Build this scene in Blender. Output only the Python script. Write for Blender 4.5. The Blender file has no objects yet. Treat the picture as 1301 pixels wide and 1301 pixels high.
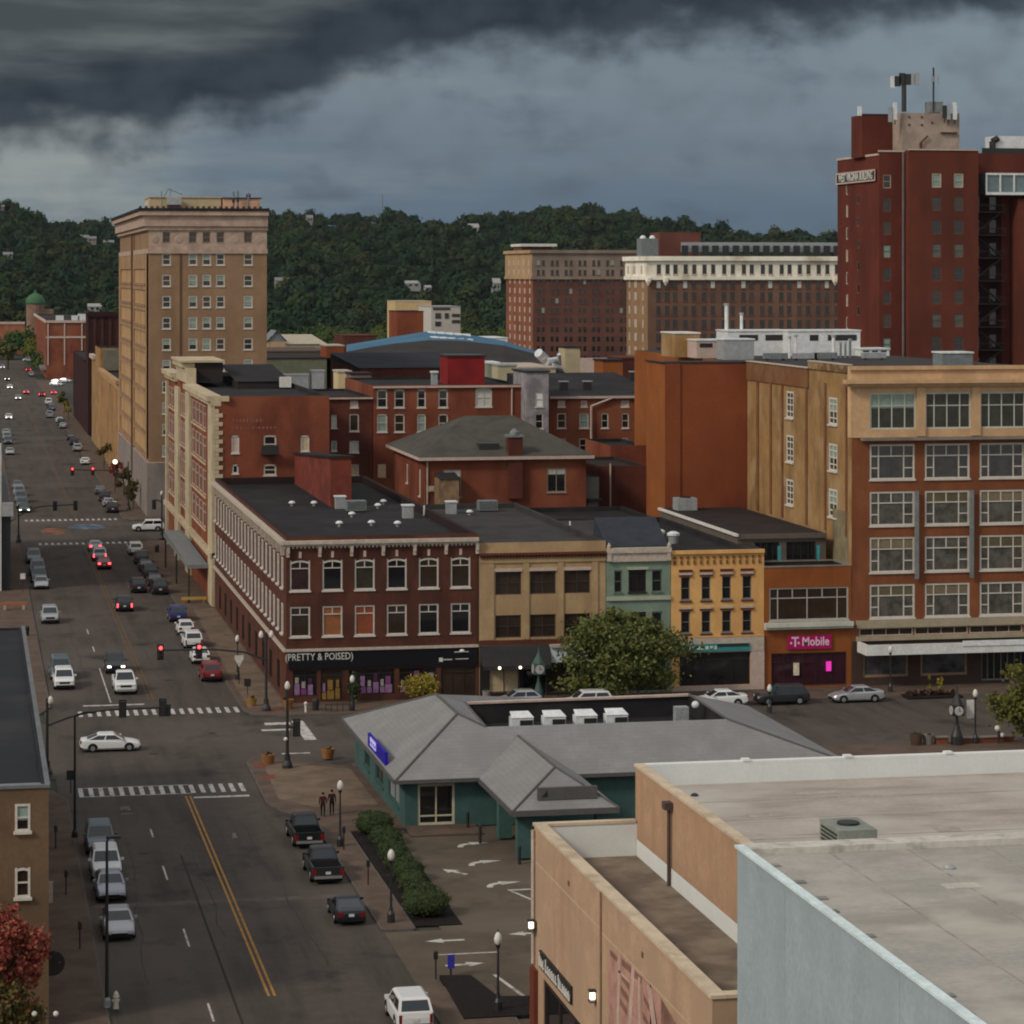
import bpy, math, random
import numpy as np
from mathutils import Vector, Matrix
rnd = random.Random(11)
scene = bpy.context.scene
COL = scene.collection
R = math.radians
# ------------------------------------------------------------------ survey of the place
# x = across the main street, y = along it, z = up, metres. The observer hovers 38.5 m above x=y=0.
CAMH, FPX, CXP, HOR = 38.5, 3500.0, 650.0, 347.0
_n = math.hypot(690, 3500); SA = 690/_n; CA = 3500/_n
def ray(px):
    X = (px-CXP)/FPX
    return CA*X+SA, CA-SA*X
def ux(px, v):                    # x of a sight line where it meets the plane y=v
    d = ray(px); return d[0]*v/d[1]
def vy(px, u):                    # y where it meets the plane x=u
    d = ray(px); return d[1]*u/d[0]
def dep(u, v): return SA*u+CA*v
def zh(py, u, v): return CAMH-(py-HOR)*dep(u, v)/FPX
# ------------------------------------------------------------------ materials
MATS = {}
def mat(name, col, rough=.85, var=.18, scale=.6, metal=0., spec=.10, var2=.10, scale2=6., emit=None, estr=0., stretch=None, bump=0., coat=0.):
    if name in MATS: return MATS[name]
    m = bpy.data.materials.new(name); m.use_nodes = True
    nt = m.node_tree; N = nt.nodes; L = nt.links
    b = N['Principled BSDF']
    b.inputs['Roughness'].default_value = rough; b.inputs['Metallic'].default_value = metal
    b.inputs['Specular IOR Level'].default_value = spec
    if coat: b.inputs['Coat Weight'].default_value = coat; b.inputs['Coat Roughness'].default_value = .08
    c = (col[0], col[1], col[2], 1)
    b.inputs['Base Color'].default_value = c
    if emit:
        b.inputs['Emission Color'].default_value = (*emit, 1); b.inputs['Emission Strength'].default_value = estr
    if var > 0:
        g = N.new('ShaderNodeNewGeometry'); mp = N.new('ShaderNodeMapping')
        if stretch: mp.inputs['Scale'].default_value = stretch
        L.new(g.outputs['Position'], mp.inputs['Vector'])
        n1 = N.new('ShaderNodeTexNoise'); n1.inputs['Scale'].default_value = scale; n1.inputs['Detail'].default_value = 5; n1.inputs['Roughness'].default_value = .62
        n2 = N.new('ShaderNodeTexNoise'); n2.inputs['Scale'].default_value = scale2; n2.inputs['Detail'].default_value = 2
        L.new(mp.outputs[0], n1.inputs['Vector']); L.new(mp.outputs[0], n2.inputs['Vector'])
        r1 = N.new('ShaderNodeMapRange'); r1.inputs['From Min'].default_value = .3; r1.inputs['From Max'].default_value = .7
        r1.inputs['To Min'].default_value = 1-var; r1.inputs['To Max'].default_value = 1+var
        r2 = N.new('ShaderNodeMapRange'); r2.inputs['From Min'].default_value = .3; r2.inputs['From Max'].default_value = .7
        r2.inputs['To Min'].default_value = 1-var2; r2.inputs['To Max'].default_value = 1+var2
        L.new(n1.outputs['Fac'], r1.inputs['Value']); L.new(n2.outputs['Fac'], r2.inputs['Value'])
        mu = N.new('ShaderNodeMath'); mu.operation = 'MULTIPLY'; L.new(r1.outputs[0], mu.inputs[0]); L.new(r2.outputs[0], mu.inputs[1])
        vm = N.new('ShaderNodeVectorMath'); vm.operation = 'SCALE'; vm.inputs[0].default_value = col
        L.new(mu.outputs[0], vm.inputs['Scale']); L.new(vm.outputs[0], b.inputs['Base Color'])
        if bump:
            bp = N.new('ShaderNodeBump'); bp.inputs['Strength'].default_value = bump; bp.inputs['Distance'].default_value = .05
            L.new(n2.outputs['Fac'], bp.inputs['Height']); L.new(bp.outputs[0], b.inputs['Normal'])
    MATS[name] = m
    return m
def stained(name, base, stain, scale, lo=.45, hi=.62, rough=.9, stretch=None, third=None, scale3=.12):
    """two or three pigments in blotches: weathered roofs, patched asphalt, stained render"""
    if name in MATS: return MATS[name]
    m = mat(name, base, rough, var=.12, scale=scale*1.7, scale2=4., var2=.07)
    nt = m.node_tree; N = nt.nodes; L = nt.links; b = N['Principled BSDF']
    src = b.inputs['Base Color'].links[0].from_socket
    g = N.new('ShaderNodeNewGeometry'); mp = N.new('ShaderNodeMapping'); L.new(g.outputs['Position'], mp.inputs['Vector'])
    if stretch: mp.inputs['Scale'].default_value = stretch
    n = N.new('ShaderNodeTexNoise'); n.inputs['Scale'].default_value = scale; n.inputs['Detail'].default_value = 6; n.inputs['Roughness'].default_value = .6
    L.new(mp.outputs[0], n.inputs['Vector'])
    r = N.new('ShaderNodeMapRange'); r.inputs['From Min'].default_value = lo; r.inputs['From Max'].default_value = hi
    L.new(n.outputs['Fac'], r.inputs['Value'])
    mx = N.new('ShaderNodeMix'); mx.data_type = 'RGBA'; L.new(r.outputs[0], mx.inputs['Factor']); L.new(src, mx.inputs[6]); mx.inputs[7].default_value = (*stain, 1)
    out = mx.outputs[2]
    if third:
        n3 = N.new('ShaderNodeTexNoise'); n3.inputs['Scale'].default_value = scale3; n3.inputs['Detail'].default_value = 4; L.new(g.outputs['Position'], n3.inputs['Vector'])
        r3 = N.new('ShaderNodeMapRange'); r3.inputs['From Min'].default_value = .5; r3.inputs['From Max'].default_value = .66; L.new(n3.outputs['Fac'], r3.inputs['Value'])
        m3 = N.new('ShaderNodeMix'); m3.data_type = 'RGBA'; L.new(r3.outputs[0], m3.inputs['Factor']); L.new(out, m3.inputs[6]); m3.inputs[7].default_value = (*third, 1)
        out = m3.outputs[2]
    L.new(out, b.inputs['Base Color'])
    return m
def brickm(name, col, col2=None, mortar=.82, var=.16):
    """brick: fine courses, tonal patches and vertical rain streaks of the masonry itself"""
    if name in MATS: return MATS[name]
    col2 = col2 or tuple(c*.72 for c in col)
    m = stained(name, col, col2, .35, .48, .7, .92, stretch=(1, 1, .35))
    return m
def leafm(name, cols, rough=.7):
    if name in MATS: return MATS[name]
    m = bpy.data.materials.new(name); m.use_nodes = True
    nt = m.node_tree; N = nt.nodes; L = nt.links; b = N['Principled BSDF']; b.inputs['Roughness'].default_value = rough
    b.inputs['Specular IOR Level'].default_value = .2
    g = N.new('ShaderNodeNewGeometry'); cr = N.new('ShaderNodeValToRGB'); e = cr.color_ramp.elements
    for i, c in enumerate(cols):
        p = i/(len(cols)-1)
        if i < 2: e[i].position = p; e[i].color = (*c, 1)
        else: q = e.new(p); q.color = (*c, 1)
    # re-sort positions
    for i, c in enumerate(cols):
        cr.color_ramp.elements[i].position = i/(len(cols)-1); cr.color_ramp.elements[i].color = (*c, 1)
    L.new(g.outputs['Random Per Island'], cr.inputs['Fac']); L.new(cr.outputs[0], b.inputs['Base Color'])
    MATS[name] = m
    return m
# ------------------------------------------------------------------ mesh builder
class MB:
    def __init__(s): s.v = []; s.f = []; s.mi = []; s.cur = 0
    def mat(s, i): s.cur = i; return s
    def poly(s, pts):
        b = len(s.v); s.v += [tuple(p) for p in pts]; s.f.append(tuple(range(b, b+len(pts)))); s.mi.append(s.cur); return s
    def box(s, x0, x1, y0, y1, z0, z1):
        if x0 > x1: x0, x1 = x1, x0
        if y0 > y1: y0, y1 = y1, y0
        b = len(s.v)
        s.v += [(x0,y0,z0),(x1,y0,z0),(x1,y1,z0),(x0,y1,z0),(x0,y0,z1),(x1,y0,z1),(x1,y1,z1),(x0,y1,z1)]
        for q in ((3,2,1,0),(4,5,6,7),(0,1,5,4),(1,2,6,5),(2,3,7,6),(3,0,4,7)):
            s.f.append(tuple(b+i for i in q)); s.mi.append(s.cur)
        return s
    def prism(s, pts, z0, z1, cap0=True):
        n = len(pts); b = len(s.v)
        s.v += [(p[0],p[1],z0) for p in pts]+[(p[0],p[1],z1) for p in pts]
        for i in range(n):
            j = (i+1) % n; s.f.append((b+i,b+j,b+n+j,b+n+i)); s.mi.append(s.cur)
        s.f.append(tuple(b+n+i for i in range(n))); s.mi.append(s.cur)
        if cap0: s.f.append(tuple(b+n-1-i for i in range(n))); s.mi.append(s.cur)
        return s
    def cyl(s, p, q, r0, r1=None, n=10, caps=True):
        r1 = r0 if r1 is None else r1
        p = Vector(p); q = Vector(q); d = (q-p).normalized()
        a = d.orthogonal().normalized(); c = d.cross(a); b = len(s.v)
        for (o, r) in ((p, r0), (q, r1)):
            for i in range(n):
                t = 2*math.pi*i/n; s.v.append(tuple(o+a*(r*math.cos(t))+c*(r*math.sin(t))))
        for i in range(n):
            j = (i+1) % n; s.f.append((b+i,b+j,b+n+j,b+n+i)); s.mi.append(s.cur)
        if caps:
            s.f.append(tuple(b+n-1-i for i in range(n))); s.mi.append(s.cur)
            s.f.append(tuple(b+n+i for i in range(n))); s.mi.append(s.cur)
        return s
    def tube(s, pts, r, n=8):
        for a, c in zip(pts[:-1], pts[1:]): s.cyl(a, c, r, r, n)
        return s
    def lathe(s, c, prof, n=14):
        b = len(s.v); k = len(prof)
        for (r, z) in prof:
            for i in range(n):
                t = 2*math.pi*i/n; s.v.append((c[0]+r*math.cos(t), c[1]+r*math.sin(t), c[2]+z))
        for j in range(k-1):
            for i in range(n):
                i2 = (i+1) % n
                s.f.append((b+j*n+i, b+j*n+i2, b+(j+1)*n+i2, b+(j+1)*n+i)); s.mi.append(s.cur)
        s.f.append(tuple(b+(k-1)*n+i for i in range(n))); s.mi.append(s.cur)
        s.f.append(tuple(b+n-1-i for i in range(n))); s.mi.append(s.cur)
        return s
    def ball(s, c, r, n=12, m=8, sz=1.):
        return s.lathe(c, [(max(1e-3, r*math.sin(math.pi*j/m)), -r*sz*math.cos(math.pi*j/m)) for j in range(m+1)], n)
    def wall(s, face, plane, a0, a1, z0, z1, ops=(), rec=.2):
        """a wall with real openings. face S looks to -y, W looks to -x. ops: (a0,a1,z0,z1)"""
        P = (lambda a, z, d=0: (a, plane+d, z)) if face == 'S' else (lambda a, z, d=0: (plane+d, a, z))
        ops = [(max(a0, o[0]), min(a1, o[1]), max(z0, o[2]), min(z1, o[3])) for o in ops if o[1] > a0 and o[0] < a1]
        zs = sorted(set([z0, z1]+[round(o[2], 4) for o in ops]+[round(o[3], 4) for o in ops]))
        for k in range(len(zs)-1):
            zb, zt = zs[k], zs[k+1]; zm = (zb+zt)/2
            row = sorted([(o[0], o[1]) for o in ops if o[2] < zm < o[3]])
            x = a0
            for (p, q) in row:
                if p > x+1e-4: s.poly([P(x, zb), P(p, zb), P(p, zt), P(x, zt)])
                x = max(x, q)
            if x < a1-1e-4: s.poly([P(x, zb), P(a1, zb), P(a1, zt), P(x, zt)])
        for (p, q, zb, zt) in ops:
            s.poly([P(p,zb),P(p,zt),P(p,zt,rec),P(p,zb,rec)]); s.poly([P(q,zb,rec),P(q,zt,rec),P(q,zt),P(q,zb)])
            s.poly([P(p,zt),P(q,zt),P(q,zt,rec),P(p,zt,rec)]); s.poly([P(p,zb,rec),P(q,zb,rec),P(q,zb),P(p,zb)])
        return s
    def mesh(s, name, mats, off=(0,0,0), smooth=False):
        me = bpy.data.meshes.new(name)
        ox, oy, oz = off
        me.from_pydata([(x-ox, y-oy, z-oz) for x, y, z in s.v], [], s.f)
        for m in (mats if isinstance(mats, (list, tuple)) else [mats]): me.materials.append(m)
        me.polygons.foreach_set('material_index', s.mi)
        if smooth: me.polygons.foreach_set('use_smooth', [True]*len(s.f))
        me.validate(); me.update()
        return me
ORG = {}
def org(o): return ORG.get(o.name, (0,0,0))
def link(name, data, parent=None, loc=(0,0,0)):
    o = bpy.data.objects.new(name, data); COL.objects.link(o); o.location = loc
    if parent is not None: o.parent = parent
    return o
def tag(o, label=None, cat=None, group=None, kind=None):
    if label: o['label'] = label
    if cat: o['category'] = cat
    if group: o['group'] = group
    if kind: o['kind'] = kind
    return o
def thing(name, label, cat, loc=(0,0,0), rz=0, group=None):
    o = bpy.data.objects.new(name, None); COL.objects.link(o); o.empty_display_size = .3
    o.location = loc; o.rotation_euler = (0,0,rz); ORG[o.name] = tuple(loc)
    return tag(o, label, cat, group)
def part(name, mb, m, root, smooth=False, label=None, local=False):
    """world-coordinate part (or local-coordinate part) under its thing"""
    off = (0,0,0) if local else org(root)
    o = link(name, mb.mesh(name, m, off, smooth), root)
    if not local: ORG[o.name] = off
    if label: o['label'] = label
    return o
def part_each(name, mb, m, root):
    """one object per separate piece"""
    par = list(range(len(mb.v)))
    def fd(i):
        while par[i] != i: par[i] = par[par[i]]; i = par[i]
        return i
    for f in mb.f:
        for i in f[1:]: par[fd(i)] = fd(f[0])
    grp = {}
    for f in mb.f: grp.setdefault(fd(f[0]), []).append(f)
    for fs in grp.values():
        q = MB(); ix = {}
        for f in fs:
            for i in f:
                if i not in ix: ix[i] = len(q.v); q.v.append(mb.v[i])
            q.f.append(tuple(ix[i] for i in f)); q.mi.append(0)
        part(name, q, m, root)
def sub(name, mb, m, par, smooth=False, local=False): return part(name, mb, m, par, smooth, None, local)
def dup(root, loc=None, rz=None, label=None, group=None):
    r = root.copy(); COL.objects.link(r)
    if loc is not None: r.location = loc; ORG[r.name] = tuple(loc)
    if rz is not None: r.rotation_euler = (0,0,rz)
    if label: r['label'] = label
    if group: r['group'] = group
    for ch in list(root.children):
        c = ch.copy(); COL.objects.link(c); c.parent = r
        for g in list(ch.children):
            d = g.copy(); COL.objects.link(d); d.parent = c
    return r
def solo(name, mb, m, label=None, cat=None, group=None, kind=None, smooth=False, at=(0,0,0)):
    o = link(name, mb.mesh(name, m, at, smooth), None, at); ORG[o.name] = at
    return tag(o, label, cat, group, kind)
def struct(name, mb, m, smooth=False):
    o = solo(name, mb, m, kind='structure', smooth=smooth); return o
def text_mesh(body, size, align='CENTER', extr=.02, bold=.0):
    cu = bpy.data.curves.new('lettering', 'FONT'); cu.body = body; cu.size = size; cu.align_x = align; cu.align_y = 'CENTER'; cu.extrude = extr; cu.offset = bold
    cu.resolution_u = 2
    o = bpy.data.objects.new('lettering', cu); COL.objects.link(o)
    dg = bpy.context.evaluated_depsgraph_get(); dg.update()
    me = bpy.data.meshes.new_from_object(o.evaluated_get(dg))
    bpy.data.objects.remove(o); bpy.data.curves.remove(cu)
    return me
def lettering(body, size, root, pos, face, m, sx=1., bold=.0, name='lettering'):
    me = text_mesh(body, size, bold=bold); me.materials.clear(); me.materials.append(m)
    o = link(name, me, root); q = org(root)
    o.location = (pos[0]-q[0], pos[1]-q[1], pos[2]-q[2]); o.scale = (sx, 1, 1)
    o.rotation_euler = (R(90), 0, 0 if face == 'S' else R(-90))
    ORG[o.name] = tuple(pos)
    return o
# ------------------------------------------------------------------ palette (real base colours)
ASPH = stained('asphalt', (.069,.057,.047), (.046,.039,.033), .55, .46, .66, .85, stretch=(1.1,.07,1), third=(.084,.070,.058), scale3=.05)
ASPH2 = stained('lot_asphalt', (.098,.076,.055), (.074,.058,.043), .2, .42, .6, .9, third=(.118,.094,.070), scale3=.07)
PAVE = stained('pavement_brick', (.104,.073,.054), (.078,.056,.043), .5, .45, .6, .9)
PAVEL = stained('pavement_tan', (.150,.108,.076), (.112,.080,.058), .4, .45, .62, .9)
KERB = mat('kerb_stone', (.10,.085,.075), .9, .2, 1.)
WHITEP = stained('worn_white_paint', (.42,.40,.37), (.16,.14,.13), 1.4, .5, .68, .8)
YELF2 = stained('faded_yellow_paint', (.12,.07,.035), (.066,.053,.043), .8, .45, .62, .8)
YELP = stained('worn_yellow_paint', (.33,.17,.045), (.15,.09,.045), 1.2, .52, .72, .8)
GRND = stained('ground_soil', (.045,.047,.035), (.03,.036,.025), .02, .45, .6, .95, third=(.08,.075,.065), scale3=.01)
GLASS = mat('dark_glass', (.010,.010,.011), .06, 0, spec=.5)
GLASS2 = mat('window_glass_warm', (.030,.019,.013), .10, .3, .8, spec=.5)
GLASS3 = mat('window_glass_green', (.030,.028,.020), .12, .5, .7, spec=.3)
GLASSB = mat('shop_glass', (.018,.016,.016), .08, .4, .5, spec=.5)
BLIND = mat('window_blind', (.42,.43,.38), .8, .1, 2.)
BLINDG = mat('blind_sage', (.20,.26,.22), .8, .15, 2.)
BOARD = mat('boarded_tan', (.42,.32,.20), .9, .15, 2.)
BOARDR = mat('panel_rust', (.20,.055,.028), .9, .15, 1.)
BOARDO = mat('panel_orange', (.22,.085,.035), .9, .25, 1.)
TRIM = mat('trim_cream', (.385,.325,.265), .8, .16, 1.5)
TRIMW = mat('trim_white', (.52,.50,.46), .7, .12, 1.5)
TRIMP = mat('trim_pinkish', (.42,.32,.27), .8, .15, 1.2)
FRAMEW = mat('window_frame_white', (.47,.43,.375), .7, .1, 2.)
FRAMED = mat('window_frame_dark', (.03,.022,.02), .7, .1, 2.)
TAR = stained('roof_tar', (.018,.017,.018), (.030,.027,.027), .25, .45, .65, .85)
TARG = stained('roof_tar_grey', (.045,.042,.041), (.032,.030,.030), .3, .45, .65, .9)
TARB = stained('roof_tar_brown', (.030,.024,.022), (.020,.017,.017), .3, .45, .65, .85)
METALG = mat('grey_metal', (.30,.31,.31), .5, .15, 1.5, metal=.3)
METALW = mat('white_metal', (.55,.56,.55), .5, .15, 1.5)
METALD = mat('black_iron', (.012,.011,.011), .5, .1, 2., spec=.5)
METALB = mat('blue_grey_metal', (.15,.165,.165), .5, .2, 1.5)
GLOBE = mat('milk_glass', (.56,.53,.48), .35, .05, 3.)
REDL = mat('signal_red', (.3,.01,.01), .4, 0, emit=(1,.03,.03), estr=9.)
DARKL = mat('signal_dark', (.02,.012,.01), .3, 0)
HEADON = mat('headlight_on', (.9,.9,.85), .3, 0, emit=(1,.95,.85), estr=5.)
TAILON = mat('taillight_on', (.5,.01,.02), .3, 0, emit=(1,.06,.07), estr=5.)
WARMON = mat('lamp_on', (.9,.85,.7), .3, 0, emit=(1,.85,.6), estr=3.5)
BR_PP = stained('brick_maroon', (.092,.035,.022), (.058,.023,.017), .5, .42, .62, .92, stretch=(1,1,.5))
BR_RED = stained('brick_red', (.172,.052,.028), (.105,.031,.019), .3, .44, .66, .92, stretch=(1,1,.4), third=(.205,.072,.038), scale3=.13)
BR_RED2 = stained('brick_red_dark', (.100,.031,.021), (.060,.020,.015), .4, .42, .64, .92, stretch=(1,1,.5))
BR_BIG = stained('brick_rust', (.190,.068,.030), (.148,.050,.023), .5, .42, .64, .9, stretch=(1,1,.5))
BR_SLAB = stained('painted_rust_wall', (.195,.056,.022), (.150,.038,.018), .14, .42, .62, .8, stretch=(1,1,.6))
BR_SLAB2 = stained('painted_orange_wall', (.235,.078,.022), (.19,.060,.018), .16, .42, .62, .8)
OCHRE = stained('ochre_render', (.27,.155,.062), (.18,.105,.050), .5, .45, .62, .92, stretch=(1,1,.35), third=(.30,.20,.10), scale3=.3)
OCHRE2 = stained('ochre_brick', (.36,.225,.115), (.27,.165,.085), .3, .45, .65, .9, stretch=(1,1,.4))
TOWB = stained('tower_brick', (.238,.149,.088), (.188,.116,.069), .2, .45, .65, .9, stretch=(1,1,.4))
TOWT = stained('terracotta_trim', (.38,.28,.215), (.28,.20,.16), .6, .45, .66, .85)
CREAMB = stained('cream_terracotta', (.43,.355,.235), (.32,.26,.17), .5, .45, .66, .85)
CREAMF = stained('cream_facade', (.47,.30,.165), (.39,.25,.135), .5, .45, .66, .85, stretch=(1,1,.4))
TANF = stained('tan_facade', (.345,.235,.125), (.27,.18,.098), .5, .45, .66, .88, stretch=(1,1,.4))
SAGE = stained('sage_facade', (.170,.222,.168), (.132,.180,.134), .5, .45, .66, .85)
YELF = stained('yellow_facade', (.58,.325,.118), (.49,.265,.096), .5, .45, .66, .8, stretch=(1,1,.4))
ORAF = stained('orange_facade', (.215,.068,.018), (.17,.05,.016), .4, .45, .66, .8, stretch=(1,1,.5))
MAROON = mat('maroon_trim', (.09,.03,.02), .8, .15, 1.5)
STONEG = stained('grey_stone', (.20,.17,.15), (.14,.12,.105), .4, .45, .66, .9, stretch=(1,1,.5))
BEIGE = stained('beige_stucco', (.375,.25,.162), (.305,.195,.122), .5, .50, .72, .9, stretch=(1,1,.16), third=(.345,.235,.152), scale3=.25)
BEIGE2 = stained('tan_stucco', (.36,.225,.140), (.31,.19,.115), .5, .5, .72, .9, stretch=(1,1,.16))
BLUEW = stained('pale_blue_siding', (.275,.325,.342), (.258,.304,.32), .25, .46, .74, .7, stretch=(1,1,.3))
CONC = stained('roof_membrane', (.335,.292,.252), (.255,.218,.184), .22, .46, .64, .9, stretch=(.6,2.2,1), third=(.40,.365,.32), scale3=.1)
CONC2 = stained('roof_membrane_grey', (.305,.288,.256), (.25,.234,.205), .22, .46, .66, .9, stretch=(.5,1.6,1), third=(.375,.345,.30), scale3=.3)
GRAVEL = stained('roof_gravel', (.20,.155,.115), (.13,.10,.075), .5, .42, .6, .95)
COPING = stained('coping_cream', (.48,.39,.28), (.32,.25,.17), .45, .5, .7, .8)
COPW = mat('coping_white', (.60,.61,.58), .6, .04, .6, var2=.03)
BANKW = stained('bank_green', (.050,.098,.092), (.040,.080,.075), .4, .45, .66, .8)
BANKR = stained('bank_roof', (.192,.188,.183), (.172,.168,.163), .3, .45, .66, .7)
BANKH = mat('bank_roof_cap', (.085,.082,.079), .7, .1, 1.)
BROWNW = stained('brown_stucco', (.125,.080,.048), (.095,.06,.037), .4, .45, .66, .92)
SLATE = stained('slate_blue', (.030,.034,.042), (.022,.025,.031), .8, .45, .66, .7)
BLUER = stained('blue_roof', (.045,.13,.205), (.035,.10,.16), .1, .45, .66, .6)
LEAFD = leafm('leaves_dark_green', [(.050,.072,.019), (.082,.100,.024), (.135,.128,.033), (.064,.084,.024)])
LEAFY = leafm('leaves_yellow', [(.20,.16,.02), (.30,.22,.03), (.13,.12,.02)])
LEAFR = leafm('leaves_red', [(.25,.045,.034), (.18,.036,.028), (.30,.075,.05), (.16,.07,.03)])
LEAFO = leafm('leaves_rust', [(.09,.07,.02), (.07,.08,.02), (.16,.06,.02), (.05,.06,.02)])
HEDGE = leafm('hedge_leaves', [(.030,.046,.016), (.040,.058,.019), (.050,.066,.022)])
BARK = mat('bark', (.05,.038,.028), .95, .25, 3.)
MULCH = mat('mulch', (.014,.011,.010), .95, .4, 4.)
TERRA = mat('terracotta', (.24,.105,.04), .9, .2, 2.)
def courses(m, period, amt):
    """shingle courses: each row of the covering a touch darker at its butt edge"""
    nt = m.node_tree; N = nt.nodes; L = nt.links; b = N['Principled BSDF']; src = b.inputs['Base Color'].links[0].from_socket
    g = N.new('ShaderNodeNewGeometry'); sp = N.new('ShaderNodeSeparateXYZ'); L.new(g.outputs['Position'], sp.inputs[0])
    a = N.new('ShaderNodeMath'); a.operation = 'DIVIDE'; L.new(sp.outputs[2], a.inputs[0]); a.inputs[1].default_value = period
    f = N.new('ShaderNodeMath'); f.operation = 'FRACT'; L.new(a.outputs[0], f.inputs[0])
    k = N.new('ShaderNodeMath'); k.operation = 'MULTIPLY_ADD'; L.new(f.outputs[0], k.inputs[0]); k.inputs[1].default_value = amt*2; k.inputs[2].default_value = 1-amt
    v = N.new('ShaderNodeVectorMath'); v.operation = 'SCALE'; L.new(src, v.inputs[0]); L.new(k.outputs[0], v.inputs['Scale']); L.new(v.outputs[0], b.inputs['Base Color'])
courses(BANKR, .20, .05)
def layer(m, col, scale, lo, hi, stretch=None, seed=0.):
    """one more blotch of its own pigment: oil and old patching soaked into a surface"""
    nt = m.node_tree; N = nt.nodes; L = nt.links; b = N['Principled BSDF']; src = b.inputs['Base Color'].links[0].from_socket
    g = N.new('ShaderNodeNewGeometry'); mp = N.new('ShaderNodeMapping'); mp.inputs['Location'].default_value = (seed,seed,0); L.new(g.outputs['Position'], mp.inputs['Vector'])
    if stretch: mp.inputs['Scale'].default_value = stretch
    n = N.new('ShaderNodeTexNoise'); n.inputs['Scale'].default_value = scale; n.inputs['Detail'].default_value = 6; n.inputs['Roughness'].default_value = .65; L.new(mp.outputs[0], n.inputs['Vector'])
    r = N.new('ShaderNodeMapRange'); r.inputs['From Min'].default_value = lo; r.inputs['From Max'].default_value = hi; L.new(n.outputs['Fac'], r.inputs['Value'])
    x = N.new('ShaderNodeMix'); x.data_type = 'RGBA'; L.new(r.outputs[0], x.inputs['Factor']); L.new(src, x.inputs[6]); x.inputs[7].default_value = (*col,1); L.new(x.outputs[2], b.inputs['Base Color'])
layer(ASPH, (.030,.026,.023), .16, .56, .70, (1,.7,1), 3.); layer(ASPH, (.085,.072,.060), .30, .62, .74, (1,.35,1), 9.)
layer(ASPH2, (.060,.047,.036), .25, .55, .70, None, 5.); layer(CONC, (.21,.18,.155), .35, .60, .72, (.5,1.4,1), 7.); layer(CONC2, (.215,.20,.178), .30, .60, .74, (.5,1.3,1), 2.)
layer(BR_SLAB, (.12,.035,.02), .10, .52, .68, (1,1,.5), 4.); layer(BR_PP, (.05,.022,.018), .7, .56, .7, (1,1,.25), 1.); layer(BR_BIG, (.10,.036,.022), .6, .56, .72, (1,1,.2), 6.)
# ------------------------------------------------------------------ windows
WC = {}
def win_mesh(w, h, fw, bv, bh, arch, fm, pm, sill):
    key = (round(w,3), round(h,3), fw, tuple(bv), tuple(bh), arch, fm.name, sill)
    if key not in WC:
        f = MB(); y0, y1 = -.05, .07
        f.box(0, fw, y0, y1, 0, h); f.box(w-fw, w, y0, y1, 0, h)
        f.box(fw, w-fw, y0, y1, 0, fw)
        if arch:
            n = 8
            for i in range(n):
                a, b = i/n, (i+1)/n
                za = h-arch*(2*a-1)**2; zb = h-arch*(2*b-1)**2; x0, x1 = w*a, w*b
                f.poly([(x0,y0,za-fw-arch*.2),(x1,y0,zb-fw-arch*.2),(x1,y0,zb),(x0,y0,za)])
        else: f.box(fw, w-fw, y0, y1, h-fw, h)
        b = fw*.62
        for (fx, a, c) in bv: f.box(fx*w-b/2, fx*w+b/2, y0+.02, y1, fw+a*(h-2*fw), fw+c*(h-2*fw))
        for (fz, a, c) in bh: f.box(fw+a*(w-2*fw), fw+c*(w-2*fw), y0+.01, y1+.004, fz*h-b/2, fz*h+b/2)
        if sill: f.box(-.08, w+.08, -.22, y0-.002, -.12, .03)
        WC[key] = f.mesh('window', fm)
    pk = ('p', round(w,3), round(h,3), fw, pm.name)
    if pk not in WC:
        p = MB(); p.poly([(fw*.6,.045,fw*.6),(w-fw*.6,.045,fw*.6),(w-fw*.6,.045,h-fw*.6),(fw*.6,.045,h-fw*.6)])
        WC[pk] = p.mesh('pane', pm)
    return WC[key], WC[pk]
def blind_mesh(w, h, frac, fw, m):
    k = ('b', round(w,3), round(h,3), frac, fw, m.name)
    if k not in WC:
        p = MB(); p.box(fw*.9, w-fw*.9, .030, .038, h*(1-frac), h-fw*.9); WC[k] = p.mesh('blind', m)
    return WC[k]
def window(root, face, plane, a0, a1, z0, z1, fw=.1, bv=(), bh=(), arch=0, fm=None, pm=None, sill=True, blind=None, inset=.1, label=None, name='window'):
    fm = fm or FRAMEW; pm = pm or GLASS
    w, h = a1-a0, z1-z0
    me, pe = win_mesh(w, h, fw, bv, bh, arch, fm, pm, sill)
    q = org(root)
    if face == 'S': pos = (a0, plane+inset, z0); rz = 0
    else: pos = (plane+inset, a1, z0); rz = R(-90)
    o = link(name, me, root, (pos[0]-q[0], pos[1]-q[1], pos[2]-q[2])); o.rotation_euler = (0,0,rz)
    link('pane', pe, o)
    if blind: link('blind', blind_mesh(w, h, blind[0], fw, blind[1]), o)
    if label: o['label'] = label
    return o
DH = dict(bh=((.5,0,1),))
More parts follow.
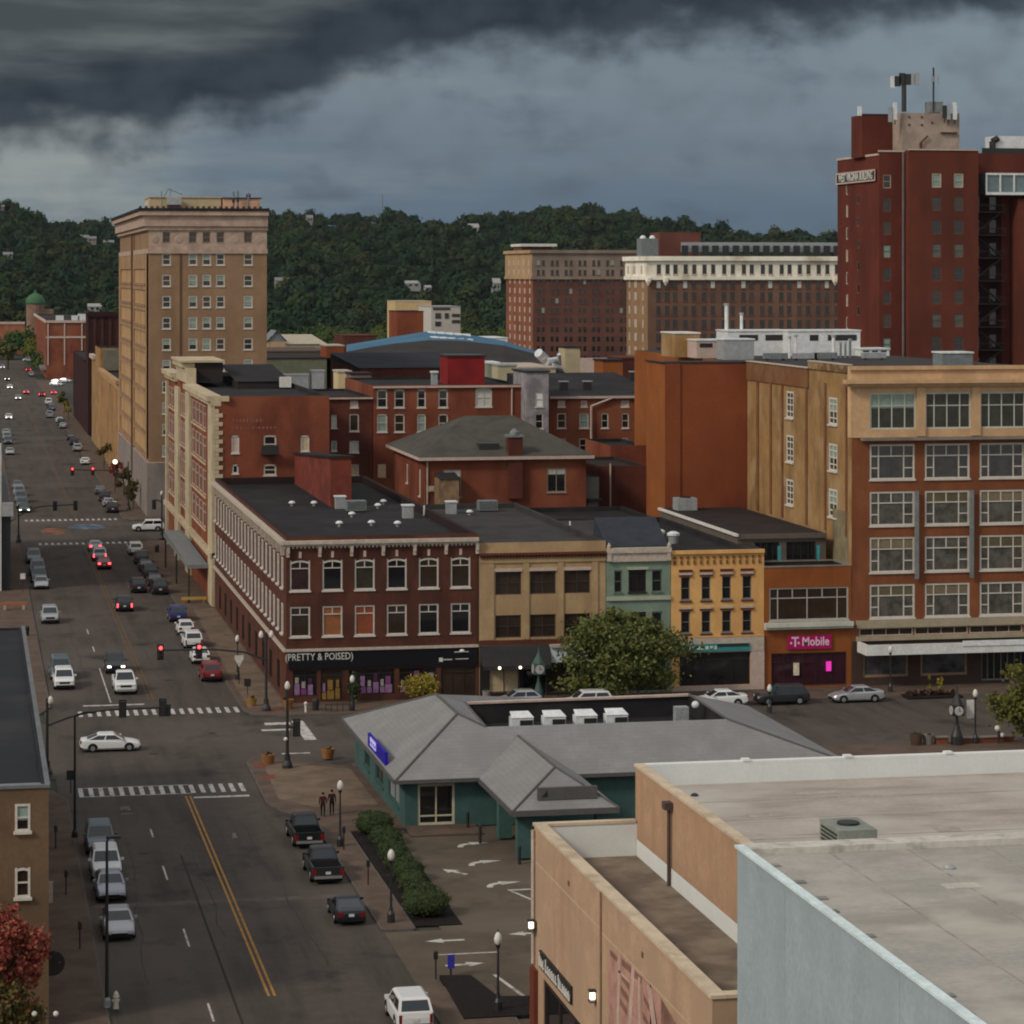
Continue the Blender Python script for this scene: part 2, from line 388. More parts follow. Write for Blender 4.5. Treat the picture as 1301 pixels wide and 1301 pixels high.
def shell(root, u0, u1, v0, v1, z1, wm, rm, opS=(), opW=(), par=.6, pt=.3, z0=0., roofname='roof', wallname='wall', coping=None, rec=.22, pmat=None):
    """four walls with parapet + roof deck. sep: (zsplit) unused"""
    w = MB()
    w.wall('S', v0, u0, u1, z0, z1, opS, rec); w.wall('W', u0, v0, v1, z0, z1, opW, rec)
    w.poly([(u1,v0,z0),(u1,v1,z0),(u1,v1,z1),(u1,v0,z1)]); w.poly([(u1,v1,z0),(u0,v1,z0),(u0,v1,z1),(u1,v1,z1)])
    zr = z1-par
    wk = w; w = MB()
    if par > 0:
        a, b, c, d = u0+pt, u1-pt, v0+pt, v1-pt
        w.poly([(a,c,zr),(a,c,z1),(b,c,z1),(b,c,zr)]); w.poly([(b,c,zr),(b,c,z1),(b,d,z1),(b,d,zr)])
        w.poly([(b,d,zr),(b,d,z1),(a,d,z1),(a,d,zr)]); w.poly([(a,d,zr),(a,d,z1),(a,c,z1),(a,c,zr)])
        for q in ([(u0,v0),(u1,v0),(b,c),(a,c)], [(u1,v0),(u1,v1),(b,d),(b,c)], [(u1,v1),(u0,v1),(a,d),(b,d)], [(u0,v1),(u0,v0),(a,c),(a,d)]):
            w.poly([(x,y,z1) for x,y in q])
    else: a, b, c, d = u0, u1, v0, v1
    wo = part(wallname, wk, wm, root)
    if w.f: part('parapet', w, pmat or rm, root)
    r = MB(); r.poly([(a,c,zr),(b,c,zr),(b,d,zr),(a,d,zr)]); ro = part(roofname, r, rm, root)
    if coping:
        k = MB(); e = .06
        k.box(u0-e, u1+e, v0-e, v0+pt+e, z1+.003, z1+.12); k.box(u0-e, u1+e, v1-pt-e, v1+e, z1+.003, z1+.12)
        k.box(u0-e, u0+pt+e, v0+pt+e, v1-pt-e, z1+.003, z1+.12); k.box(u1-pt-e, u1+e, v0+pt+e, v1-pt-e, z1+.003, z1+.12)
        part('coping', k, coping, root)
    return wo, ro
def roof_vent(name, u, v, z, kind, label, group=None):
    t = thing(name, label, 'roof vent', (u,v,z), 0, group)
    if kind == 'box':
        part('housing', MB().box(u-.5,u+.5,v-.5,v+.5,z,z+1.2), METALG, t); part('cap', MB().box(u-.6,u+.6,v-.6,v+.6,z+1.203,z+1.33), METALW, t)
    elif kind == 'mush':
        part('stem', MB().cyl((u,v,z),(u,v,z+.35),.16), METALG, t); part('cap', MB().lathe((u,v,z+.30),[(.36,0),(.36,.10),(.18,.24)]), METALW, t)
    elif kind == 'pipe':
        part('pipe', MB().cyl((u,v,z),(u,v,z+1.1),.08,n=8), METALW, t); part('collar', MB().cyl((u,v,z+.003),(u,v,z+.2),.17,n=8), METALG, t)
    else:
        part('housing', MB().box(u-1.,u+1.,v-.7,v+.7,z+.15,z+1.15), METALB, t); m = MB()
        for i in range(5): m.box(u-.9,u+.9,v-.715,v-.7,z+.3+i*.16,z+.36+i*.16)
        part('grille', m, METALD, t); part('curb', MB().box(u-.9,u+.9,v-.6,v+.6,z,z+.147), METALD, t)
    return t
def fr(fx, a=0, c=1): return (fx, a, c)
# ================================================================== 1 maroon corner block
b1 = thing('brick_building', 'three storey maroon brick corner block with white cornice and black shop signs', 'building', (27.8,245,0))
WU = [28.15+2.91*i for i in range(6)]
opS = []
for x in WU: opS += [(x,x+1.8,10.1,12.85),(x,x+1.8,6.0,8.7)]
sfS = [(28.4,30.6,.7,3.0),(30.9,32.9,.25,3.0),(33.4,37.6,.7,3.0),(38.0,41.4,.7,3.0),(41.8,45.0,.25,3.0)]
WV = [247.2+3.42*i for i in range(21)]
opW = []
for y in WV: opW += [(y,y+1.5,10.1,12.85),(y,y+1.5,6.0,8.7)]
gfW = [(250+6.6*i, 252.4+6.6*i, .6, 3.3) for i in range(10)]
wl = MB(); 
shell(b1, 27.8, 45.2, 245, 317.3, 14.95, BR_PP, TAR, opS+sfS, opW+gfW, par=.75, pt=.45, pmat=mat('parapet_umber', (.024,.015,.014), .9, .2))
for i, x in enumerate(WU):
    pms = [mat('shade_wine', (.035,.018,.018), .4, .3, 1.), GLASS, GLASS3, GLASS, GLASS2, GLASS2]; pml = [GLASS2, BOARDO, BOARDR, GLASS2, GLASS, GLASS]
    bars = dict(bv=(fr(.5,.74,1),), bh=(fr(.73),))
    window(b1, 'S', 245, x, x+1.8, 10.1, 12.85, .13, arch=.22, pm=pms[i], **bars)
    window(b1, 'S', 245, x, x+1.8, 6.0, 8.7, .13, pm=pml[i], **bars)
for y in WV:
    window(b1, 'W', 27.8, y, y+1.5, 10.1, 12.85, .11, bv=(fr(.5),), bh=(fr(.7),), inset=.02)
    window(b1, 'W', 27.8, y, y+1.5, 6.0, 8.7, .11, bv=(fr(.5),), bh=(fr(.7),), inset=.02)
c = MB(); c.box(27.25,45.2,244.45,244.97,14.30,14.62); c.box(27.25,27.77,244.97,317.3,14.30,14.62)
c.box(27.5,45.2,244.7,244.98,14.1,14.297); c.box(27.5,27.78,244.98,317.3,14.1,14.297)
i = 27.6
while i < 45.1: c.box(i,i+.16,244.75,244.97,13.92,14.098); i += .36
part('cornice', c, TRIM, b1)
c = MB()
for k in range(7):
    x = 27.95+2.86*k; c.box(x-.13,x+.13,244.62,244.99,13.5,14.09); c.box(x-.13,x+.13,244.75,244.992,13.15,13.497)
for k in range(22):
    y = 246.3+3.42*k; c.box(27.42,27.79,y-.13,y+.13,13.2,14.09)
part_each('bracket', c, TRIM, b1)
c = MB()
for x in WU: c.box(x+.78,x+1.02,244.93,244.995,13.05,13.62)
part_each('keystone', c, TRIMP, b1)
c = MB(); c.box(27.5,45.2,244.7,244.98,4.72,4.95); c.box(27.5,27.78,244.98,317.3,4.72,4.95); part('belt_course', c, TRIM, b1)
part('sign_fascia', MB().box(28.0,45.1,244.82,244.985,3.15,4.68), mat('black_fascia', (.008,.008,.010), .5, .1), b1)
lettering('(PRETTY & POISED)', .90, b1, (30.75,244.80,4.2), 'S', TRIMW, .80, .0)
# two small illegible shop logos on the right half of the fascia
c = MB(); c.box(43.0,44.3,244.79,244.818,4.28,4.36); c.lathe((43.7,244.80,4.37),[(.28,0),(.2,.12),(.1,.2)],8)
c.box(42.0,42.8,244.79,244.818,3.62,3.70); c.box(41.6,41.95,244.79,244.818,3.48,3.84); c.box(43.1,44.3,244.79,244.818,3.66,3.72)
part('shop_logo', c, TRIMW, b1)
PAL = [mat('poster_violet', (.15,.045,.13), .6, .3, 3.), mat('poster_lilac', (.22,.12,.22), .6, .3, 3.), mat('poster_ivory', (.26,.23,.20), .7, .3, 3.), mat('poster_black', (.012,.011,.012), .6, .2), mat('poster_amber', (.22,.13,.035), .7, .3, 3.), mat('poster_plum', (.06,.02,.05), .7, .3, 3.)]
rr = random.Random(17)
for (a,q,z0,z1) in (sfS[0],sfS[1],sfS[2],sfS[3]):
    x = a+.15
    while x < q-.35:
        wd = .28+.35*rr.random(); am = (a,q,z0,z1)==sfS[1]
        m_ = PAL[4] if am and rr.random()<.6 else rr.choice(PAL[:2]+PAL[2:4]+PAL[5:])
        zb_ = z0+.12; hh = .5+.5*rr.random(); part('shop_display', MB().box(x,min(q-.12,x+wd),245.03,245.10,zb_,zb_+hh), PAL[4] if am else rr.choice(PAL[:2]), b1)
        part('shop_display', MB().box(x+.05,min(q-.12,x+wd*.8),245.03,245.11,zb_+hh+.06,min(z1-.2,zb_+hh+.5+.5*rr.random())), m_, b1)
        x += wd+.05+.12*rr.random()
DISP = GLASS; DISPY = GLASS2
for (a,q,z0,z1),pm in zip(sfS, (DISP,DISPY,DISP,DISP,GLASS2)):
    window(b1, 'S', 245, a, q, z0, z1, .09, bv=(fr(.33),fr(.66)) if q-a > 3 else (fr(.5),), bh=(fr(.8),), fm=FRAMED, pm=pm, sill=False, name='shop_window')
for (a,q,z0,z1) in gfW: window(b1, 'W', 27.8, a, q, z0, z1, .1, bv=(fr(.5),), fm=FRAMED, pm=GLASS2, sill=False, inset=.05)
def B1vent(k, px, py, lab, kind):
    d = dep(36,262); 
    Y = FPX*(CAMH-14.2)/(py-HOR); X = (px-CXP)*Y/FPX
    roof_vent('roof_vent', CA*X+SA*Y, CA*Y-SA*X, 14.2, kind, lab)
for k,(px,py,kind,lab) in enumerate([(518,658,'box','tall grey ventilator box near the right edge of the maroon block roof'),(432,646,'box','pale dome topped vent beside the red brick rooftop stair'),(452,650,'ac','blue grey air unit on the maroon block roof by the stair'),(447,657,'mush','white mushroom vent just in front of the blue grey unit'),(472,668,'mush','white flat vent close to the front parapet of the maroon block'),(431,669,'mush','small white vent left of the front parapet vents'),(505,669,'mush','low grey cap vent right of the front parapet vents'),(487,641,'mush','white cap beside the roof edge behind the blue unit'),(480,646,'mush','small grey cap near the back corner of the black roof'),(399,643,'mush','white cap at the foot of the red rooftop stair'),(371,643,'mush','small cap alone on the left of the black roof'),(311,612,'mush','white cap at the far end of the black roof'),(539,656,'pipe','thin white vent pipe by the right roof edge')]):
    B1vent(k, px, py, lab, kind)
t = thing('stair_house', 'red brick stair tower standing on the maroon block black roof', 'stair tower', (37,284,14.2))
SHR = stained('painted_brick_red', (.16,.038,.024), (.10,.027,.02), .5, .42, .6, .9)
w = MB(); zn, zf_ = 19.3, 17.6
w.poly([(36.9,284.5,14.2),(39.1,284.5,14.2),(39.1,284.5,zn),(36.9,284.5,zn)]); w.poly([(36.9,316.5,14.2),(36.9,284.5,14.2),(36.9,284.5,zn),(36.9,316.5,zf_)]); w.poly([(39.1,284.5,14.2),(39.1,316.5,14.2),(39.1,316.5,zf_),(39.1,284.5,zn)]); w.poly([(39.1,316.5,14.2),(36.9,316.5,14.2),(36.9,316.5,zf_),(39.1,316.5,zf_)]); part('wall', w, SHR, t)
w = MB()
for d_ in (0,.22): w.poly([(36.7,284.3,zn+d_),(39.3,284.3,zn+d_),(39.3,316.7,zf_+d_),(36.7,316.7,zf_+d_)])
w.poly([(36.7,284.3,zn),(39.3,284.3,zn),(39.3,284.3,zn+.22),(36.7,284.3,zn+.22)]); w.poly([(36.7,316.7,zf_),(36.7,284.3,zn),(36.7,284.3,zn+.22),(36.7,316.7,zf_+.22)]); part('roof', w, TAR, t)
# ================================================================== 2 tan block
b2 = thing('tan_building', 'tan three storey commercial block with dark triple windows and grey awning', 'building', (45.3,245,0))
ops = []; cols = [46.8,50.0,53.2]
for x in cols: ops += [(x,x+2.4,9.35,11.45),(x,x+2.4,5.45,7.5)]
shop = [(46.2,49.0,.5,2.9),(49.3,51.5,.1,2.9),(51.8,56.6,.4,3.0)]
shell(b2, 45.3, 57.05, 245, 287, 14.1, TANF, TARG, ops+shop, par=.5, pt=.35)
for x in cols:
    for (z0,z1) in ((9.35,11.45),(5.45,7.5)):
        window(b2, 'S', 245, x, x+2.4, z0, z1, .09, bv=(fr(.5),), bh=(fr(.5),), fm=mat('frame_taupe', (.055,.04,.035), .7, .1), pm=GLASS2, sill=False, inset=.15)
c = MB(); c.box(45.3,57.05,244.6,244.98,12.95,13.15)
x = 45.4
while x < 57: c.box(x,x+.14,244.7,244.975,12.7,12.947); x += .3
part('cornice', c, MAROON, b2)
c = MB()
for x in cols: c.box(x-.1,x+2.5,244.86,244.985,11.46,11.75)
part_each('lintel', c, TRIMP, b2)
c = MB()
for x in (45.35,49.35,52.55,55.75): c.box(x,x+.55 if x>46 else x+1.3,244.88,244.99,5.3,12.2)
c.box(45.3,57.05,244.87,244.988,12.25,12.6)
part_each('pilaster', c, TANF, b2)
part('band', MB().box(45.3,57.05,244.9,244.99,4.85,5.25), MAROON, b2)
AW = mat('awning_charcoal', (.030,.028,.030), .9, .15, 1.)
m = MB(); m.poly([(45.4,244.97,4.75),(51.7,244.97,4.75),(51.7,243.6,3.1),(45.4,243.6,3.1)]); m.poly([(45.4,244.97,4.75),(45.4,243.6,3.1),(45.4,244.97,3.1)]); m.poly([(51.7,244.97,4.75),(51.7,243.6,3.1),(51.7,244.97,3.1)]); m.poly([(45.4,243.6,3.1),(51.7,243.6,3.1),(51.7,243.6,2.75),(45.4,243.6,2.75)]); part('awning', m, AW, b2)
part('sign_board', MB().box(51.9,56.9,244.6,244.985,3.15,4.5), mat('sign_pale', (.50,.56,.58), .6, .06), b2)
part('sign_hood', MB().box(51.8,57.0,244.3,244.984,4.53,4.78), TRIM, b2)
lettering('2', 1.25, b2, (53.6,244.58,3.75), 'S', METALD, 1.)
part('shop_front', MB().wall('S',244.92,45.35,57.0,0,3.3,shop,.06), mat('shop_front_black', (.022,.018,.018), .7, .2), b2)
for (a,q,z0,z1),pm in zip(shop,(BOARD,GLASS,GLASS2)): window(b2,'S',245,a,q,z0,z1,.08,bv=(fr(.5),),fm=FRAMED,pm=pm,sill=False,name='shop_window')
for x in (46.9,48.8):
    k = part('awning_lamp', MB().ball((x,243.45,2.95),.13), WARMON, b2)
roof_vent('roof_vent', 49.0, 281, 13.6, 'box', 'grey ventilator box at the back of the tan block roof')
roof_vent('roof_vent', 50.6, 279, 13.6, 'mush', 'white cap beside the grey ventilator on the tan block roof')
roof_vent('roof_unit', 53.2, 283, 13.6, 'ac', 'blue grey air unit at the back of the tan block roof')
# ================================================================== 3 sage green narrow building
b3 = thing('green_building', 'narrow sage green building with arched centre window and slate mansard', 'building', (57.1,245,0))
ops = [(57.85,58.6,9.3,11.35),(59.2,60.85,9.3,11.35),(61.4,62.35,9.3,11.35),(57.85,58.6,5.5,7.5),(59.2,60.85,5.5,7.5),(61.4,62.35,5.5,7.5),(57.5,62.7,.3,3.4)]
shell(b3, 57.1, 63.15, 245, 275, 13.45, SAGE, TARG, ops, par=.2, pt=.2)
for o in ops[:6]:
    mid = o[0] == 59.2
    window(b3,'S',245,o[0],o[1],o[2],o[3],.09,bv=(fr(.5),) if mid else (),bh=(fr(.72) if mid else fr(.5),),arch=.3 if mid else .12,fm=mat('frame_sage', (.10,.13,.10), .7, .1) if not mid else FRAMED,pm=GLASS,inset=.12)
window(b3,'S',245,*ops[6],.1,bv=(fr(.3),fr(.6)),fm=FRAMED,pm=GLASS2,sill=False,name='shop_window')
c = MB(); c.box(57.1,63.15,244.55,244.98,12.95,13.4); c.box(57.15,57.5,244.6,244.99,12.2,12.94); c.box(62.75,63.1,244.6,244.99,12.2,12.94); c.box(57.5,62.75,244.72,244.99,12.15,12.945)
c.lathe((57.3,244.7,13.4),[(.16,0),(.2,.2),(.05,.5)],8); c.lathe((62.95,244.7,13.4),[(.16,0),(.2,.2),(.05,.5)],8)
part('cornice', c, TRIM, b3)
part('band', MB().box(57.1,63.15,244.8,244.99,8.6,8.95), mat('trim_sage_pale', (.32,.33,.25), .8, .15), b3)
part('mansard', MB().poly([(57.2,245.2,13.5),(63.0,245.2,13.5),(63.0,250.2,15.75),(57.2,250.2,15.75)]).poly([(57.2,250.2,15.75),(63.0,250.2,15.75),(63.0,251,13.3),(57.2,251,13.3)]).poly([(57.2,245.2,13.5),(57.2,250.2,15.75),(57.2,251,13.3)]).poly([(63.,245.2,13.5),(63.,250.2,15.75),(63.,251,13.3)]), SLATE, b3)
part('hood', MB().box(59.0,61.05,244.82,244.99,11.4,11.62), mat('trim_sage_pale', (.32,.33,.25)), b3)
roof_vent('roof_pipe', 57.45, 262, 13.25, 'pipe', 'white vent pipe standing on the roof behind the slate mansard')
# ================================================================== 4 yellow
b4 = thing('yellow_building', 'yellow ornamented building with eight narrow windows and a teal sign', 'building', (63.2,245,0))
yc = [64.15,66.1,68.05,70.0]; ops = []
for x in yc: ops += [(x,x+.85,8.5,10.6),(x,x+.85,5.45,7.45)]
shell(b4, 63.2, 70.9, 245, 279, 13.05, YELF, TAR, ops+[(64.0,71.6-.9,.6,3.6)], par=.5, pt=.3)
e = MB().wall('S',245,70.9,72.05,0,13.05); part('wall_pier', e, YELF, b4)
m = MB(); m.poly([(70.9,245,13.05),(72.05,245,13.05),(72.05,249.9,13.05),(70.9,249.9,13.05)]); m.poly([(72.05,245,0),(72.05,249.9,0),(72.05,249.9,13.05),(72.05,245,13.05)]); part('roof', m, TAR, b4)
for x in yc:
    window(b4,'S',245,x,x+.85,8.5,10.6,.07,fm=mat('frame_grey', (.16,.15,.13), .7, .1),pm=GLASS,inset=.14,**DH); window(b4,'S',245,x,x+.85,5.45,7.45,.07,fm=MATS['frame_grey'],pm=GLASS,inset=.14,**DH)
c = MB()
for x in yc:
    for z in (10.66,7.52): c.box(x-.2,x+1.05,244.84,244.985,z,z+.12); 
    c.box(x-.2,x+1.05,244.84,244.986,11.05,11.28); c.box(x-.15,x+1.,244.86,244.984,8.28,8.40); c.box(x-.15,x+1.,244.86,244.984,5.25,5.36)
part_each('window_header', c, mat('header_red', (.095,.022,.016), .8, .2), b4)
c = MB()
for x in yc:
    c.box(x-.15,x+1.0,244.86,244.987,10.80,11.02); c.box(x-.15,x+1.0,244.86,244.987,7.66,7.85)
part_each('lintel', c, TRIM, b4)
c = MB()
for k in range(14):
    x = 63.55+k*.62; c.box(x-.12,x+.12,244.9,244.994,12.25,12.5); c.box(x-.09,x+.09,244.9,244.993,11.75,12.12)
part_each('corbel', c, mat('corbel_brown', (.16,.07,.025), .8, .2), b4)
c = MB(); c.box(63.2,72.05,244.75,244.98,12.72,13.04); c.box(63.2,72.05,244.85,244.983,5.02,5.16); part('cornice', c, YELF, b4)
part('fascia', MB().box(63.3,72.0,244.78,244.98,3.65,4.98), TRIM, b4)
part('shop_pier', MB().box(70.72,72.03,244.8,244.99,.1,3.63).box(63.3,72.,244.85,244.99,.05,.58), TRIMP, b4)
TEAL = mat('teal_sign', (.035,.20,.19), .5, .1)
part('sign_board', MB().box(64.3,70.6,244.66,244.775,3.75,4.45), TEAL, b4)
c = MB(); x = 64.7
while x < 67.4: c.box(x,x+.2+.12*rnd.random(),244.64,244.658,3.95,4.25); x += .42
part('sign_marks', c, TRIMW, b4)
part('sign_strip', MB().box(67.5,70.5,244.64,244.657,4.15,4.42), METALD, b4)
window(b4,'S',245,64.0,70.7,.6,3.6,.09,bv=(fr(.2),fr(.55),fr(.75)),bh=(fr(.78),),fm=FRAMED,pm=GLASSB,sill=False,name='shop_window')
for k,(u,v,lab) in enumerate([(64.6,262,'round white exhaust fan on the yellow building black roof'),(65.6,259,'smaller grey exhaust fan beside the round white one'),(66.4,256.5,'third low fan nearest the yellow parapet')]):
    t = thing('exhaust_fan', lab, 'exhaust fan', (u,v,12.55)); part('drum', MB().lathe((u,v,12.55),[(.45,0),(.5,.7),(.3,.75)]), METALG, t); part('hood', MB().lathe((u,v,13.31),[(.62,0),(.62,.22),(.25,.4)]), METALW, t)
# ================================================================== 5 orange shop + rooftop pavilion
b5 = thing('orange_building', 'two storey burnt orange shop with magenta sign and wide upper window', 'building', (72.1,245,0))
ops = [(72.55,80.2,6.35,9.4),(72.75,80.0,.3,3.35)]
shell(b5, 72.1, 80.45, 245, 249.95, 11.3, ORAF, TARB, ops, par=.25, pt=.25, coping=STONEG)
window(b5,'S',245,*ops[0],.14,bv=(fr(.11),fr(.48),fr(.86),fr(.295,.68,1),fr(.67,.68,1)),bh=(fr(.68),),fm=mat('frame_pewter', (.33,.31,.27), .6, .1),pm=GLASS2,inset=.12)
window(b5,'S',245,*ops[1],.1,bv=(fr(.17),fr(.42),fr(.6),fr(.8)),bh=(fr(.72,0,.2),),fm=FRAMED,pm=mat('glass_plum', (.03,.008,.015), .08, .4, .7, spec=.5),sill=False,name='shop_window')
part('cornice', MB().box(72.05,80.5,244.5,244.98,5.6,5.82).box(72.05,80.5,244.3,244.98,5.823,6.2), mat('trim_stone_green', (.42,.42,.35), .8, .14), b5)
MAG = mat('magenta_sign', (.33,.008,.09), .5, .06)
part('sign_board', MB().box(74.3,78.5,244.8,244.985,3.72,4.98), MAG, b5)
PINKW = mat('sign_lettering', (.62,.42,.52), .6, .05)
lettering('T', 1.25, b5, (74.98,244.78,4.36), 'S', PINKW, .9, .03)
c = MB(); c.box(74.50,74.68,244.77,244.797,4.20,4.40); c.box(75.22,75.40,244.77,244.797,4.20,4.40); part('sign_marks', c, PINKW, b5)
lettering('Mobile', 1.12, b5, (76.95,244.78,4.38), 'S', PINKW, .86, .02)
part('window_sign', MB().box(78.0,78.5,244.9,244.94,1.6,2.5), mat('lit_magenta', (.5,.02,.25), .5, 0, emit=(.9,.05,.5), estr=.6), b5)
part('window_poster', MB().box(74.85,75.4,244.9,244.94,1.3,2.45), mat('poster_cream', (.55,.48,.36), .6, .3, 3.), b5)
c = MB()
for x in (74.4,76.4,78.4): c.box(x,x+.9,245.3,245.36,8.85,8.98)
part('ceiling_lamp', c, WARMON, b5)
b6 = thing('roof_pavilion', 'set back rooftop storey with dark flat roof and glazed front', 'rooftop storey', (71,250,0))
ops = [(72.6,75.0,11.35,13.15),(75.7,78.6,11.35,13.15)]
shell(b6, 70.95, 79.6, 250, 279.6, 13.9, mat('pavilion_tan', (.105,.085,.07), .8, .14), TARB, ops, par=.0, z0=0)
for o in ops: window(b6,'S',250,*o,.1,bv=(fr(.25),fr(.5),fr(.75)),fm=FRAMED,pm=GLASS,sill=False)
part('eave', MB().box(70.7,70.93,249.6,279.6,13.75,14.0), TRIMW, b6)
part('fascia', MB().box(70.95,79.62,249.7,249.97,13.5,13.94), mat('pavilion_tan', (.105,.085,.07)), b6)
for x,lab in ((74.4,'tall teal fabric flag by the left terrace window'),(78.2,'tall teal fabric flag by the right terrace window')):
    t = thing('feather_flag', lab, 'flag', (x,248.6,11.06)); part('pole', MB().cyl((x,248.6,11.06),(x,248.6,13.0),.03), METALD, t); part('fabric', MB().box(x+.03,x+.35,248.59,248.62,11.5,12.9), mat('flag_teal', (.04,.25,.26), .8, .2), t)
t = thing('roof_unit', 'grey louvred condenser at the back left of the pavilion roof', 'air unit', (72.6,277,13.9)); part('housing', MB().box(71.9,74,276,278,13.95,15.2), METALG, t); part('fan', MB().lathe((72.95,277,15.203),[(.6,0),(.6,.12),(.2,.14)]), METALD, t)
# ================================================================== 6 big brick block
b7 = thing('office_block', 'six storey brick block with cream top floor, steel windows and white canopy', 'building', (80.5,245,0))
px0 = [82.25+5.4*i for i in range(4)]
rows = [(19.25,22.55),(14.95,18.15),(10.6,13.9),(6.35,9.5)]
ops = []
for x in px0:
    for (a,q) in rows: ops.append((x,x+4.4,a,q))
top = [(x,x+4.5,23.95,27.35) for x in px0]
base = [(81.6,86.0,.9,3.4),(87.2,91.8,.9,3.4),(93.2,97.8,.3,3.6)]
trans = [(x-1.0+.0,x+4.2,4.75,5.45) for x in px0]
oW = [(263.4,265.8,24.0,26.7),(263.4,265.8,19.6,22.3),(263.4,265.8,15.3,17.9),(249.3,251.9,24.1,26.7),(249.3,251.9,19.7,22.3),(249.3,251.9,15.3,18.0)]
w = MB(); w.wall('S',245,80.5,103.5,0,23.2,ops+base+trans,.25)
w.poly([(103.5,245,0),(103.5,279.9,0),(103.5,279.9,29.2),(103.5,245,29.2)]); part('wall', w, BR_BIG, b7)
w = MB(); w.wall('S',244.9,80.4,103.5,23.2,29.8,top,.3); w.poly([(80.4,245.9,29.8),(103.5,245.9,29.8),(103.5,244.9,29.8),(80.4,244.9,29.8)]); w.poly([(80.4,245.9,29.2),(103.5,245.9,29.2),(103.5,245.9,29.8),(80.4,245.9,29.8)]); w.poly([(80.4,244.9,23.2),(80.4,245.9,23.2),(80.4,245.9,29.8),(80.4,244.9,29.8)]); w.poly([(80.4,244.9,23.2),(103.5,244.9,23.2),(103.5,245.3,23.2),(80.4,245.3,23.2)])
part('top_floor', w, CREAMF, b7)
w = MB().wall('W',80.5,245.9,279.9,0,29.2,oW,.25).wall('W',80.5,245.0,245.9,0,23.2); part('side_wall', w, OCHRE, b7)
c = MB()
for y,wd in ((246.2,.4),(252.6,.5),(258.6,.6),(266.8,.5),(270.8,.6),(275.5,.7)): c.box(80.36,80.497,y,y+wd,13.9,28.0)
c.box(80.33,80.498,258.2,279.8,27.3,29.1); part_each('side_pilaster', c, stained('pilaster_rust', (.15,.062,.030), (.17,.09,.042), .5, .42, .6, .92), b7)
part('side_parapet', MB().box(80.3,80.85,245.95,258.0,29.203,29.9), stained('mottled_render', (.26,.17,.09), (.13,.075,.04), .6, .45, .55, .92), b7)
part('render_patch', MB().box(80.45,80.497,246.0,250.6,11.1,16.2), stained('bare_render', (.20,.165,.10), (.13,.105,.065), .5, .42, .6, .95), b7)
part('coping', MB().box(80.25,80.9,245.95,258.0,29.903,30.0).box(80.25,80.9,258.02,279.8,29.203,29.3), TRIM, b7)
part('roof', MB().poly([(80.5,245.9,29.2),(103.5,245.9,29.2),(103.5,279.9,29.2),(80.5,279.9,29.2)]), TARG, b7)
part('cornice', MB().box(79.6,103.5,243.9,244.88,28.25,28.6).box(80.0,103.5,244.4,244.885,27.95,28.247).box(80.1,103.5,244.65,244.89,29.5,29.86), CREAMF, b7)
part('ledge', MB().box(81.3,103.5,244.0,244.88,22.95,23.18), STONEG, b7)
c = MB()
for x in px0: c.box(x+4.52,x+5.38,244.72,244.895,23.3,27.9)
part_each('pilaster', c, CREAMF, b7)
fb = dict(bv=(fr(.2),fr(.76),fr(.48,.66,1)),bh=(fr(.665),fr(.33,0,.19),fr(.33,.77,1)))
wi = 0
for x in px0:
    for k,(a,q) in enumerate(rows):
        window(b7,'S',245,x,x+4.4,a,q,.17,pm=[mat('interior_grey', (.080,.075,.063), .10, .55, 1.0, spec=.5),mat('interior_umber', (.068,.048,.031), .10, .6, .9, spec=.5),mat('interior_olive', (.074,.068,.046), .10, .6, 1.0, spec=.5),mat('interior_tan', (.11,.082,.052), .10, .7, 1.1, spec=.5)][(wi*5+k*3)%4] if k else mat('interior_dim', (.030,.029,.028), .06, .5, 1., spec=.5),inset=.08,sill=True,blind=[(.33,mat('blind_olive', (.10,.085,.05), .8, .2)),(.30,mat('blind_tan', (.17,.13,.08), .8, .2)),None][(wi+k)%3] if k else None,**fb); wi += 1
for i,x in enumerate(px0): window(b7,'S',244.9,x,x+4.5,23.95,27.35,.15,bv=(fr(.2),fr(.48),fr(.76)),bh=(fr(.64),),pm=GLASS3,blind=(.42,BLINDG) if i==0 else None,inset=.12,fm=mat('frame_sage_white', (.42,.42,.36), .7, .1),sill=False)
for o in oW: window(b7,'W',80.5,*o,.2,bv=(fr(.5),),bh=(fr(.5),fr(.25),fr(.75)),pm=GLASS3,inset=.05,blind=(.5,BLINDG) if o[0]<255 else None)
for o in trans: window(b7,'S',245,*o,.08,bv=(fr(.25),fr(.5),fr(.75)),fm=TRIM,pm=GLASS2,sill=False,inset=.05,name='transom_window')
DKW = mat('base_brick_dark', (.055,.034,.028), .9, .2); part('base_wall', MB().wall('S',244.93,80.52,103.5,0,4.28,base,.05), DKW, b7)
part('base_band', MB().box(80.9,103.5,244.7,244.985,5.5,6.2).box(80.9,103.5,244.75,244.985,4.3,4.72), mat('band_putty', (.30,.25,.17), .85, .15), b7)
for o in base[:2]: window(b7,'S',245,*o,.2,fm=mat('bronze_frame', (.25,.16,.10), .5, .2),pm=mat('shop_glass_grey', (.06,.06,.065), .1, .8, .5, spec=.6),sill=False,name='shop_window')
window(b7,'S',245,*base[2],.1,bv=(fr(.14),fr(.28),fr(.43),fr(.57),fr(.72),fr(.86)),bh=(fr(.8),),fm=mat('door_steel', (.20,.20,.20), .5, .1),pm=GLASS,sill=False,name='entrance_doors')
c = MB(); CANW = mat('canopy_white', (.55,.54,.52), .6, .14, .8)
c.box(80.9,103.5,241.9,242.2,3.35,4.3); c.box(80.9,81.2,242.2,244.6,3.35,4.3); c.box(81.2,103.5,242.2,244.6,3.36,3.5)
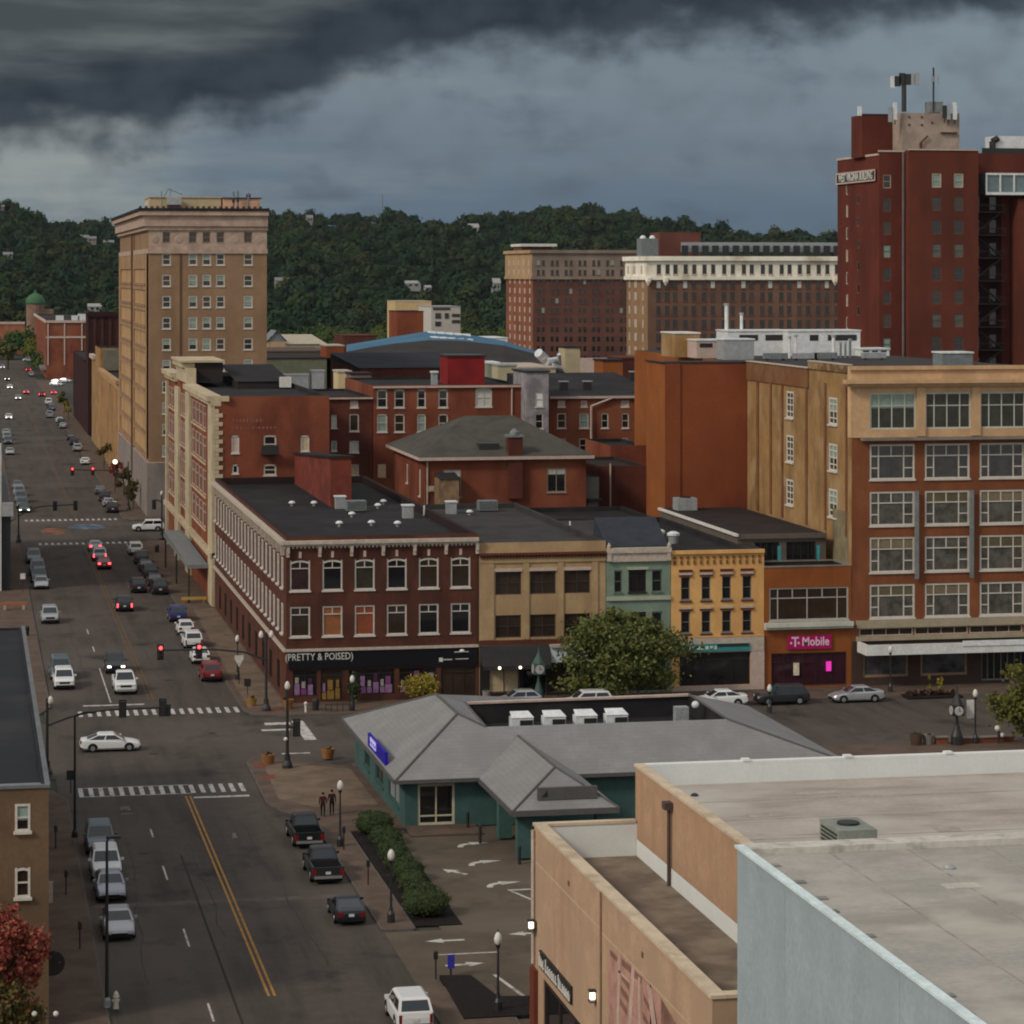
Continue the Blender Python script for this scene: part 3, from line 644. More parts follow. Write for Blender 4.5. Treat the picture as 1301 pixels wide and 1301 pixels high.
part('canopy', c, CANW, b7); part('canopy_deck', MB().poly([(81.2,242.2,3.9),(103.5,242.2,3.9),(103.5,244.7,3.9),(81.2,244.7,3.9)]), TAR, b7)
part('canopy_trim', MB().box(90.2,96.5,241.82,241.89,4.0,4.5), METALW, b7)
for x in (86.85,92.25,97.65):
    part('banner_rail', MB().box(x-.3,x+.05,244.5,244.75,10.0,18.2).box(x-.2,x-.05,244.75,244.99,17.5,17.7).box(x-.2,x-.05,244.75,244.99,10.5,10.7), METALB, b7)
# ================================================================== 7 rust slab behind
b8 = thing('rust_slab_building', 'windowless slab building with rust red front and orange side wall', 'building', (71.5,280,0))
w = MB().wall('S',280,71.6,104,0,29.05); w.poly([(104,280,0),(104,328,0),(104,328,29.05),(104,280,29.05)]); w.poly([(80,328,0),(104,328,0),(104,328,29.05),(80,328,29.05)]); part('front_wall', w, BR_SLAB, b8)
w = MB().wall('W',71.58,280,288.1,0,29.05); w.poly([(71.58,288.1,0),(80,288.1,0),(80,288.1,29.05),(71.58,288.1,29.05)]); w.poly([(80,288.1,0),(80,328,0),(80,328,29.05),(80,288.1,29.05)]); part('side_wall', w, BR_SLAB2, b8)
part('roof', MB().poly([(71.58,280,29.05),(104,280,29.05),(104,328,29.05),(80,328,29.05),(80,288.1,29.05),(71.58,288.1,29.05)]), TARG, b8)
part('coping', MB().box(71.4,80.35,279.9,280.3,29.053,29.2).box(71.4,71.75,280.3,288.0,29.053,29.2), METALD, b8)
part('pier', MB().box(71.62,73.2,279.86,279.985,13.9,29.0), BR_SLAB, b8)
# roof plant
def plant(name, x0, x1, ytop, ybot, v, d, m, label, louv=None, cat='roof plant'):
    u0, u1 = ux(x0,v), ux(x1,v); z0 = 29.05; z1 = zh(ytop,(u0+u1)/2,v)
    t = thing(name, label, cat, (u0,v,z0)); part('housing', MB().box(u0,u1,v,v+d,z0,z1), m, t)
    part('cap', MB().box(u0-.1,u1+.1,v-.1,v+d+.1,z1+.003,z1+.15), METALW, t)
    if louv:
        c = MB()
        for a,q in louv: c.box(u0+(u1-u0)*a,u0+(u1-u0)*q,v-.03,v-.003,z0+(z1-z0)*.62,z0+(z1-z0)*.86)
        part('louvre', c, METALD, t)
    return t
plant('penthouse', 857, 889, 424, 458, 300, 6, OCHRE, 'ochre penthouse box at the left end of the slab roof', cat='penthouse')
plant('penthouse', 885, 925, 433, 458, 296, 4, TRIMP, 'pale pinkish machine room beside the ochre penthouse', [(.1,.5)], 'penthouse')
plant('air_handler', 925, 1004, 421, 458, 304, 5, METALW, 'long white air handler with three dark louvres', [(.18,.48),(.6,.9)], 'air handler')
plant('air_handler', 1001, 1093, 421, 458, 302, 5, METALW, 'white air handler at the right with pipe bank in front', [(.3,.42),(.55,.95)], 'air handler')
plant('cooling_unit', 920, 958, 432, 455, 290, 3, METALG, 'grey cooling unit in front of the white air handlers', None, 'cooling unit')
plant('air_handler', 1093, 1130, 444, 458, 300, 4, METALW, 'low white ducted unit right of the pipe bank', [(.1,.3),(.4,.6),(.7,.9)], 'air handler')
plant('cooling_unit', 1198, 1236, 449, 466, 262, 3, METALB, 'grey blue box unit alone on the cream topped block roof', None, 'cooling unit')
for k,(x,yt,r,lab) in enumerate([(923,388,.22,'tallest white flue on the slab roof'),(942,400,.18,'shorter white flue beside the tallest one'),(1003,430,.14,'white riser pipe in front of the long air handler'),(1011,428,.14,'pale riser pipe right beside the white riser'),(1059,428,.2,'thick white duct pipe before the right air handler'),(1068,437,.12,'first thin grey pipe of the pipe bank'),(1074,437,.12,'second thin grey pipe of the pipe bank'),(1080,433,.14,'last grey pipe of the pipe bank')]):
    v = 294 if k > 1 else 306; u = ux(x,v); t = thing('flue', lab, 'flue', (u,v,29.05)); zt = zh(yt,u,v)
    part('pipe', MB().cyl((u,v,29.05),(u,v,zt),r), METALW if k < 5 else METALB, t); part('cowl', MB().cyl((u,v,zt+.003),(u,v,zt+.25),r*1.5), METALG, t)
c = MB(); rr = random.Random(4)
for k,(x,y,lab) in enumerate([(985,455,'low duct run at the left foot of the air handlers'),(1022,455,'low duct run in the middle of the slab roof'),(1048,456,'low valve cabinet beside the pipe bank'),(1110,457,'flat white duct at the right end of the plant')]):
    v = 287; u = ux(x,v); t = thing('duct_run', lab, 'duct', (u,v,29.05)); part('duct', MB().box(u-1.3,u+1.3,v-.4,v+.4,29.25,29.8+.2*rr.random()), METALG if k%2 else METALB, t); part('support', MB().box(u-1,u-.85,v-.3,v+.3,29.05,29.247).box(u+.85,u+1,v-.3,v+.3,29.05,29.247), METALD, t)
# ================================================================== hip roofed brick hall
hv = 300.; hu0, hu1, hb = 49.4, 67.6, 323.
b9 = thing('hip_roof_hall', 'red brick hall with dark grey hip roof, chimney and skylight', 'building', (hu0,hv,0))
ez = 18.2
ops = [(ux(563,hv),ux(586,hv),13.7,16.8),(ux(695,hv),ux(719,hv),14.1,16.8)]
shell(b9, hu0, hu1, hv, hb, 17.9, BR_RED, TAR, ops, [(303,304.2,13.6,16.6),(312,313.2,14.4,16.6)], par=.0)
for o in ops: window(b9,'S',hv,*o,.12,bv=(fr(.5),),bh=(fr(.74),),fm=mat('frame_tan', (.24,.19,.15), .8, .12),pm=GLASS,blind=(.25,BLIND))
window(b9,'W',hu0,303,304.2,13.6,16.6,.2,pm=BOARD); window(b9,'W',hu0,312,313.2,14.4,16.6,.2,pm=GLASS2)
e = .8; rz = 22.1; a0,a1,c0,c1 = hu0-e,hu1+e,hv-e,hb+e; ry = (c0+c1)/2; r0, r1 = ux(590,ry), ux(652,ry)
m = MB(); m.poly([(a0,c0,ez),(a1,c0,ez),(r1,ry,rz),(r0,ry,rz)]); m.poly([(a0,c1,ez),(a0,c0,ez),(r0,ry,rz)]); m.poly([(a1,c0,ez),(a1,c1,ez),(r1,ry,rz)]); m.poly([(a1,c1,ez),(a0,c1,ez),(r0,ry,rz),(r1,ry,rz)])
part('roof', m, stained('shingle_grey', (.066,.062,.052), (.050,.047,.040), .5, .45, .65, .95), b9)
c = MB(); c.box(a0,a1,c0,c0+.2,ez-.35,ez-.004); c.box(a0,a0+.2,c0+.2,c1,ez-.35,ez-.004); part('gutter', c, TRIMP, b9)
part('downspout', MB().cyl((hu0+.25,hv-.12,12),(hu0+.25,hv-.12,ez-.36),.09), TRIM, b9)
cu = ux(654,hv); k = part('chimney', MB().box(cu-.8,cu+.8,hv-.55,hv+.9,13.5,20.3), BR_RED2, b9)
sub('chimney_cap', MB().box(cu-.95,cu+.95,hv-.7,hv+1.05,20.303,20.55).lathe((cu,hv+.1,20.553),[(.55,0),(.55,.3),(.15,.7)],8), METALB, k)
su = ux(618,hv+3); part('skylight', MB().box(su-1.1,su+1.1,hv+1.2,hv+3.,ez+.55,ez+1.35), METALD, b9)
t = thing('roof_shed', 'small wooden lean to box at the hall front left corner', 'shed', (50.6,297,13.6)); part('wall', MB().box(50.4,52.6,296.5,299.6,12.5,16.0), stained('shed_wood', (.23,.15,.085), (.16,.10,.06), .9, .45, .6, .95), t); part('roof', MB().poly([(50.3,296.3,16.05),(52.7,296.3,16.05),(52.7,299.7,16.5),(50.3,299.7,16.5)]), TAR, t)
t = thing('wall_lamp', 'small pale square box fixed on the hall brick front', 'junction box', (55.2,299.8,14.2)); part('box', MB().box(ux(548,hv)-.35,ux(548,hv)+.35,299.8,299.98,14.4,15.0), TRIMP, t); part('cover', MB().box(ux(548,hv)-.25,ux(548,hv)+.25,299.76,299.797,14.5,14.9), TRIM, t)
# long low parapets & flat roofs in the alley gap between front row and hall
t = thing('alley_annex', 'low dark roofed annex behind the tan and green blocks', 'building', (57,287.2,0))
shell(t, 45.4, 57.0, 287.1, 298.9, 13.0, BR_RED2, TARB, par=.35, pt=.3, coping=METALD)
t = thing('alley_shed', 'low black roofed shed between green block and orange slab', 'building', (57.3,276,0)); shell(t, 57.3, 71.3, 279.2, 298, 12.6, BR_RED2, TAR, par=.5, pt=.3)
# low brick yard buildings right of the hall
def box_bldg(name, label, x0, x1, ytop, v, d, wm, rm, cat='building', par=.4, z0=0, group=None, wins=None, u1=None):
    u0 = ux(x0,v); u1 = u1 or ux(x1,v); z1 = zh(ytop,(u0+u1)/2,v)
    t = thing(name, label, cat, (u0,v,0), 0, group); shell(t,u0,u1,v,v+d,z1,wm,rm,par=par,pt=.25,z0=z0); t['_z'] = z1; del t['_z']
    return t, u0, u1, z1
t,u0,u1,z1 = box_bldg('brick_yard_building', 'low dark brick building left of the orange slab wall', 762, 822, 592, 306, 16, BR_RED2, TARB)
part('vent_pipe', MB().cyl((u0+1.2,305.8,10),(u0+1.2,305.8,z1+.3),.1), TRIM, t)
t,u0,u1,z1 = box_bldg('grey_stair_shed', 'pale grey rendered stair shed beside the hall right side', 740, 761, 606, 302, 6, mat('shed_grey', (.17,.17,.15), .9, .15), TAR, 'shed', par=.1)
part('door_hood', MB().box(u0+.4,u1+.1,300.9,301.97,z1-2.6,z1-2.4), METALD, t); part('door', MB().box(u0+.6,u1-.2,301.9,301.985,z1-4.9,z1-2.8), mat('door_pale', (.26,.27,.25), .7, .1), t)
t,u0,u1,z1 = box_bldg('brick_terrace', 'brick terrace block with a small black door below the roof gutter', 776, 824, 566, 322, 14, BR_RED, TAR)
# ================================================================== long red brick building behind
LV = 340.
b10 = thing('long_brick_building', 'long three storey red brick rear block with black roof and red penthouse', 'building', (ux(475,LV),LV,0))
def zL(y, x): return zh(y, ux(x,LV), LV)
wins = []
for x0,x1 in ((479,492),(501,514),(530,541),(557,569)): wins += [(x0,x1,495,518),(x0,x1,526,549)]
wins += [(604,625,493,517)]
W10 = [(ux(a,LV),ux(b,LV),zL(d,b),zL(c,a)) for a,b,c,d in wins]
ua, ub = ux(474,LV), ux(665,LV)
shell(b10, ua, ub, LV, LV+26, zL(489,560), BR_RED, TAR, W10, par=.3, pt=.3)
for i,o in enumerate(W10): window(b10,'S',LV,*o,.14,pm=[GLASS,BLINDG,GLASS,GLASS2][i%4] if i<8 else BLIND,bh=(fr(.5),),bv=(fr(.5),) if i==8 else (),arch=.1)
part('cornice', MB().box(ua,ub,LV-.35,LV-.02,zL(490,560)-.25,zL(490,560)-.01), TRIMP, b10)
part('downspout', MB().cyl((ub-1.5,LV-.12,15),(ub-1.5,LV-.12,zL(490,560)-.3),.1), TRIMP, b10)
pu0, pu1 = ux(569,LV+8), ux(616,LV+8); k = part('penthouse', MB().box(pu0,pu1,LV+8,LV+14,zL(489,560)-.3,zh(453,(pu0+pu1)/2,LV+8)), stained('painted_crimson', (.19,.016,.016), (.14,.012,.014), .3, .45, .65, .8), b10)
sub('penthouse_cap', MB().box(pu0-.2,pu1+.2,LV+7.8,LV+14.2,zh(453,(pu0+pu1)/2,LV+8)+.003,zh(453,(pu0+pu1)/2,LV+8)+.2), METALD, k)
t = thing('roof_vent', 'small grey box vent on the long brick roof left of the red penthouse', 'roof vent', (ux(552,LV+6),LV+6,zL(489,560))); part('housing', MB().box(ux(549,LV+6),ux(556,LV+6),LV+6,LV+7,zL(489,560)-.3,zL(489,560)+1.3), METALG, t); part('cap', MB().box(ux(548,LV+6),ux(557,LV+6),LV+5.8,LV+7.2,zL(489,560)+1.303,zL(489,560)+1.5), METALW, t)
b11 = thing('lower_brick_wing', 'lower red brick wing with square attic vents left of the long block', 'building', (ux(411,LV),LV,0))
ua2, ub2 = ux(411,LV), ua-.08
W11 = [(ux(a,LV),ux(b,LV),zL(d,b),zL(c,a)) for a,b,c,d in ((445,455,509,518),(421,428,527,544),(444,456,526,548),(421,428,560,573),(444,456,560,575),(443,456,590,604))]
shell(b11, ua2, ub2, LV, LV+24, zL(504,440), BR_RED2, TAR, W11, par=.3, pt=.3)
for i,o in enumerate(W11): window(b11,'S',LV,*o,.12,pm=[TRIMP,BLIND,GLASS2,BLINDG,BLIND,BOARD][i],arch=.08)
part('cornice', MB().box(ua2,ub2,LV-.35,LV-.02,zL(505,440)-.2,zL(505,440)-.01), TRIMP, b11)
part('wall_light_panel', MB().box(ux(480,LV),ux(490,LV),LV-.06,LV-.02,zL(607,480),zL(590,480)), BOARD, b11)
# grey stair tower + right brick range
GV = 337.
t = thing('grey_stair_tower', 'mottled grey stair tower with white windows between two brick ranges', 'stair tower', (ux(668,GV),GV,0))
u0,u1 = ux(668,GV),ux(697,GV); z1 = zh(473,u0,GV)
o = [(ux(680,GV),ux(690,GV),zh(517,u0,GV),zh(498,u0,GV)),(ux(680,GV),ux(690,GV),zh(545,u0,GV),zh(526,u0,GV))]
shell(t,u0,u1,GV,GV+8,z1,stained('mottled_grey', (.25,.235,.24), (.16,.15,.155), .6, .45, .6, .9),TAR,o,par=.15)
window(t,'S',GV,*o[0],.1,pm=mat('pane_white', (.62,.62,.62), .5, .1),bh=(fr(.5),)); window(t,'S',GV,*o[1],.1,pm=GLASS,bh=(fr(.5),))
part('coping', MB().box(u0-.2,u1+.2,GV-.2,GV+8.2,z1+.003,z1+.2), METALD, t)
b12 = thing('right_brick_range', 'red brick range with black roof, attic vents and long pale downpipe', 'building', (ux(698,LV),LV,0))
W12 = [(ux(a,LV),ux(b,LV),zL(d,b),zL(c,a)) for a,b,c,d in ((709,718,509,517),(738,746,509,517),(789,799,509,517),(708,719,525,544),(736,748,525,544),(764,773,525,544),(790,799,525,544),(709,719,557,575),(736,747,557,575),(765,772,558,575),(790,798,556,567))]
u0,u1 = ux(698,LV),ux(845,LV); zr = zL(504,760)
shell(b12,u0,u1,LV,LV+3,zr,BR_RED,TAR,W12,par=0)
for i,o in enumerate(W12): window(b12,'S',LV,*o,.11,pm=TRIMP if i<3 else (GLASS2,BLINDG,GLASS)[i%3],arch=.1 if i>2 else 0,bh=(fr(.5),) if i>2 else ())
m = MB(); zt = zh(474,u0,LV+28); m.poly([(u0,LV-.3,zr+.05),(u1,LV-.3,zr+.05),(u1,LV+28,zt),(u0,LV+28,zt)]); m.poly([(u0,LV+3,zr-3),(u0,LV+28,zr-3),(u0,LV+28,zt),(u0,LV+3,zr)]); m.poly([(u0,LV+28,0),(u1,LV+28,0),(u1,LV+28,zt),(u0,LV+28,zt)]); part('roof_slope', m, TAR, b12)
part('gutter', MB().box(u0,u1,LV-.45,LV-.3,zr-.2,zr+.1), TRIMP, b12)
dx = ux(751,LV-.3); part('downpipe', MB().tube([(ux(779,LV),LV-.35,zr-.1),(dx,LV-.35,zL(516,751)),(dx,LV-.35,zL(596,751))],.14), TRIMP, b12)
for k,(x,lab) in enumerate(((716,'left square dormer vent on the black slate range roof'),(746,'right round topped vent on the black slate range roof'),(805,'far right grey vent on the black slate range roof'))):
    v = LV+(7 if k<2 else 18); u = ux(x,v); z = zr+(zt-zr)*(v-LV)/28; t = thing('roof_vent', lab, 'roof vent', (u,v,z)); part('housing', MB().box(u-.5,u+.5,v-.4,v+.4,z-.3,z+1.1), METALD, t); part('cap', MB().box(u-.6,u+.6,v-.5,v+.5,z+1.103,z+1.25), METALG, t)
# ================================================================== cream ornate building on the street
b13 = thing('ornate_building', 'four storey red and cream ornate block with quoins and stepped cornice', 'building', (27.8,317.5,0))
CV0, CV1 = 317.45, 394.
zt = 24.3
W13 = [(ux(a,CV0),ux(b,CV0),zh(d,ux(a,CV0),CV0),zh(c,ux(a,CV0),CV0)) for a,b,c,d in ((294,304,553,576),(335,351,553,576),(382,393,553,574),(295,303,590,602),(335,351,590,604))]
bays = []
seg = [(329.3,350.7,4),(357.8,369.1,3),(376.7,391.5,3)]
flo = [(19.9,22.6),(15.9,18.9),(11.9,14.9),(8.0,10.9)]
oW = []
for (a,q,n) in seg:
    n = n or 3
    for i in range(n):
        wd = (q-a)/n
        for (z0,z1) in flo: oW.append((a+i*wd+.5, a+(i+1)*wd-.5, z0, z1))
shell(b13, 27.8, 41.05, CV0, CV1, zt, BR_RED, TAR, W13, oW, par=.5, pt=.4)
PNB = mat('pane_bronze', (.13,.058,.034), .35, .4, .8, spec=.5)
for o in oW: window(b13,'W',27.8,*o,.10,fm=TRIMP,pm=PNB,bh=(fr(.62),),inset=.04,sill=False)
for i,o in enumerate(W13): window(b13,'S',CV0,*o,.16,pm=[TRIMP,GLASS,BOARD,GLASS,GLASS2][i],bh=(fr(.5),) if i in (1,4) else (),arch=.1)
c = MB()
for (a,q) in ((317.46,323.),(351,357.4),(369.4,376.3),(391.8,394)): c.box(27.45,27.79,a,q,0,23.2)
part_each('pilaster', c, CREAMB, b13)
c = MB(); z = 6.4; i = 0
while z < 22.6:
    c.box(27.8,28.7 if i%2 else 28.25,CV0-.12,CV0-.01,z,z+.46); z += .5; i += 1
part('quoin', c, CREAMB, b13)
c = MB()
for (a,q,n) in seg:
    for (z0,z1) in flo: c.box(27.66,27.792,a,q,z0-.34,z0-.16)
c.box(27.2,27.79,317.46,394,5.7,6.3); part('spandrel_band', c, CREAMB, b13)
c = MB()
for (a,q,h,o) in ((317.4,354,.0,0),(356,372,2.6,.0),(375,394,.6,0)):
    c.box(26.9,28.6,a,q,23.75+h,24.35+h); c.box(27.3,28.5,a,q,23.2+h,23.747+h)
c.box(28.62,29.4,317.0,CV0-.02,23.75,24.35); c.box(27.4,28.6,354.02,371.98,24.35,26.3)
part('cornice', c, CREAMB, b13)
c = MB(); c.box(28.62,32.2,356,372,24.5,27.0); c.box(28.62,31.5,375,394,24.4,25.0); part('attic', c, TARB, b13)
part('attic_cornice', MB().box(26.7,32.4,355.4,372.2,27.003,27.28), CREAMB, b13)
c = MB(); rr = random.Random(3); u = ux(296,CV0); 
for row,(z,h,n) in enumerate(((21.3,.42,9),(20.55,.22,12))):
    x = u
    for i in range(n):
        wd = .2+.22*rr.random(); c.box(x,x+wd*.5,CV0-.03,CV0-.008,z,z+h); c.box(x,x+wd,CV0-.03,CV0-.009,z+h*.5,z+h*.66); x += wd+.1
part('painted_sign', c, mat('ghost_paint', (.24,.11,.085), .9, .4, 3.), b13)
part('fire_balcony', MB().box(ux(331,CV0),ux(353,CV0),CV0-1.1,CV0-.02,17.6,17.75).box(ux(331,CV0),ux(353,CV0),CV0-1.1,CV0-1.05,17.75,18.7), METALD, b13)
# street canopy and shop front
part('canopy', MB().box(25.0,27.4,322,362,4.1,4.5).poly([(25,322,4.52),(27.4,322,4.52),(27.4,362,4.9),(25,362,4.9)]), METALB, b13)
part_each('canopy_post', MB().cyl((25.2,322.3,.1),(25.2,322.3,4.1),.12).cyl((25.2,342,.1),(25.2,342,4.1),.12).cyl((25.2,361,.1),(25.2,361,4.1),.12), METALD, b13)
# roof clutter behind it (black stepped roofs)
t = thing('roof_house', 'low black roof house with white hatch on the ornate block', 'roof house', (33,352,24)); part('wall', MB().box(33.5,40.0,350,372,23.8,24.7), TARB, t); part('roof', MB().poly([(33.3,349.8,24.73),(40.3,349.8,24.73),(40.3,372.2,26.2),(33.3,372.2,26.2)]), TAR, t); part('hatch', MB().box(38.8,40.2,348.5,349.6,24.0,25.3), TRIMW, t)
# ================================================================== tower
TV0, TV1, TU0, TU1 = 437., 521., 27.9, 46.5
b14 = thing('tower_block', 'tall thirteen storey tan brick tower with pale terracotta crown', 'tower', (TU0,TV0,0))
def zT(y): return zh(y, 28., TV0)
colx = [(206,217),(239.5,250.5),(257,268),(274.5,285.5),(309.5,321)]
rowy = [322+27.05*i for i in range(12)]
ops = []
for (a,q) in colx:
    ops.append((ux(a+1,TV0),ux(q-1,TV0),zT(308),zT(295)))
    for y in rowy: ops.append((ux(a,TV0),ux(q,TV0),zT(y+15),zT(y)))
shell(b14, TU0, TU1, TV0, TV1, 47.2, TOWB, TAR, ops, par=.4, pt=.4)
for i,o in enumerate(ops):
    top_ = i % 13 == 0
    rr_ = random.Random(i*7).random()
    window(b14,'S',TV0,*o,.05 if top_ else .17,fm=TOWT if top_ else FRAMEW,pm=GLASS2 if top_ else (GLASS,GLASS,GLASS2)[i%3],bh=(fr(.5),),blind=None if (top_ or rr_<.35) else (.45 if rr_<.8 else .85,BLINDG),inset=.1)
TOWB2 = stained('tower_brick_lit', (.29,.18,.10), (.235,.145,.082), .2, .45, .65, .9)  # tower brick lightened, sunlight on the street side put into the colour
c = MB(); c.box(TU0-.9,TU1+.1,TV0-.7,TV1+.9,45.9,47.6); c.box(TU0-1.5,TU1+.2,TV0-1.2,TV1+1.5,47.603,48.3); c.box(TU0-.5,TU1+.12,TV0-.4,TV1+.5,45.3,45.897); part('cornice', c, TOWT, b14)
part('cornice_roof', MB().box(TU0-1.7,TU1+.25,TV0-1.35,TV1+1.7,48.303,48.75), TAR, b14)
c = MB(); c.box(TU0-.25,TU1+.1,TV0-.25,TV0-.01,zT(322),zT(316)); c.box(TU0-.25,TU0-.01,TV0-.01,TV1,zT(322),zT(316)); c.box(TU0-.25,TU1+.1,TV0-.25,TV0-.01,zT(293),zT(288)); c.box(TU0-.25,TU0-.01,TV0-.01,TV1,zT(293),zT(288)); c.box(TU0-.3,TU1+.3,TV0-.3,TV0-.01,zT(594),zT(587)); c.box(TU0-.3,TU0-.01,TV0-.01,TV1,zT(594),zT(587))
part('band', c, TOWT, b14)
c = MB()
f = MB().wall('S',TV0-.12,TU0,TU1,zT(316),zT(293),[(o[0]-.05,o[1]+.05,o[2]-.05,o[3]+.05) for i,o in enumerate(ops) if i%13==0],.1); part('frieze', f, TOWT, b14)
for x in (197,227,298,329): c.lathe((ux(x,TV0),TV0-.16,0),[(0,0)],3) if False else c.cyl((ux(x,TV0),TV0-.125,zT(304)),(ux(x,TV0),TV0-.18,zT(304)),.7,.5,14)
part_each('medallion', c, mat('terracotta_medallion', (.33,.245,.19), .85, .2), b14)
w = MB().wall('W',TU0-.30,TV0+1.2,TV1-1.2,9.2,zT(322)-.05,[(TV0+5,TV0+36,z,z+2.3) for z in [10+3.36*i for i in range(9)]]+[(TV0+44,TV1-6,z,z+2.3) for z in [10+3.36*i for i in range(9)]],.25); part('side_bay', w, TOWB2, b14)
w = MB()
for z in [10+3.36*i for i in range(9)]: w.poly([(TU0-.07,TV0+5,z),(TU0-.07,TV0+36,z),(TU0-.07,TV0+36,z+2.3),(TU0-.07,TV0+5,z+2.3)]); w.poly([(TU0-.07,TV0+44,z),(TU0-.07,TV1-6,z),(TU0-.07,TV1-6,z+2.3),(TU0-.07,TV0+44,z+2.3)])
part('bay_panel', w, OCHRE2, b14)
c = MB()
for i in range(9):
    for z in (10+3.36*i,): c.box(TU0-.42,TU0-.302,TV0+4.6,TV0+36.4,z-.4,z-.02); c.box(TU0-.42,TU0-.302,TV0+43.6,TV1-5.6,z-.4,z-.02)
part('sill_band', c, TOWB, b14)
part('downspout', MB().box(TU0-.5,TU0-.305,TV0+38.5,TV0+40.6,4,zT(293)), mat('spout_brown', (.09,.05,.03), .8, .1), b14)
part('edge_pier', MB().box(ux(228.5,TV0),ux(230.5,TV0),TV0-.1,TV0-.01,9,zT(322)), mat('spout_brown', (.09,.05,.03)), b14)
part('base_storey', MB().box(TU0-.35,TU1+.35,TV0-.35,TV0-.015,0,8.6).box(TU0-.35,TU0-.015,TV0-.015,TV1,0,8.6), STONEG, b14)
part('cornice_crest', (lambda m: [m.box(TU0-1.6+.9*i,TU0-1.2+.9*i,TV0-1.3,TV0-.9,48.753,49.05) for i in range(22)] and m)(MB()), MAROON, b14)
PHA = mat('penthouse_khaki', (.40,.32,.19), .9, .12); PHB = mat('penthouse_peach', (.56,.33,.22), .9, .1)
t = thing('tower_penthouse', 'khaki penthouse box on the left of the tower roof', 'penthouse', (30,445,48.75)); pv=444.; part('wall', MB().box(ux(190,pv),ux(281,pv),pv,pv+12,48.75,zh(251,30,pv)), PHA, t); part('coping', MB().box(ux(189,pv),ux(282,pv),pv-.2,pv+12.2,zh(251,30,pv)+.003,zh(249.5,30,pv)), TRIM, t); part('door', MB().box(ux(186,pv),ux(189.6,pv),pv+1,pv+2,48.75,zh(256,30,pv)), TRIMW, t)
t = thing('tower_penthouse', 'peach coloured penthouse box on the right of the tower roof', 'penthouse', (42,445,48.75)); part('wall', MB().box(ux(283,pv),ux(330,pv),pv-.5,pv+10,48.75,zh(252,30,pv)), PHB, t); part('coping', MB().box(ux(282.5,pv),ux(332,pv),pv-.7,pv+10.2,zh(252,30,pv)+.003,zh(250.6,30,pv)), MAROON, t)
t = thing('cooling_tower', 'silver cooling tower with lattice antenna on the tan tower roof', 'cooling tower', (ux(221,442),442,48.75)); part('tank', MB().box(ux(212,442),ux(230,442),441,443.6,49.4,zh(251,30,442)), METALG, t); part('base', MB().box(ux(213,442),ux(229,442),441.2,443.4,48.75,49.4), METALD, t)
c = MB(); a = ux(208,442); q = ux(232,442)
c.tube([(a,442,zh(251,30,442)),(ux(214,442),442,zh(240,30,442)),(q,442,zh(247,30,442))],.07,5); c.cyl((ux(206,442),442,49),(ux(205,442),442,zh(243,30,442)),.08); c.tube([(ux(216,442),442,zh(250,30,442)),(ux(217,442),442,zh(239,30,442))],.05,5); part('lattice', c, METALB, t)
for k,(x,y,lab) in enumerate(((297,243,'left thin mast by the peach penthouse'),(302.5,242,'right thin mast by the peach penthouse'),(316,244,'short dish mast at the right end of the tower roof'))):
    u = ux(x,442); t = thing('roof_mast', lab, 'antenna', (u,442.5,48.75)); part('pole', MB().cyl((u,442.5,48.75),(u,442.5,zh(y,30,442)),.16), METALB, t); part('head', MB().box(u-.35,u+.35,442.4,442.6,zh(y+6,30,442),zh(y+2,30,442)) if k==2 else MB().box(u-.2,u+.2,442.3,442.49,zh(y+14,30,442),zh(y+8,30,442)), METALD, t)
# ================================================================== further down the street, right side
def far_wing(name, label, u0, u1, v0, v1, z1, wm, rm, cat='building', opS=(), opW=(), par=.3):
    t = thing(name, label, cat, (u0,v0,0)); shell(t,u0,u1,v0,v1,z1,wm,rm,opS,opW,par=par,pt=.3); return t
t = far_wing('ochre_building', 'low ochre block with tall pilasters just past the tan tower', 27.8, 46, 524, 597, 17.5, OCHRE2, TARB); c = MB()
for y in range(528,596,8): c.box(27.4,27.79,y,y+1.6,0,16.5)
c.box(27.2,28.2,524,597,17.503,18.2); part_each('pilaster', c, OCHRE2, t)
t = far_wing('ochre_tall_building', 'taller plain ochre block with grey end wall past the tower', 27.8, 46, 598, 622, 22.3, OCHRE, TARB); part('end_wall', MB().box(28.4,45.9,597.7,597.98,17.6,22.0), mat('end_wall_grey', (.14,.125,.09), .9, .15), t)
t = far_wing('ochre_shop_building', 'small ochre shop block between tall ochre block and dark block', 27.8, 46, 622.1, 640, 20.0, OCHRE, TARB); part('cornice', MB().box(27.2,28.2,622.1,640,19.2,20.05), TRIM, t)
DKB = stained('brick_umber', (.034,.013,.012), (.022,.010,.010), .3, .45, .65, .9, stretch=(1,1,.5))
t = far_wing('dark_brick_building', 'tall dark umber brick block far down the street', 27.8, 41.5, 660, 674, 29.2, DKB, TARB); c = MB()
for i in range(7): c.box(29+1.8*i,29.7+1.8*i,659.85,659.98,3,28)
part_each('pilaster', c, mat('umber_light', (.050,.020,.018), .9, .2), t); part('cornice', MB().box(27.4,41.9,659.5,659.98,28.2,29.0), DKB, t)
t = far_wing('dark_shop_building', 'lower dark brick shop row beyond the umber block', 27.8, 40, 674.5, 755, 17.5, DKB, TARB); part('cornice', MB().box(27.4,40,674.1,674.48,16.8,17.5), mat('umber_light', (.050,.020,.018)), t)
t = far_wing('pinkish_building', 'slim pinkish end wall beside the umber block', 41.8, 46, 668, 690, 27.0, TRIMP, TARB); part('wall_band', MB().box(42.2,43.2,667.8,667.98,12,26), METALG, t)
rv = 1017.
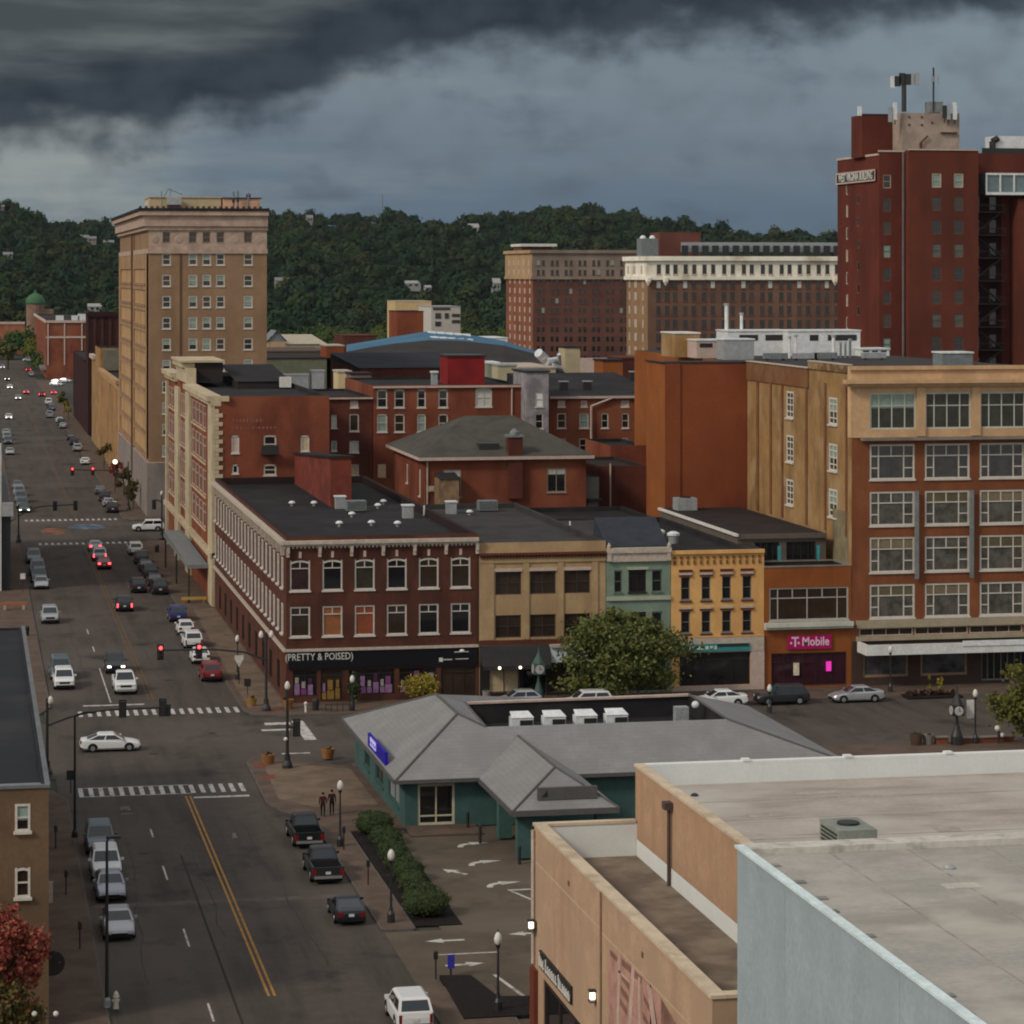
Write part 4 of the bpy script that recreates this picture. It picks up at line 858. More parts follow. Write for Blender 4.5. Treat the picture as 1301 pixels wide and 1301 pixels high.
t = far_wing('far_brick_building', 'far red brick block with white pilasters and white band', 27.8, 44.2, rv, rv+180, 21.0, BR_RED, TARB); c = MB()
for x in (61,82,104): c.box(ux(x-.8,rv),ux(x+.8,rv),rv-.3,rv-.02,5,20.6)
c.box(27.6,44.3,rv-.28,rv-.03,14.8,15.5); c.box(27.4,44.4,rv-.6,rv-.02,20.4,21.3); c.box(27.3,27.78,rv,rv+180,20.4,21.3); part_each('pilaster', c, TRIMP, t)
part('shop_awning', MB().box(26.0,27.78,rv,rv+150,3.2,4.0), METALB, t)
for k,(x,y,lab) in enumerate(((76,401,'left white unit on the far red brick roof'),(96,401,'second white unit on the far red brick roof'),(104,399,'larger white unit at the right of the far red brick roof'))):
    u = ux(x,rv+20); t = thing('roof_unit', lab, 'air unit', (u,rv+20,20.7)); part('housing', MB().box(u-1.4,u+1.4,rv+20,rv+23,20.7,zh(y,u,rv+20)), METALW, t)
t = far_wing('low_brick_store', 'low red brick store in front of the far brick block', 36, 46, 800, 850, 9.5, BR_RED2, TARB); part('sign', MB().box(37,40,799.8,799.98,6,8), METALW, t)
# orange store, railway viaduct, domed church at the end of the street
t = far_wing('orange_store', 'orange brick store rising just beyond the railway viaduct', 12.5, 26, 1320, 1345, 15.2, stained('brick_orange', (.30,.115,.06), (.22,.08,.045), .3), TARB); part('parapet', MB().box(12.5,26,1319.6,1319.98,14.4,15.6), TRIMP, t)
t = thing('rail_viaduct', 'grey railway viaduct crossing the far end of the street', 'viaduct', (0,1250,0)); part('deck', MB().box(-60,27.5,1250,1262,5.9,8.4), mat('viaduct_concrete', (.13,.12,.105), .9, .2), t); part('underside', MB().box(-60,27.5,1250.3,1261.7,5.2,5.897), METALD, t)
for x in (-20,-2,8,24.5): part('pier', MB().box(x-.6,x+.6,1251,1261,0,5.197), mat('viaduct_concrete', (.13,.12,.105)), t)
dv = 1420.; du = ux(45,dv); dz = zh(372,du,dv)
t = thing('domed_church', 'round brick church with copper green dome beyond the viaduct', 'church', (du,dv,0)); part('drum', MB().lathe((du,dv,0),[(4.6,0),(4.6,zh(386,du,dv))],16), stained('brick_dust', (.20,.12,.085), (.15,.09,.065), .3), t); part('dome', MB().lathe((du,dv,zh(386,du,dv)+.01),[(5.0,0),(5.0,.6),(4.6,2.4),(3.2,4.2),(1.4,5.2),(.5,5.6),(.4,6.6),(.05,7.2)],16), mat('copper_green', (.050,.115,.058), .8, .2), t, True); part('nave', MB().box(du+2,du+9,dv-2,dv+12,0,zh(393,du,dv)), stained('brick_dust', (.20,.12,.085), (.15,.09,.065), .3), t)
# left side of the street beyond the cross street
t = thing('pale_end_building', 'pale building edge on the left beyond the side street', 'building', (-14,338,0)); shell(t,-14,3.9,338,392,18.0,mat('render_pale', (.42,.43,.42), .8, .15),TARB,par=.3); part('lower_storey', MB().box(3.92,5.0,338.5,390,0,10.4), METALD, t); part('sign_box', MB().box(3.95,5.3,337.2,338.4,9.2,10.8), METALG, t)
t = thing('corner_building', 'brown stucco corner building with flat black roof at lower left', 'building', (-30,142,0))
lw = [(ux(19,142),ux(38.5,142),zh(1056,3,142),zh(1021,3,142)),(ux(19,142),ux(38.5,142),zh(1140,3,142),zh(1102,3,142))]
lw += [(a-5.5,q-5.5,c_,d_) for a,q,c_,d_ in lw]
shell(t,-22,4.0,142,206.5,12.35,BROWNW,stained('roof_blue_black', (.020,.021,.024), (.032,.032,.034), .12, .45, .62, .8),lw,par=.15,pt=.35,coping=None)
for i,o in enumerate(lw): window(t,'S',142,*o,.12,pm=GLASS if i%2==0 else GLASS2,bh=(fr(.5),),blind=(.6,BLINDG) if i%2==0 else None,arch=.1 if i%2 else 0,inset=.02)
part('coping', MB().box(-22,4.06,141.9,142.2,12.353,12.5).box(3.82,4.08,142.2,206.5,12.353,12.47), mat('coping_pewter', (.12,.125,.13), .6, .2), t)
part('roof_edge', MB().poly([(-22,142.25,12.36),(3.7,142.25,12.36),(3.7,144.2,12.21),(-22,144.2,12.21)]), mat('roof_edge_metal', (.17,.18,.19), .6, .15), t)
k = part('blade_sign', MB().cyl((4.25,144.6,2.75),(4.25,144.75,2.75),.66,n=20), METALD, t); k['label']='round black blade sign'
part('wall_sign', MB().box(4.03,4.3,145.,145.1,5.8,6.9), TRIMP, t)
part('roof_panel', MB().box(-1.4,.6,150.,158.,12.3,12.42), METALD, t)
# ================================================================== arena, back roofs
av = 600.
t = thing('arena', 'broad arena with blue crown strip above dark curved roofs', 'arena', (ux(440,av),av,0))
m = MB(); prof = [(440,447,438),(470,441,433),(505,436,427),(545,432,420.5),(590,433,424),(640,439,433),(690,452,449)]
lo = [(x, 463) for x,_,_ in prof]
for (p,q) in zip(prof[:-1],prof[1:]):
    P = [(ux(p[0],av),av,zh(464,ux(p[0],av),av)),(ux(q[0],av),av,zh(464,ux(q[0],av),av)),(ux(q[0],av+60),av+60,zh(q[1],ux(q[0],av+60),av+60)),(ux(p[0],av+60),av+60,zh(p[1],ux(p[0],av+60),av+60))]
    m.poly(P); m.poly([(a,b,0) for a,b,c in (P[0],P[1])]+[P[1],P[0]])
part('front_roof', m, stained('roof_umber', (.036,.032,.030), (.028,.025,.024), .05), t)
m = MB()
for (p,q) in zip(prof[:-1],prof[1:]):
    f_ = lambda s,i,d,e: (ux(s[0],av+d),av+d,zh(s[i],ux(s[0],av+d),av+d)+e)
    m.poly([f_(p,1,60.3,0),f_(q,1,60.3,0),f_(q,2,96,0),f_(p,2,96,0)]); m.poly([f_(p,2,96,0),f_(q,2,96,0),(ux(q[0],av+130),av+130,0),(ux(p[0],av+130),av+130,0)])
part('blue_roof', m, BLUER, t)
c = MB()
for k in range(5):
    for (y,d) in ((423,88),(429.5,70)):
        x = 546+11*k+(0 if y<425 else 3); c.box(ux(x,av+d),ux(x+8,av+d),av+d,av+d+4,zh(y+1.2+.9*k,30,av+d)*0+zh(y+.8*k,ux(x,av+d),av+d)-.2,zh(y+.8*k,ux(x,av+d),av+d)+.35)
part('skylight', c, mat('skylight_white', (.75,.75,.72), .5, .05), t)
def rbox(name, label, x0, x1, yt, yb, v, d, wm, rm, cat, roof=None, sl=0):
    """box building given by what its street front covers"""
    u0,u1 = ux(x0,v),ux(x1,v); um=(u0+u1)/2; z1 = zh(yt,um,v)
    t = thing(name,label,cat,(u0,v,0)); w=MB(); w.wall('S',v,u0,u1,0,z1); w.wall('W',u0,v,v+d,0,z1); w.poly([(u1,v,0),(u1,v+d,0),(u1,v+d,z1),(u1,v,z1)]); w.poly([(u1,v+d,0),(u0,v+d,0),(u0,v+d,z1),(u1,v+d,z1)]); part('wall',w,wm,t)
    r = MB()
    if roof == 'gable':
        h = sl; r.poly([(u0-.4,v-.4,z1),(um,v-.4,z1+h),(um,v+d,z1+h),(u0-.4,v+d,z1)]); r.poly([(um,v-.4,z1+h),(u1+.4,v-.4,z1),(u1+.4,v+d,z1),(um,v+d,z1+h)]); r.poly([(u0,v,z1),(u1,v,z1),(um,v,z1+h)])
    elif roof == 'shed': r.poly([(u0-.3,v-.3,z1),(u1+.3,v-.3,z1),(u1+.3,v+d,z1+sl),(u0-.3,v+d,z1+sl)]); r.poly([(u0,v,z1),(u0,v+d,z1),(u0,v+d,z1+sl)])
    else: r.box(u0-.15,u1+.15,v-.15,v+d+.15,z1+.003,z1+.25)
    part('roof',r,rm,t); return t
NAVY = stained('roof_navy', (.026,.026,.034), (.020,.020,.026), .1)
rbox('black_roof_building','low wide building with long navy black roof below the arena',458,606,467,480,470,40,BR_RED2,NAVY,'building','shed',1.5)
rbox('beige_block','cream block right of the red penthouse',633,656,465,488,395,8,mat('block_cream', (.36,.31,.20), .9, .12),METALG,'building')
rbox('long_cream_wall','long low cream building behind the grey stair tower',656,706,468,480,420,20,mat('block_cream', (.36,.31,.20)),TRIM,'building')
rbox('vent_house','small sage vent house beside the red penthouse',619,634,462,480,400,6,mat('vent_sage', (.20,.23,.17), .9, .15),METALW,'building')
rbox('chimney_block','square cream chimney block standing before the left hotel',718,737,442,475,430,5,mat('chimney_cream', (.36,.30,.19), .9, .15),TARB,'chimney')
t = thing('duct_cluster','tangle of silver roof ducts left of the cream chimney block','duct',(ux(688,425),425,20)); v=425; c = MB()
for (x0,y0,x1,y1,r) in ((684,450,698,462,.75),(694,462,712,460,.6),(700,466,716,472,.5),(690,456,700,470,.5),(710,452,714,468,.3)): c.cyl((ux(x0,v),v,zh(y0,50,v)),(ux(x1,v),v+1.5,zh(y1,50,v)),r)
part('duct', c, mat('duct_silver', (.55,.55,.55), .35, .15, 1., metal=.6), t); part('stand', MB().box(ux(686,v),ux(716,v),v-1,v+3,12,zh(474,50,v)), METALD, t)
rbox('orange_shed','low orange brick lift house left of the slab building',766,791,459,472,400,6,BR_SLAB2,TAR,'lift house')
rbox('dark_red_roof_house','low dark red roofed block behind the slab corner',790,822,456,472,420,10,BR_RED2,MAROON,'building')
rbox('grey_roof_house','peach walled house with blue grey gable roof right of the tower',340,363,434,452,640,12,mat('peach_wall', (.40,.26,.16), .9, .1),METALB,'house','gable',2.6)
rbox('cream_roof_store','long cream roofed store right of the gabled house',363,414,437,447,640,30,mat('store_cream', (.30,.25,.17), .9, .15),mat('roof_cream', (.36,.31,.24), .9, .15),'store','shed',1.6)
rbox('brown_flat_store','long flat brown roofed store in front of the cream store',338,418,447,456,600,30,mat('store_brown', (.10,.07,.05), .9, .15),mat('roof_brown', (.09,.065,.05), .9, .15),'store')
rbox('sage_wall_store','long sage green walled store low beside the tower',338,420,456,474,560,30,mat('wall_sage', (.13,.135,.09), .9, .15),TARB,'store')
rbox('red_tank_house','small crimson brick block left of the arena roof',415,437,440,470,560,10,BR_SLAB,TRIM,'building')
rbox('cream_gable_end','small cream gable end beside the long brick roof',430,446,473,490,420,6,mat('gable_cream', (.48,.38,.22), .9, .12),TRIM,'building')
rbox('pinkish_wall_end','pinkish brown rendered stub wall before the navy roof',446,472,476,494,372,5,mat('stub_pink', (.20,.13,.11), .9, .2),TARB,'building')
for k,(x0,x1,y,lab) in enumerate(((352,392,477,'left long white roof unit beside the tower foot'),(396,412,472,'right white roof unit beside the tower foot'))):
    v=450; rbox('roof_unit',lab,x0,x1,y,y+5,v,2,METALW,METALW,'air unit')
t = rbox('white_office','white hillside office with strip windows and red brick front block',548,585,390,420,1000,30,mat('office_white', (.42,.40,.36), .8, .1),METALG,'building'); v = 1000
for (x0,x1,y0,y1) in ((550,572,392,395),(553,560,399,406),(565,570,399,406),(574,584,400,404),(574,584,408,412),(553,560,410,416)): part('window', MB().box(ux(x0,v),ux(x1,v),v-.2,v-.02,zh(y1,40,v),zh(y0,40,v)), GLASS, t)
rbox('brick_office','red brick block in front of the white hillside office',505,538,396,428,960,20,BR_SLAB,TARB,'building')
rbox('yellow_office','pale yellow upper storey above the white hillside office',502,548,383,396,1030,20,mat('office_yellow', (.46,.33,.17), .9, .12),TRIM,'building')
rbox('brick_row','low red brick row at the wood edge left of the arena',436,478,427,440,800,20,BR_RED2,BR_RED2,'building')
rbox('white_store_row','low white roofed store at the foot of the left hotel',610,645,430,440,780,20,METALW,METALW,'store')
# ================================================================== hotels
def hotel(name, label, xc, xl, xr, v, ytop, zb, wm, wm2, cols, rows, sidecols, top, topm, sidem, d, ybase, topside):
    u0 = ux(xc,v); u1 = ux(xr,v); z1 = zh(ytop,u0,v); v1 = vy(xl,u0)
    t = thing(name,label,'hotel',(u0,v,0)); S=[];
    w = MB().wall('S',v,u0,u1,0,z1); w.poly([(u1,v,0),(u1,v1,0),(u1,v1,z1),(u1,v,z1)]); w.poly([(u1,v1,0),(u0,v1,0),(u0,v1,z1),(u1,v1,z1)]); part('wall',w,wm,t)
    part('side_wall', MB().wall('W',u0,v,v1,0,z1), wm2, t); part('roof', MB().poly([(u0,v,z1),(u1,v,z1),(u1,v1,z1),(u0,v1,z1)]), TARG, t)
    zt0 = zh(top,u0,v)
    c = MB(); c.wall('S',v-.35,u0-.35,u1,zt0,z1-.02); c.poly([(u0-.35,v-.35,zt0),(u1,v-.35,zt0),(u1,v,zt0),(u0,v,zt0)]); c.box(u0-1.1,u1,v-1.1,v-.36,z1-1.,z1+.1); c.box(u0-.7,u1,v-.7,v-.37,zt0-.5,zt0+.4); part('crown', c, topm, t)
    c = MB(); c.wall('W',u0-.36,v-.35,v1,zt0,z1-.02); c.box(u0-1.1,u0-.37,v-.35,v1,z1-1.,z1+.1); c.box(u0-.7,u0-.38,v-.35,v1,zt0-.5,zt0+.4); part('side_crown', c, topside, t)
    return t,u0,u1,z1,v1
def small_win(w, h, pm, sm, key, face):
    k=(key,w,h,pm.name,face)
    if k not in WC:
        m = MB(); m.box(0,w,-.05,-.01,0,h); m.mat(1).box(-.12,w+.12,-.12,-.01,-.38,-.003); WC[k]=m.mesh('window',[pm,sm])
    return WC[k]
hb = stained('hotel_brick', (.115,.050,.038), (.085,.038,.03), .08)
hb2 = stained('hotel_brick_lit', (.22,.085,.045), (.16,.062,.036), .08)  # brick copy for the left face, sunlight put into its colour
ht = stained('hotel_stone', (.22,.165,.13), (.17,.125,.10), .1); hts = stained('hotel_stone_lit', (.36,.24,.13), (.28,.18,.10), .1)  # second stone is a lighter copy, coloured as sunlit for the left face
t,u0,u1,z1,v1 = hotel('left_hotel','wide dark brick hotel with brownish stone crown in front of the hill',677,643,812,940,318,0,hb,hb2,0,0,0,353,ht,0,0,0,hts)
xs = []
for k in range(8):
    base_ = 682+17.6*k
    xs += [base_, base_+6.4]
q = org(t); n_ = 0; rest = MB()
rowsL = [(331,337),(343,349)]+[(355+12.15*i,361+12.15*i) for i in range(9)]
for r,(a,b_) in enumerate(rowsL):
    for j,x in enumerate(xs):
        u = ux(x,940); z = zh(b_,u,940); w_,h_ = .95,1.7
        if n_ < 100 and r < 7:
            o = link('window', small_win(w_,h_,GLASS if (j*7+r*3)%11 else BLINDG, TRIM if r>1 else hb, 'h', 'S'), t, (u-q[0], 940-(.36 if r<2 else .02)-q[1], z-q[2])); n_ += 1
        else: rest.box(u,u+w_,939.9 if r>1 else 939.55,939.98 if r>1 else 939.6,z,z+h_)
o = part('window', rest, GLASS, t); o['kind']='stuff'
rest = MB()
for r,(a,b_) in enumerate(rowsL):
    for j in range(5):
        y = 944+j*9; rest.box(u0-(.42 if r<2 else .06),u0-(.38 if r<2 else .02),y,y+2.2,zh(b_,u0,940),zh(b_,u0,940)+(1.9))
o = part('side_window', rest, TRIMP, t); o['kind']='stuff'
part('base_storey', MB().box(u0-.5,u1,939.3,939.9,0,zh(455,u0,940)), TRIMP, t)
part('penthouse', MB().box(ux(666,960),ux(705,960),965,980,z1,zh(313,u0,960)), hb, t); part('penthouse_roof', MB().box(ux(664,960),ux(710,960),963,982,zh(313,u0,960)+.01,zh(309.5,u0,960)), TRIMW, t)
t,u0,u1,z1,v1 = hotel('right_hotel','brown brick hotel with bright cream white crown beside the red tower',823,796,1075,650,326,0,stained('hotel_brown', (.15,.082,.058), (.115,.062,.046), .1),stained('hotel_brown_lit', (.25,.15,.075), (.19,.11,.06), .1),0,0,0,353,stained('hotel_cream', (.72,.67,.55), (.47,.41,.31), .15, .52, .68),0,0,0,stained('hotel_cream', (.55,.49,.38), (.38,.33,.25), .15))  # side brown is a brighter copy with the left sunlight painted in
q = org(t); xs = [828,834]+[845,855]+[868,879]+[892,903]+[917,928]+[942,952]+[966,976]+[990,1000]+[1013,1024]+[1037,1048]+[1060]
xs = xs[1:]; rowsR = [(336,348),(357,366)]+[(371+17.6*i,382+17.6*i) for i in range(5)]
n_=0; rest=MB()
for r,(a,b_) in enumerate(rowsR):
    for j,x in enumerate(xs):
        u=ux(x,650); z=zh(b_,u,650); h_=zh(a,u,650)-z; w_=1.0
        pm = GLASS if (j*5+r*11)%4 else GLASS2
        if r==1 and j%3==0: pm = BLIND
        if n_<100: link('window', small_win(w_,round(h_,1),pm,TRIMP if r==0 else hb,'r','S'), t, (u-q[0],650-(.37 if r==0 else .02)-q[1],z-q[2])); n_+=1
        else: rest.box(u,u+w_,649.9,649.97,z,z+h_)
o = part('window', rest, GLASS, t); o['kind']='stuff'
rest=MB()
for r,(a,b_) in enumerate(rowsR):
    for y in (654,661,668):
        z=zh(b_,u0,650); rest.box(u0-(.42 if r==0 else .06),u0-(.37 if r==0 else .02),y,y+(2.6 if y==661 else 1.4),z,z+2.)
o = part('side_window', rest, TRIM, t); o['kind']='stuff'
c = MB()
for x in (823,845,1060): c.lathe((ux(x,650),649.4,zh(353,u0,650)-1.9),[(.1,0),(.7,1.),(.8,1.9)],6)
part_each('corner_bracket', c, MATS['hotel_cream'], t)
v=664; part('penthouse', MB().box(ux(838,v),ux(890,v),v,v+10,z1,zh(295,u0,v)), stained('penthouse_brick', (.15,.055,.04), (.11,.042,.032), .1), t)
part('roof_rail', (lambda m:[m.box(ux(856,v)+2.6*i,ux(856,v)+2.6*i+1.6,v-8,v-7.6,z1,zh(312,u0,v)) for i in range(18)] and m)(MB()), METALD, t); part('roof_screen', MB().box(ux(856,v),ux(1062,v),v-7.5,v-7.,z1+1.2,zh(308,u0,v)), METALG, t)
t2 = thing('water_tank','pale blue grey tank on the left end of the cream crowned hotel','tank',(ux(824,655),655,z1)); part('tank', MB().box(ux(814,655),ux(835,655),654,659,z1,zh(303,u0,655)), METALB, t2); part('dome', MB().ball((ux(818,655),656,zh(303,u0,655)),.8).ball((ux(830,655),656,zh(303,u0,655)),.8), METALW, t2)
# ================================================================== red tower, right
RV = 385.
RU = ux(1117,RV); RU2 = ux(1155,RV-2); RU3 = ux(1243,RV-2); RT = zh(193,RU,RV); RB = vy(1064,RU)
RED1 = stained('tower_red', (.112,.032,.020), (.078,.024,.016), .18, .42, .64, .9, stretch=(1,1,.4)); RED2 = stained('tower_red_left', (.108,.028,.018), (.078,.021,.015), .2, .42, .64, .9, stretch=(1,1,.4))
b20 = thing('red_tower', 'tall dark red brick tower with white lettered sign near its roof', 'tower', (RU,RV,0))
def zR(y): return zh(y, RU, RV)
oS = [(ux(a,RV),ux(b,RV),zR(y+17),zR(y)) for (a,b) in ((1122,1132),) for y in [222+29.6*i for i in range(8)]]
w = MB().wall('S',RV,RU,RU2,0,RT,oS); part('recess_wall', w, RED2, b20)
oF = [(ux(a,RV-2),ux(b,RV-2),zh(y+18,RU2,RV-2),zh(y,RU2,RV-2)) for (a,b) in ((1184,1196),(1212,1224)) for y in [220+29.7*i for i in range(8)]]
w = MB().wall('S',RV-2,RU2,RU3,0,RT+.2,oF); w.poly([(RU2,RV-2,0),(RU2,RV,0),(RU2,RV,RT+.2),(RU2,RV-2,RT+.2)]); part('front_wall', w, RED1, b20)
oL = [(RV+9.2,RV+10.4,zR(y+12),zR(y)) for y in [245+29*i for i in range(8)]]+[(RV+14.6,RV+15.6,zR(y+16),zR(y)) for y in [228+29.4*i for i in range(8)]]
w = MB().wall('W',RU,RV,RB,0,RT-.5,oL); w.poly([(RU,RB,0),(RU3+30,RB,0),(RU3+30,RB,RT-.5),(RU,RB,RT-.5)]); part('side_wall', w, RED2, b20)
part('roof', MB().poly([(RU,RV,RT-.5),(RU2,RV,RT-.5),(RU2,RV-2,RT-.5),(RU3,RV-2,RT-.5),(RU3,RV+3,RT-.5),(RU3+30,RV+3,RT-.5),(RU3+30,RB,RT-.5),(RU,RB,RT-.5)]), TARG, b20)
RF = mat('frame_pinkish', (.12,.075,.065), .8, .12)
for i,o in enumerate(oF): window(b20,'S',RV-2,*o,.16 if i%8==0 else .08,fm=TRIM if i%8==0 else RF,pm=[BLINDG,GLASS2,GLASS,mat('pane_dun', (.10,.095,.08), .3, .2),GLASS,GLASS2,mat('pane_dun', (.10,.095,.08)),GLASS][i%8],bh=(fr(.5),),sill=False)
for i,o in enumerate(oS): window(b20,'S',RV,*o,.1,fm=RF if i else TRIM,pm=[GLASS,GLASS,GLASS2,BLINDG][i%4],bh=(fr(.5),),sill=False)
for i,o in enumerate(oL): window(b20,'W',RU,*o,.16,fm=RF if i<8 else TRIMP,pm=[GLASS,TRIM][(i%2) if i>7 else 0],sill=False)
w = MB().wall('S',RV+3,RU3,RU3+30,0,RT+.1,[]); w.poly([(RU3,RV-2,0),(RU3,RV+3,0),(RU3,RV+3,RT+.2),(RU3,RV-2,RT+.2)]); part('rear_wall', w, RED2, b20)
c = MB()
for i in range(8):
    z = zR(268+29.6*i); c.box(RU3+.3,RU3+5.4,RV+.9,RV+2.9,z-.12,z); c.box(RU3+.3,RU3+5.4,RV+.85,RV+.9,z+.9,z+1.); 
    c.cyl((RU3+.6,RV+1.3,z),(RU3+5.0,RV+1.3,z-3.3),.13,n=6) if i%2 else c.cyl((RU3+5.0,RV+1.3,z),(RU3+.6,RV+1.3,z-3.3),.13,n=6)
    for x in (0.3,2.8,5.3): c.cyl((RU3+x,RV+.9,z),(RU3+x,RV+.9,z+1.),.05,n=5)
part('fire_stair', c, METALD, b20)
c = MB()
for i in range(8):
    z=zR(268+29.6*i); c.box(RU3+.8,RU3+2.0,RV+2.9,RV+2.985,z+.1,z+2.2); c.box(RU3+3.6,RU3+4.6,RV+2.9,RV+2.984,z+.3,z+2.2)
part_each('landing_door', c, GLASS, b20)
part('stair_shadow_wall', MB().box(RU3+.02,RU3+5.5,RV+2.95,RV+2.99,0,zR(250)), mat('shaded_brick', (.035,.014,.013), .95, .2), b20)  # dark sheet: the shade of the stair recess put into its colour
part('brick_pier', MB().box(ux(1292,RV),ux(1292,RV)+12,RV-.5,RV+2.9,0,zR(252)), RED1, b20)
zz0, zz1 = zR(247), zR(219); c = MB(); gx0 = ux(1252,RV-1)
c.box(gx0,gx0+30,RV-1.2,RV-1.0,zz0,zz0+.4); c.box(gx0,gx0+30,RV-1.2,RV-1.,zz1-.3,zz1); x = gx0
while x < gx0+12: c.box(x,x+.22,RV-1.2,RV-1.0,zz0+.4,zz1-.3); x += 2.15
part('glazed_gallery_frame', c, METALW, b20); part('glazed_gallery', MB().box(gx0+.05,gx0+30,RV-.97,RV+2.9,zz0+.1,zz1-.05), mat('gallery_glass', (.10,.14,.15), .12, .25, .6, spec=.5), b20)
part('parapet_cap', MB().box(RU-.1,RU2-.02,RV-.15,RV+.3,RT+.003,RT+.25).box(RU2,RU3+.1,RV-2.15,RV-1.7,RT+.203,RT+.42).box(RU-.15,RU+.3,RV+.3,RB,RT-.497,RT-.2), TRIMP, b20)
t_ = MB(); 
sy0, sy1 = RV+1.0, RB-.2
zs = lambda f: zR(220)
k = part('sign_board', MB().box(RU-.25,RU-.02,sy0,sy1,zR(229.5),zR(214.5)), mat('sign_black', (.012,.013,.016), .6, .1), b20)
c = MB(); c.box(RU-.33,RU-.255,sy0,sy1,zR(214.5)-.22,zR(214.5)); c.box(RU-.33,RU-.255,sy0,sy1,zR(229.5),zR(229.5)+.22); c.box(RU-.33,RU-.256,sy0,sy0+.3,zR(229.5)+.22,zR(214.5)-.22); c.box(RU-.33,RU-.256,sy1-.3,sy1,zR(229.5)+.22,zR(214.5)-.22); sub('sign_border', c, TRIMP, k)
lettering('WEST VIRGINIA BUILDING', 1.7, b20, (RU-.30,(sy0+sy1)/2,zR(222)), 'W', TRIMW, .80, .02)
ph = RV+6; t = thing('lift_penthouse','dark red lift penthouse on the left of the red tower roof','penthouse',(RU,ph,RT)); part('wall', MB().box(ux(1095,ph),ux(1145,ph),ph,ph+5.,RT-.5,zh(146,RU,ph)), RED2, t); part('coping', MB().box(ux(1095,ph),ux(1145,ph),ph-.1,ph+.4,zh(146,RU,ph)+.003,zh(144.5,RU,ph)), METALD, t)
t = thing('cream_penthouse','cream rendered penthouse with dark bolts on the red tower roof','penthouse',(RU2,ph-4,RT)); pv = ph-4; part('wall', MB().box(ux(1145.5,pv),ux(1219,pv),pv,pv+10,RT-.5,zh(143,RU,pv)), stained('penthouse_cream', (.33,.26,.21), (.25,.19,.155), .3), t); c = MB()
for x,y in ((1155,146),(1171,146),(1155,156),(1171,156),(1184,153)): c.box(ux(x-1.1,pv),ux(x+1.1,pv),pv-.12,pv-.003,zh(y+3.1,RU,pv),zh(y+.9,RU,pv))
part('bolt', c, METALD, t); part_each('bracket', MB().box(ux(1195,pv),ux(1215,pv),pv-.4,pv-.004,zh(169,RU,pv),zh(167,RU,pv)).cyl((ux(1169,pv),pv-.3,RT),(ux(1169,pv),pv-.3,zh(181,RU,pv)),.2).cyl((ux(1169,pv),pv-.3,zh(181,RU,pv)),(ux(1178,pv),pv-.3,zh(172,RU,pv)),.12), MAROON, t)
def mast(x, y0, y1, r, label, pans=(), v=ph):
    u = ux(x,v); t = thing('antenna_mast', label, 'antenna', (u,v,zh(y1,u,v))); part('pole', MB().cyl((u,v,zh(y1,u,v)),(u,v,zh(y0,u,v)),r), METALD if pans else METALB, t)
    for (dx,ya,yb,wd,m) in pans: a = u+(ux(x+dx,v)-u); part('panel', MB().box(a-wd,a+wd,v-.35,v-.1,zh(yb,u,v),zh(ya,u,v)), m, t)
    return t
mast(1148.5,94,142,.36,'thick mast carrying a crown of panel antennas above the cream penthouse',[(-15,97,112,.3,METALW),(-9,97,110,.5,METALD),(-3,93,108,.45,METALD),(4,94,108,.5,METALD),(10,94,107,.3,METALG),(16,93,108,.35,METALG)])
t = mast(1186,86,142,.14,'thin lattice whip mast right of the panel crown',[(-2,97,104,.2,METALG),(5,96,106,.12,METALG)]); part('cage', MB().box(ux(1181,ph),ux(1198,ph),ph,ph+2,zh(142,RU,ph),zh(128,RU,ph)), METALB, t)
for x,ya,yb,m,lab in ((1137,130,152,METALW,'bright white panel antenna left of the cream penthouse'),(1131,136,155,METALG,'grey panel antenna at the red penthouse corner'),(1205,132,152,METALG,'grey panel antenna at the right end of the cream penthouse'),(1213,130,152,METALW,'white panel antenna at the right end of the cream penthouse'),(1092,135,147,METALW,'white drum antenna on the left corner of the red penthouse'),(1200,134,150,METALD,'dark panel antenna between grey and white ones')):
    v = ph-4.6; u = ux(x,v); t = thing('panel_antenna', lab, 'antenna', (u,v,zh(yb,u,v))); part('panel', MB().box(u-.28,u+.28,v-.2,v+.1,zh(yb,u,v),zh(ya,u,v)), m, t); part('pole', MB().cyl((u+.1,v+.25,zh(yb+6,u,v)),(u+.1,v+.25,zh(ya+3,u,v)),.08), METALD, t)
part('drain_stack', MB().cyl((RU2-.3,RV-.35,0),(RU2-.3,RV-.35,RT),.2), mat('stack_grey', (.13,.10,.10), .7, .2), b20)
v = RV+6; t = thing('roof_unit','white curved duct unit at the right end of the red tower roof','air unit',(ux(1262,v),v,RT)); part('housing', MB().box(ux(1264,v),ux(1264,v)+14,v,v+4,RT,zh(171,RU,v)), METALW, t); part('duct', MB().tube([(ux(1261,v),v,RT),(ux(1261,v),v,zh(178,RU,v)),(ux(1268,v),v,zh(174,RU,v))],.5), METALD, t); part('rail', MB().box(ux(1245,v),ux(1245,v)+18,v-1.,v-.8,RT-.2,zh(187,RU,v)), METALD, t)
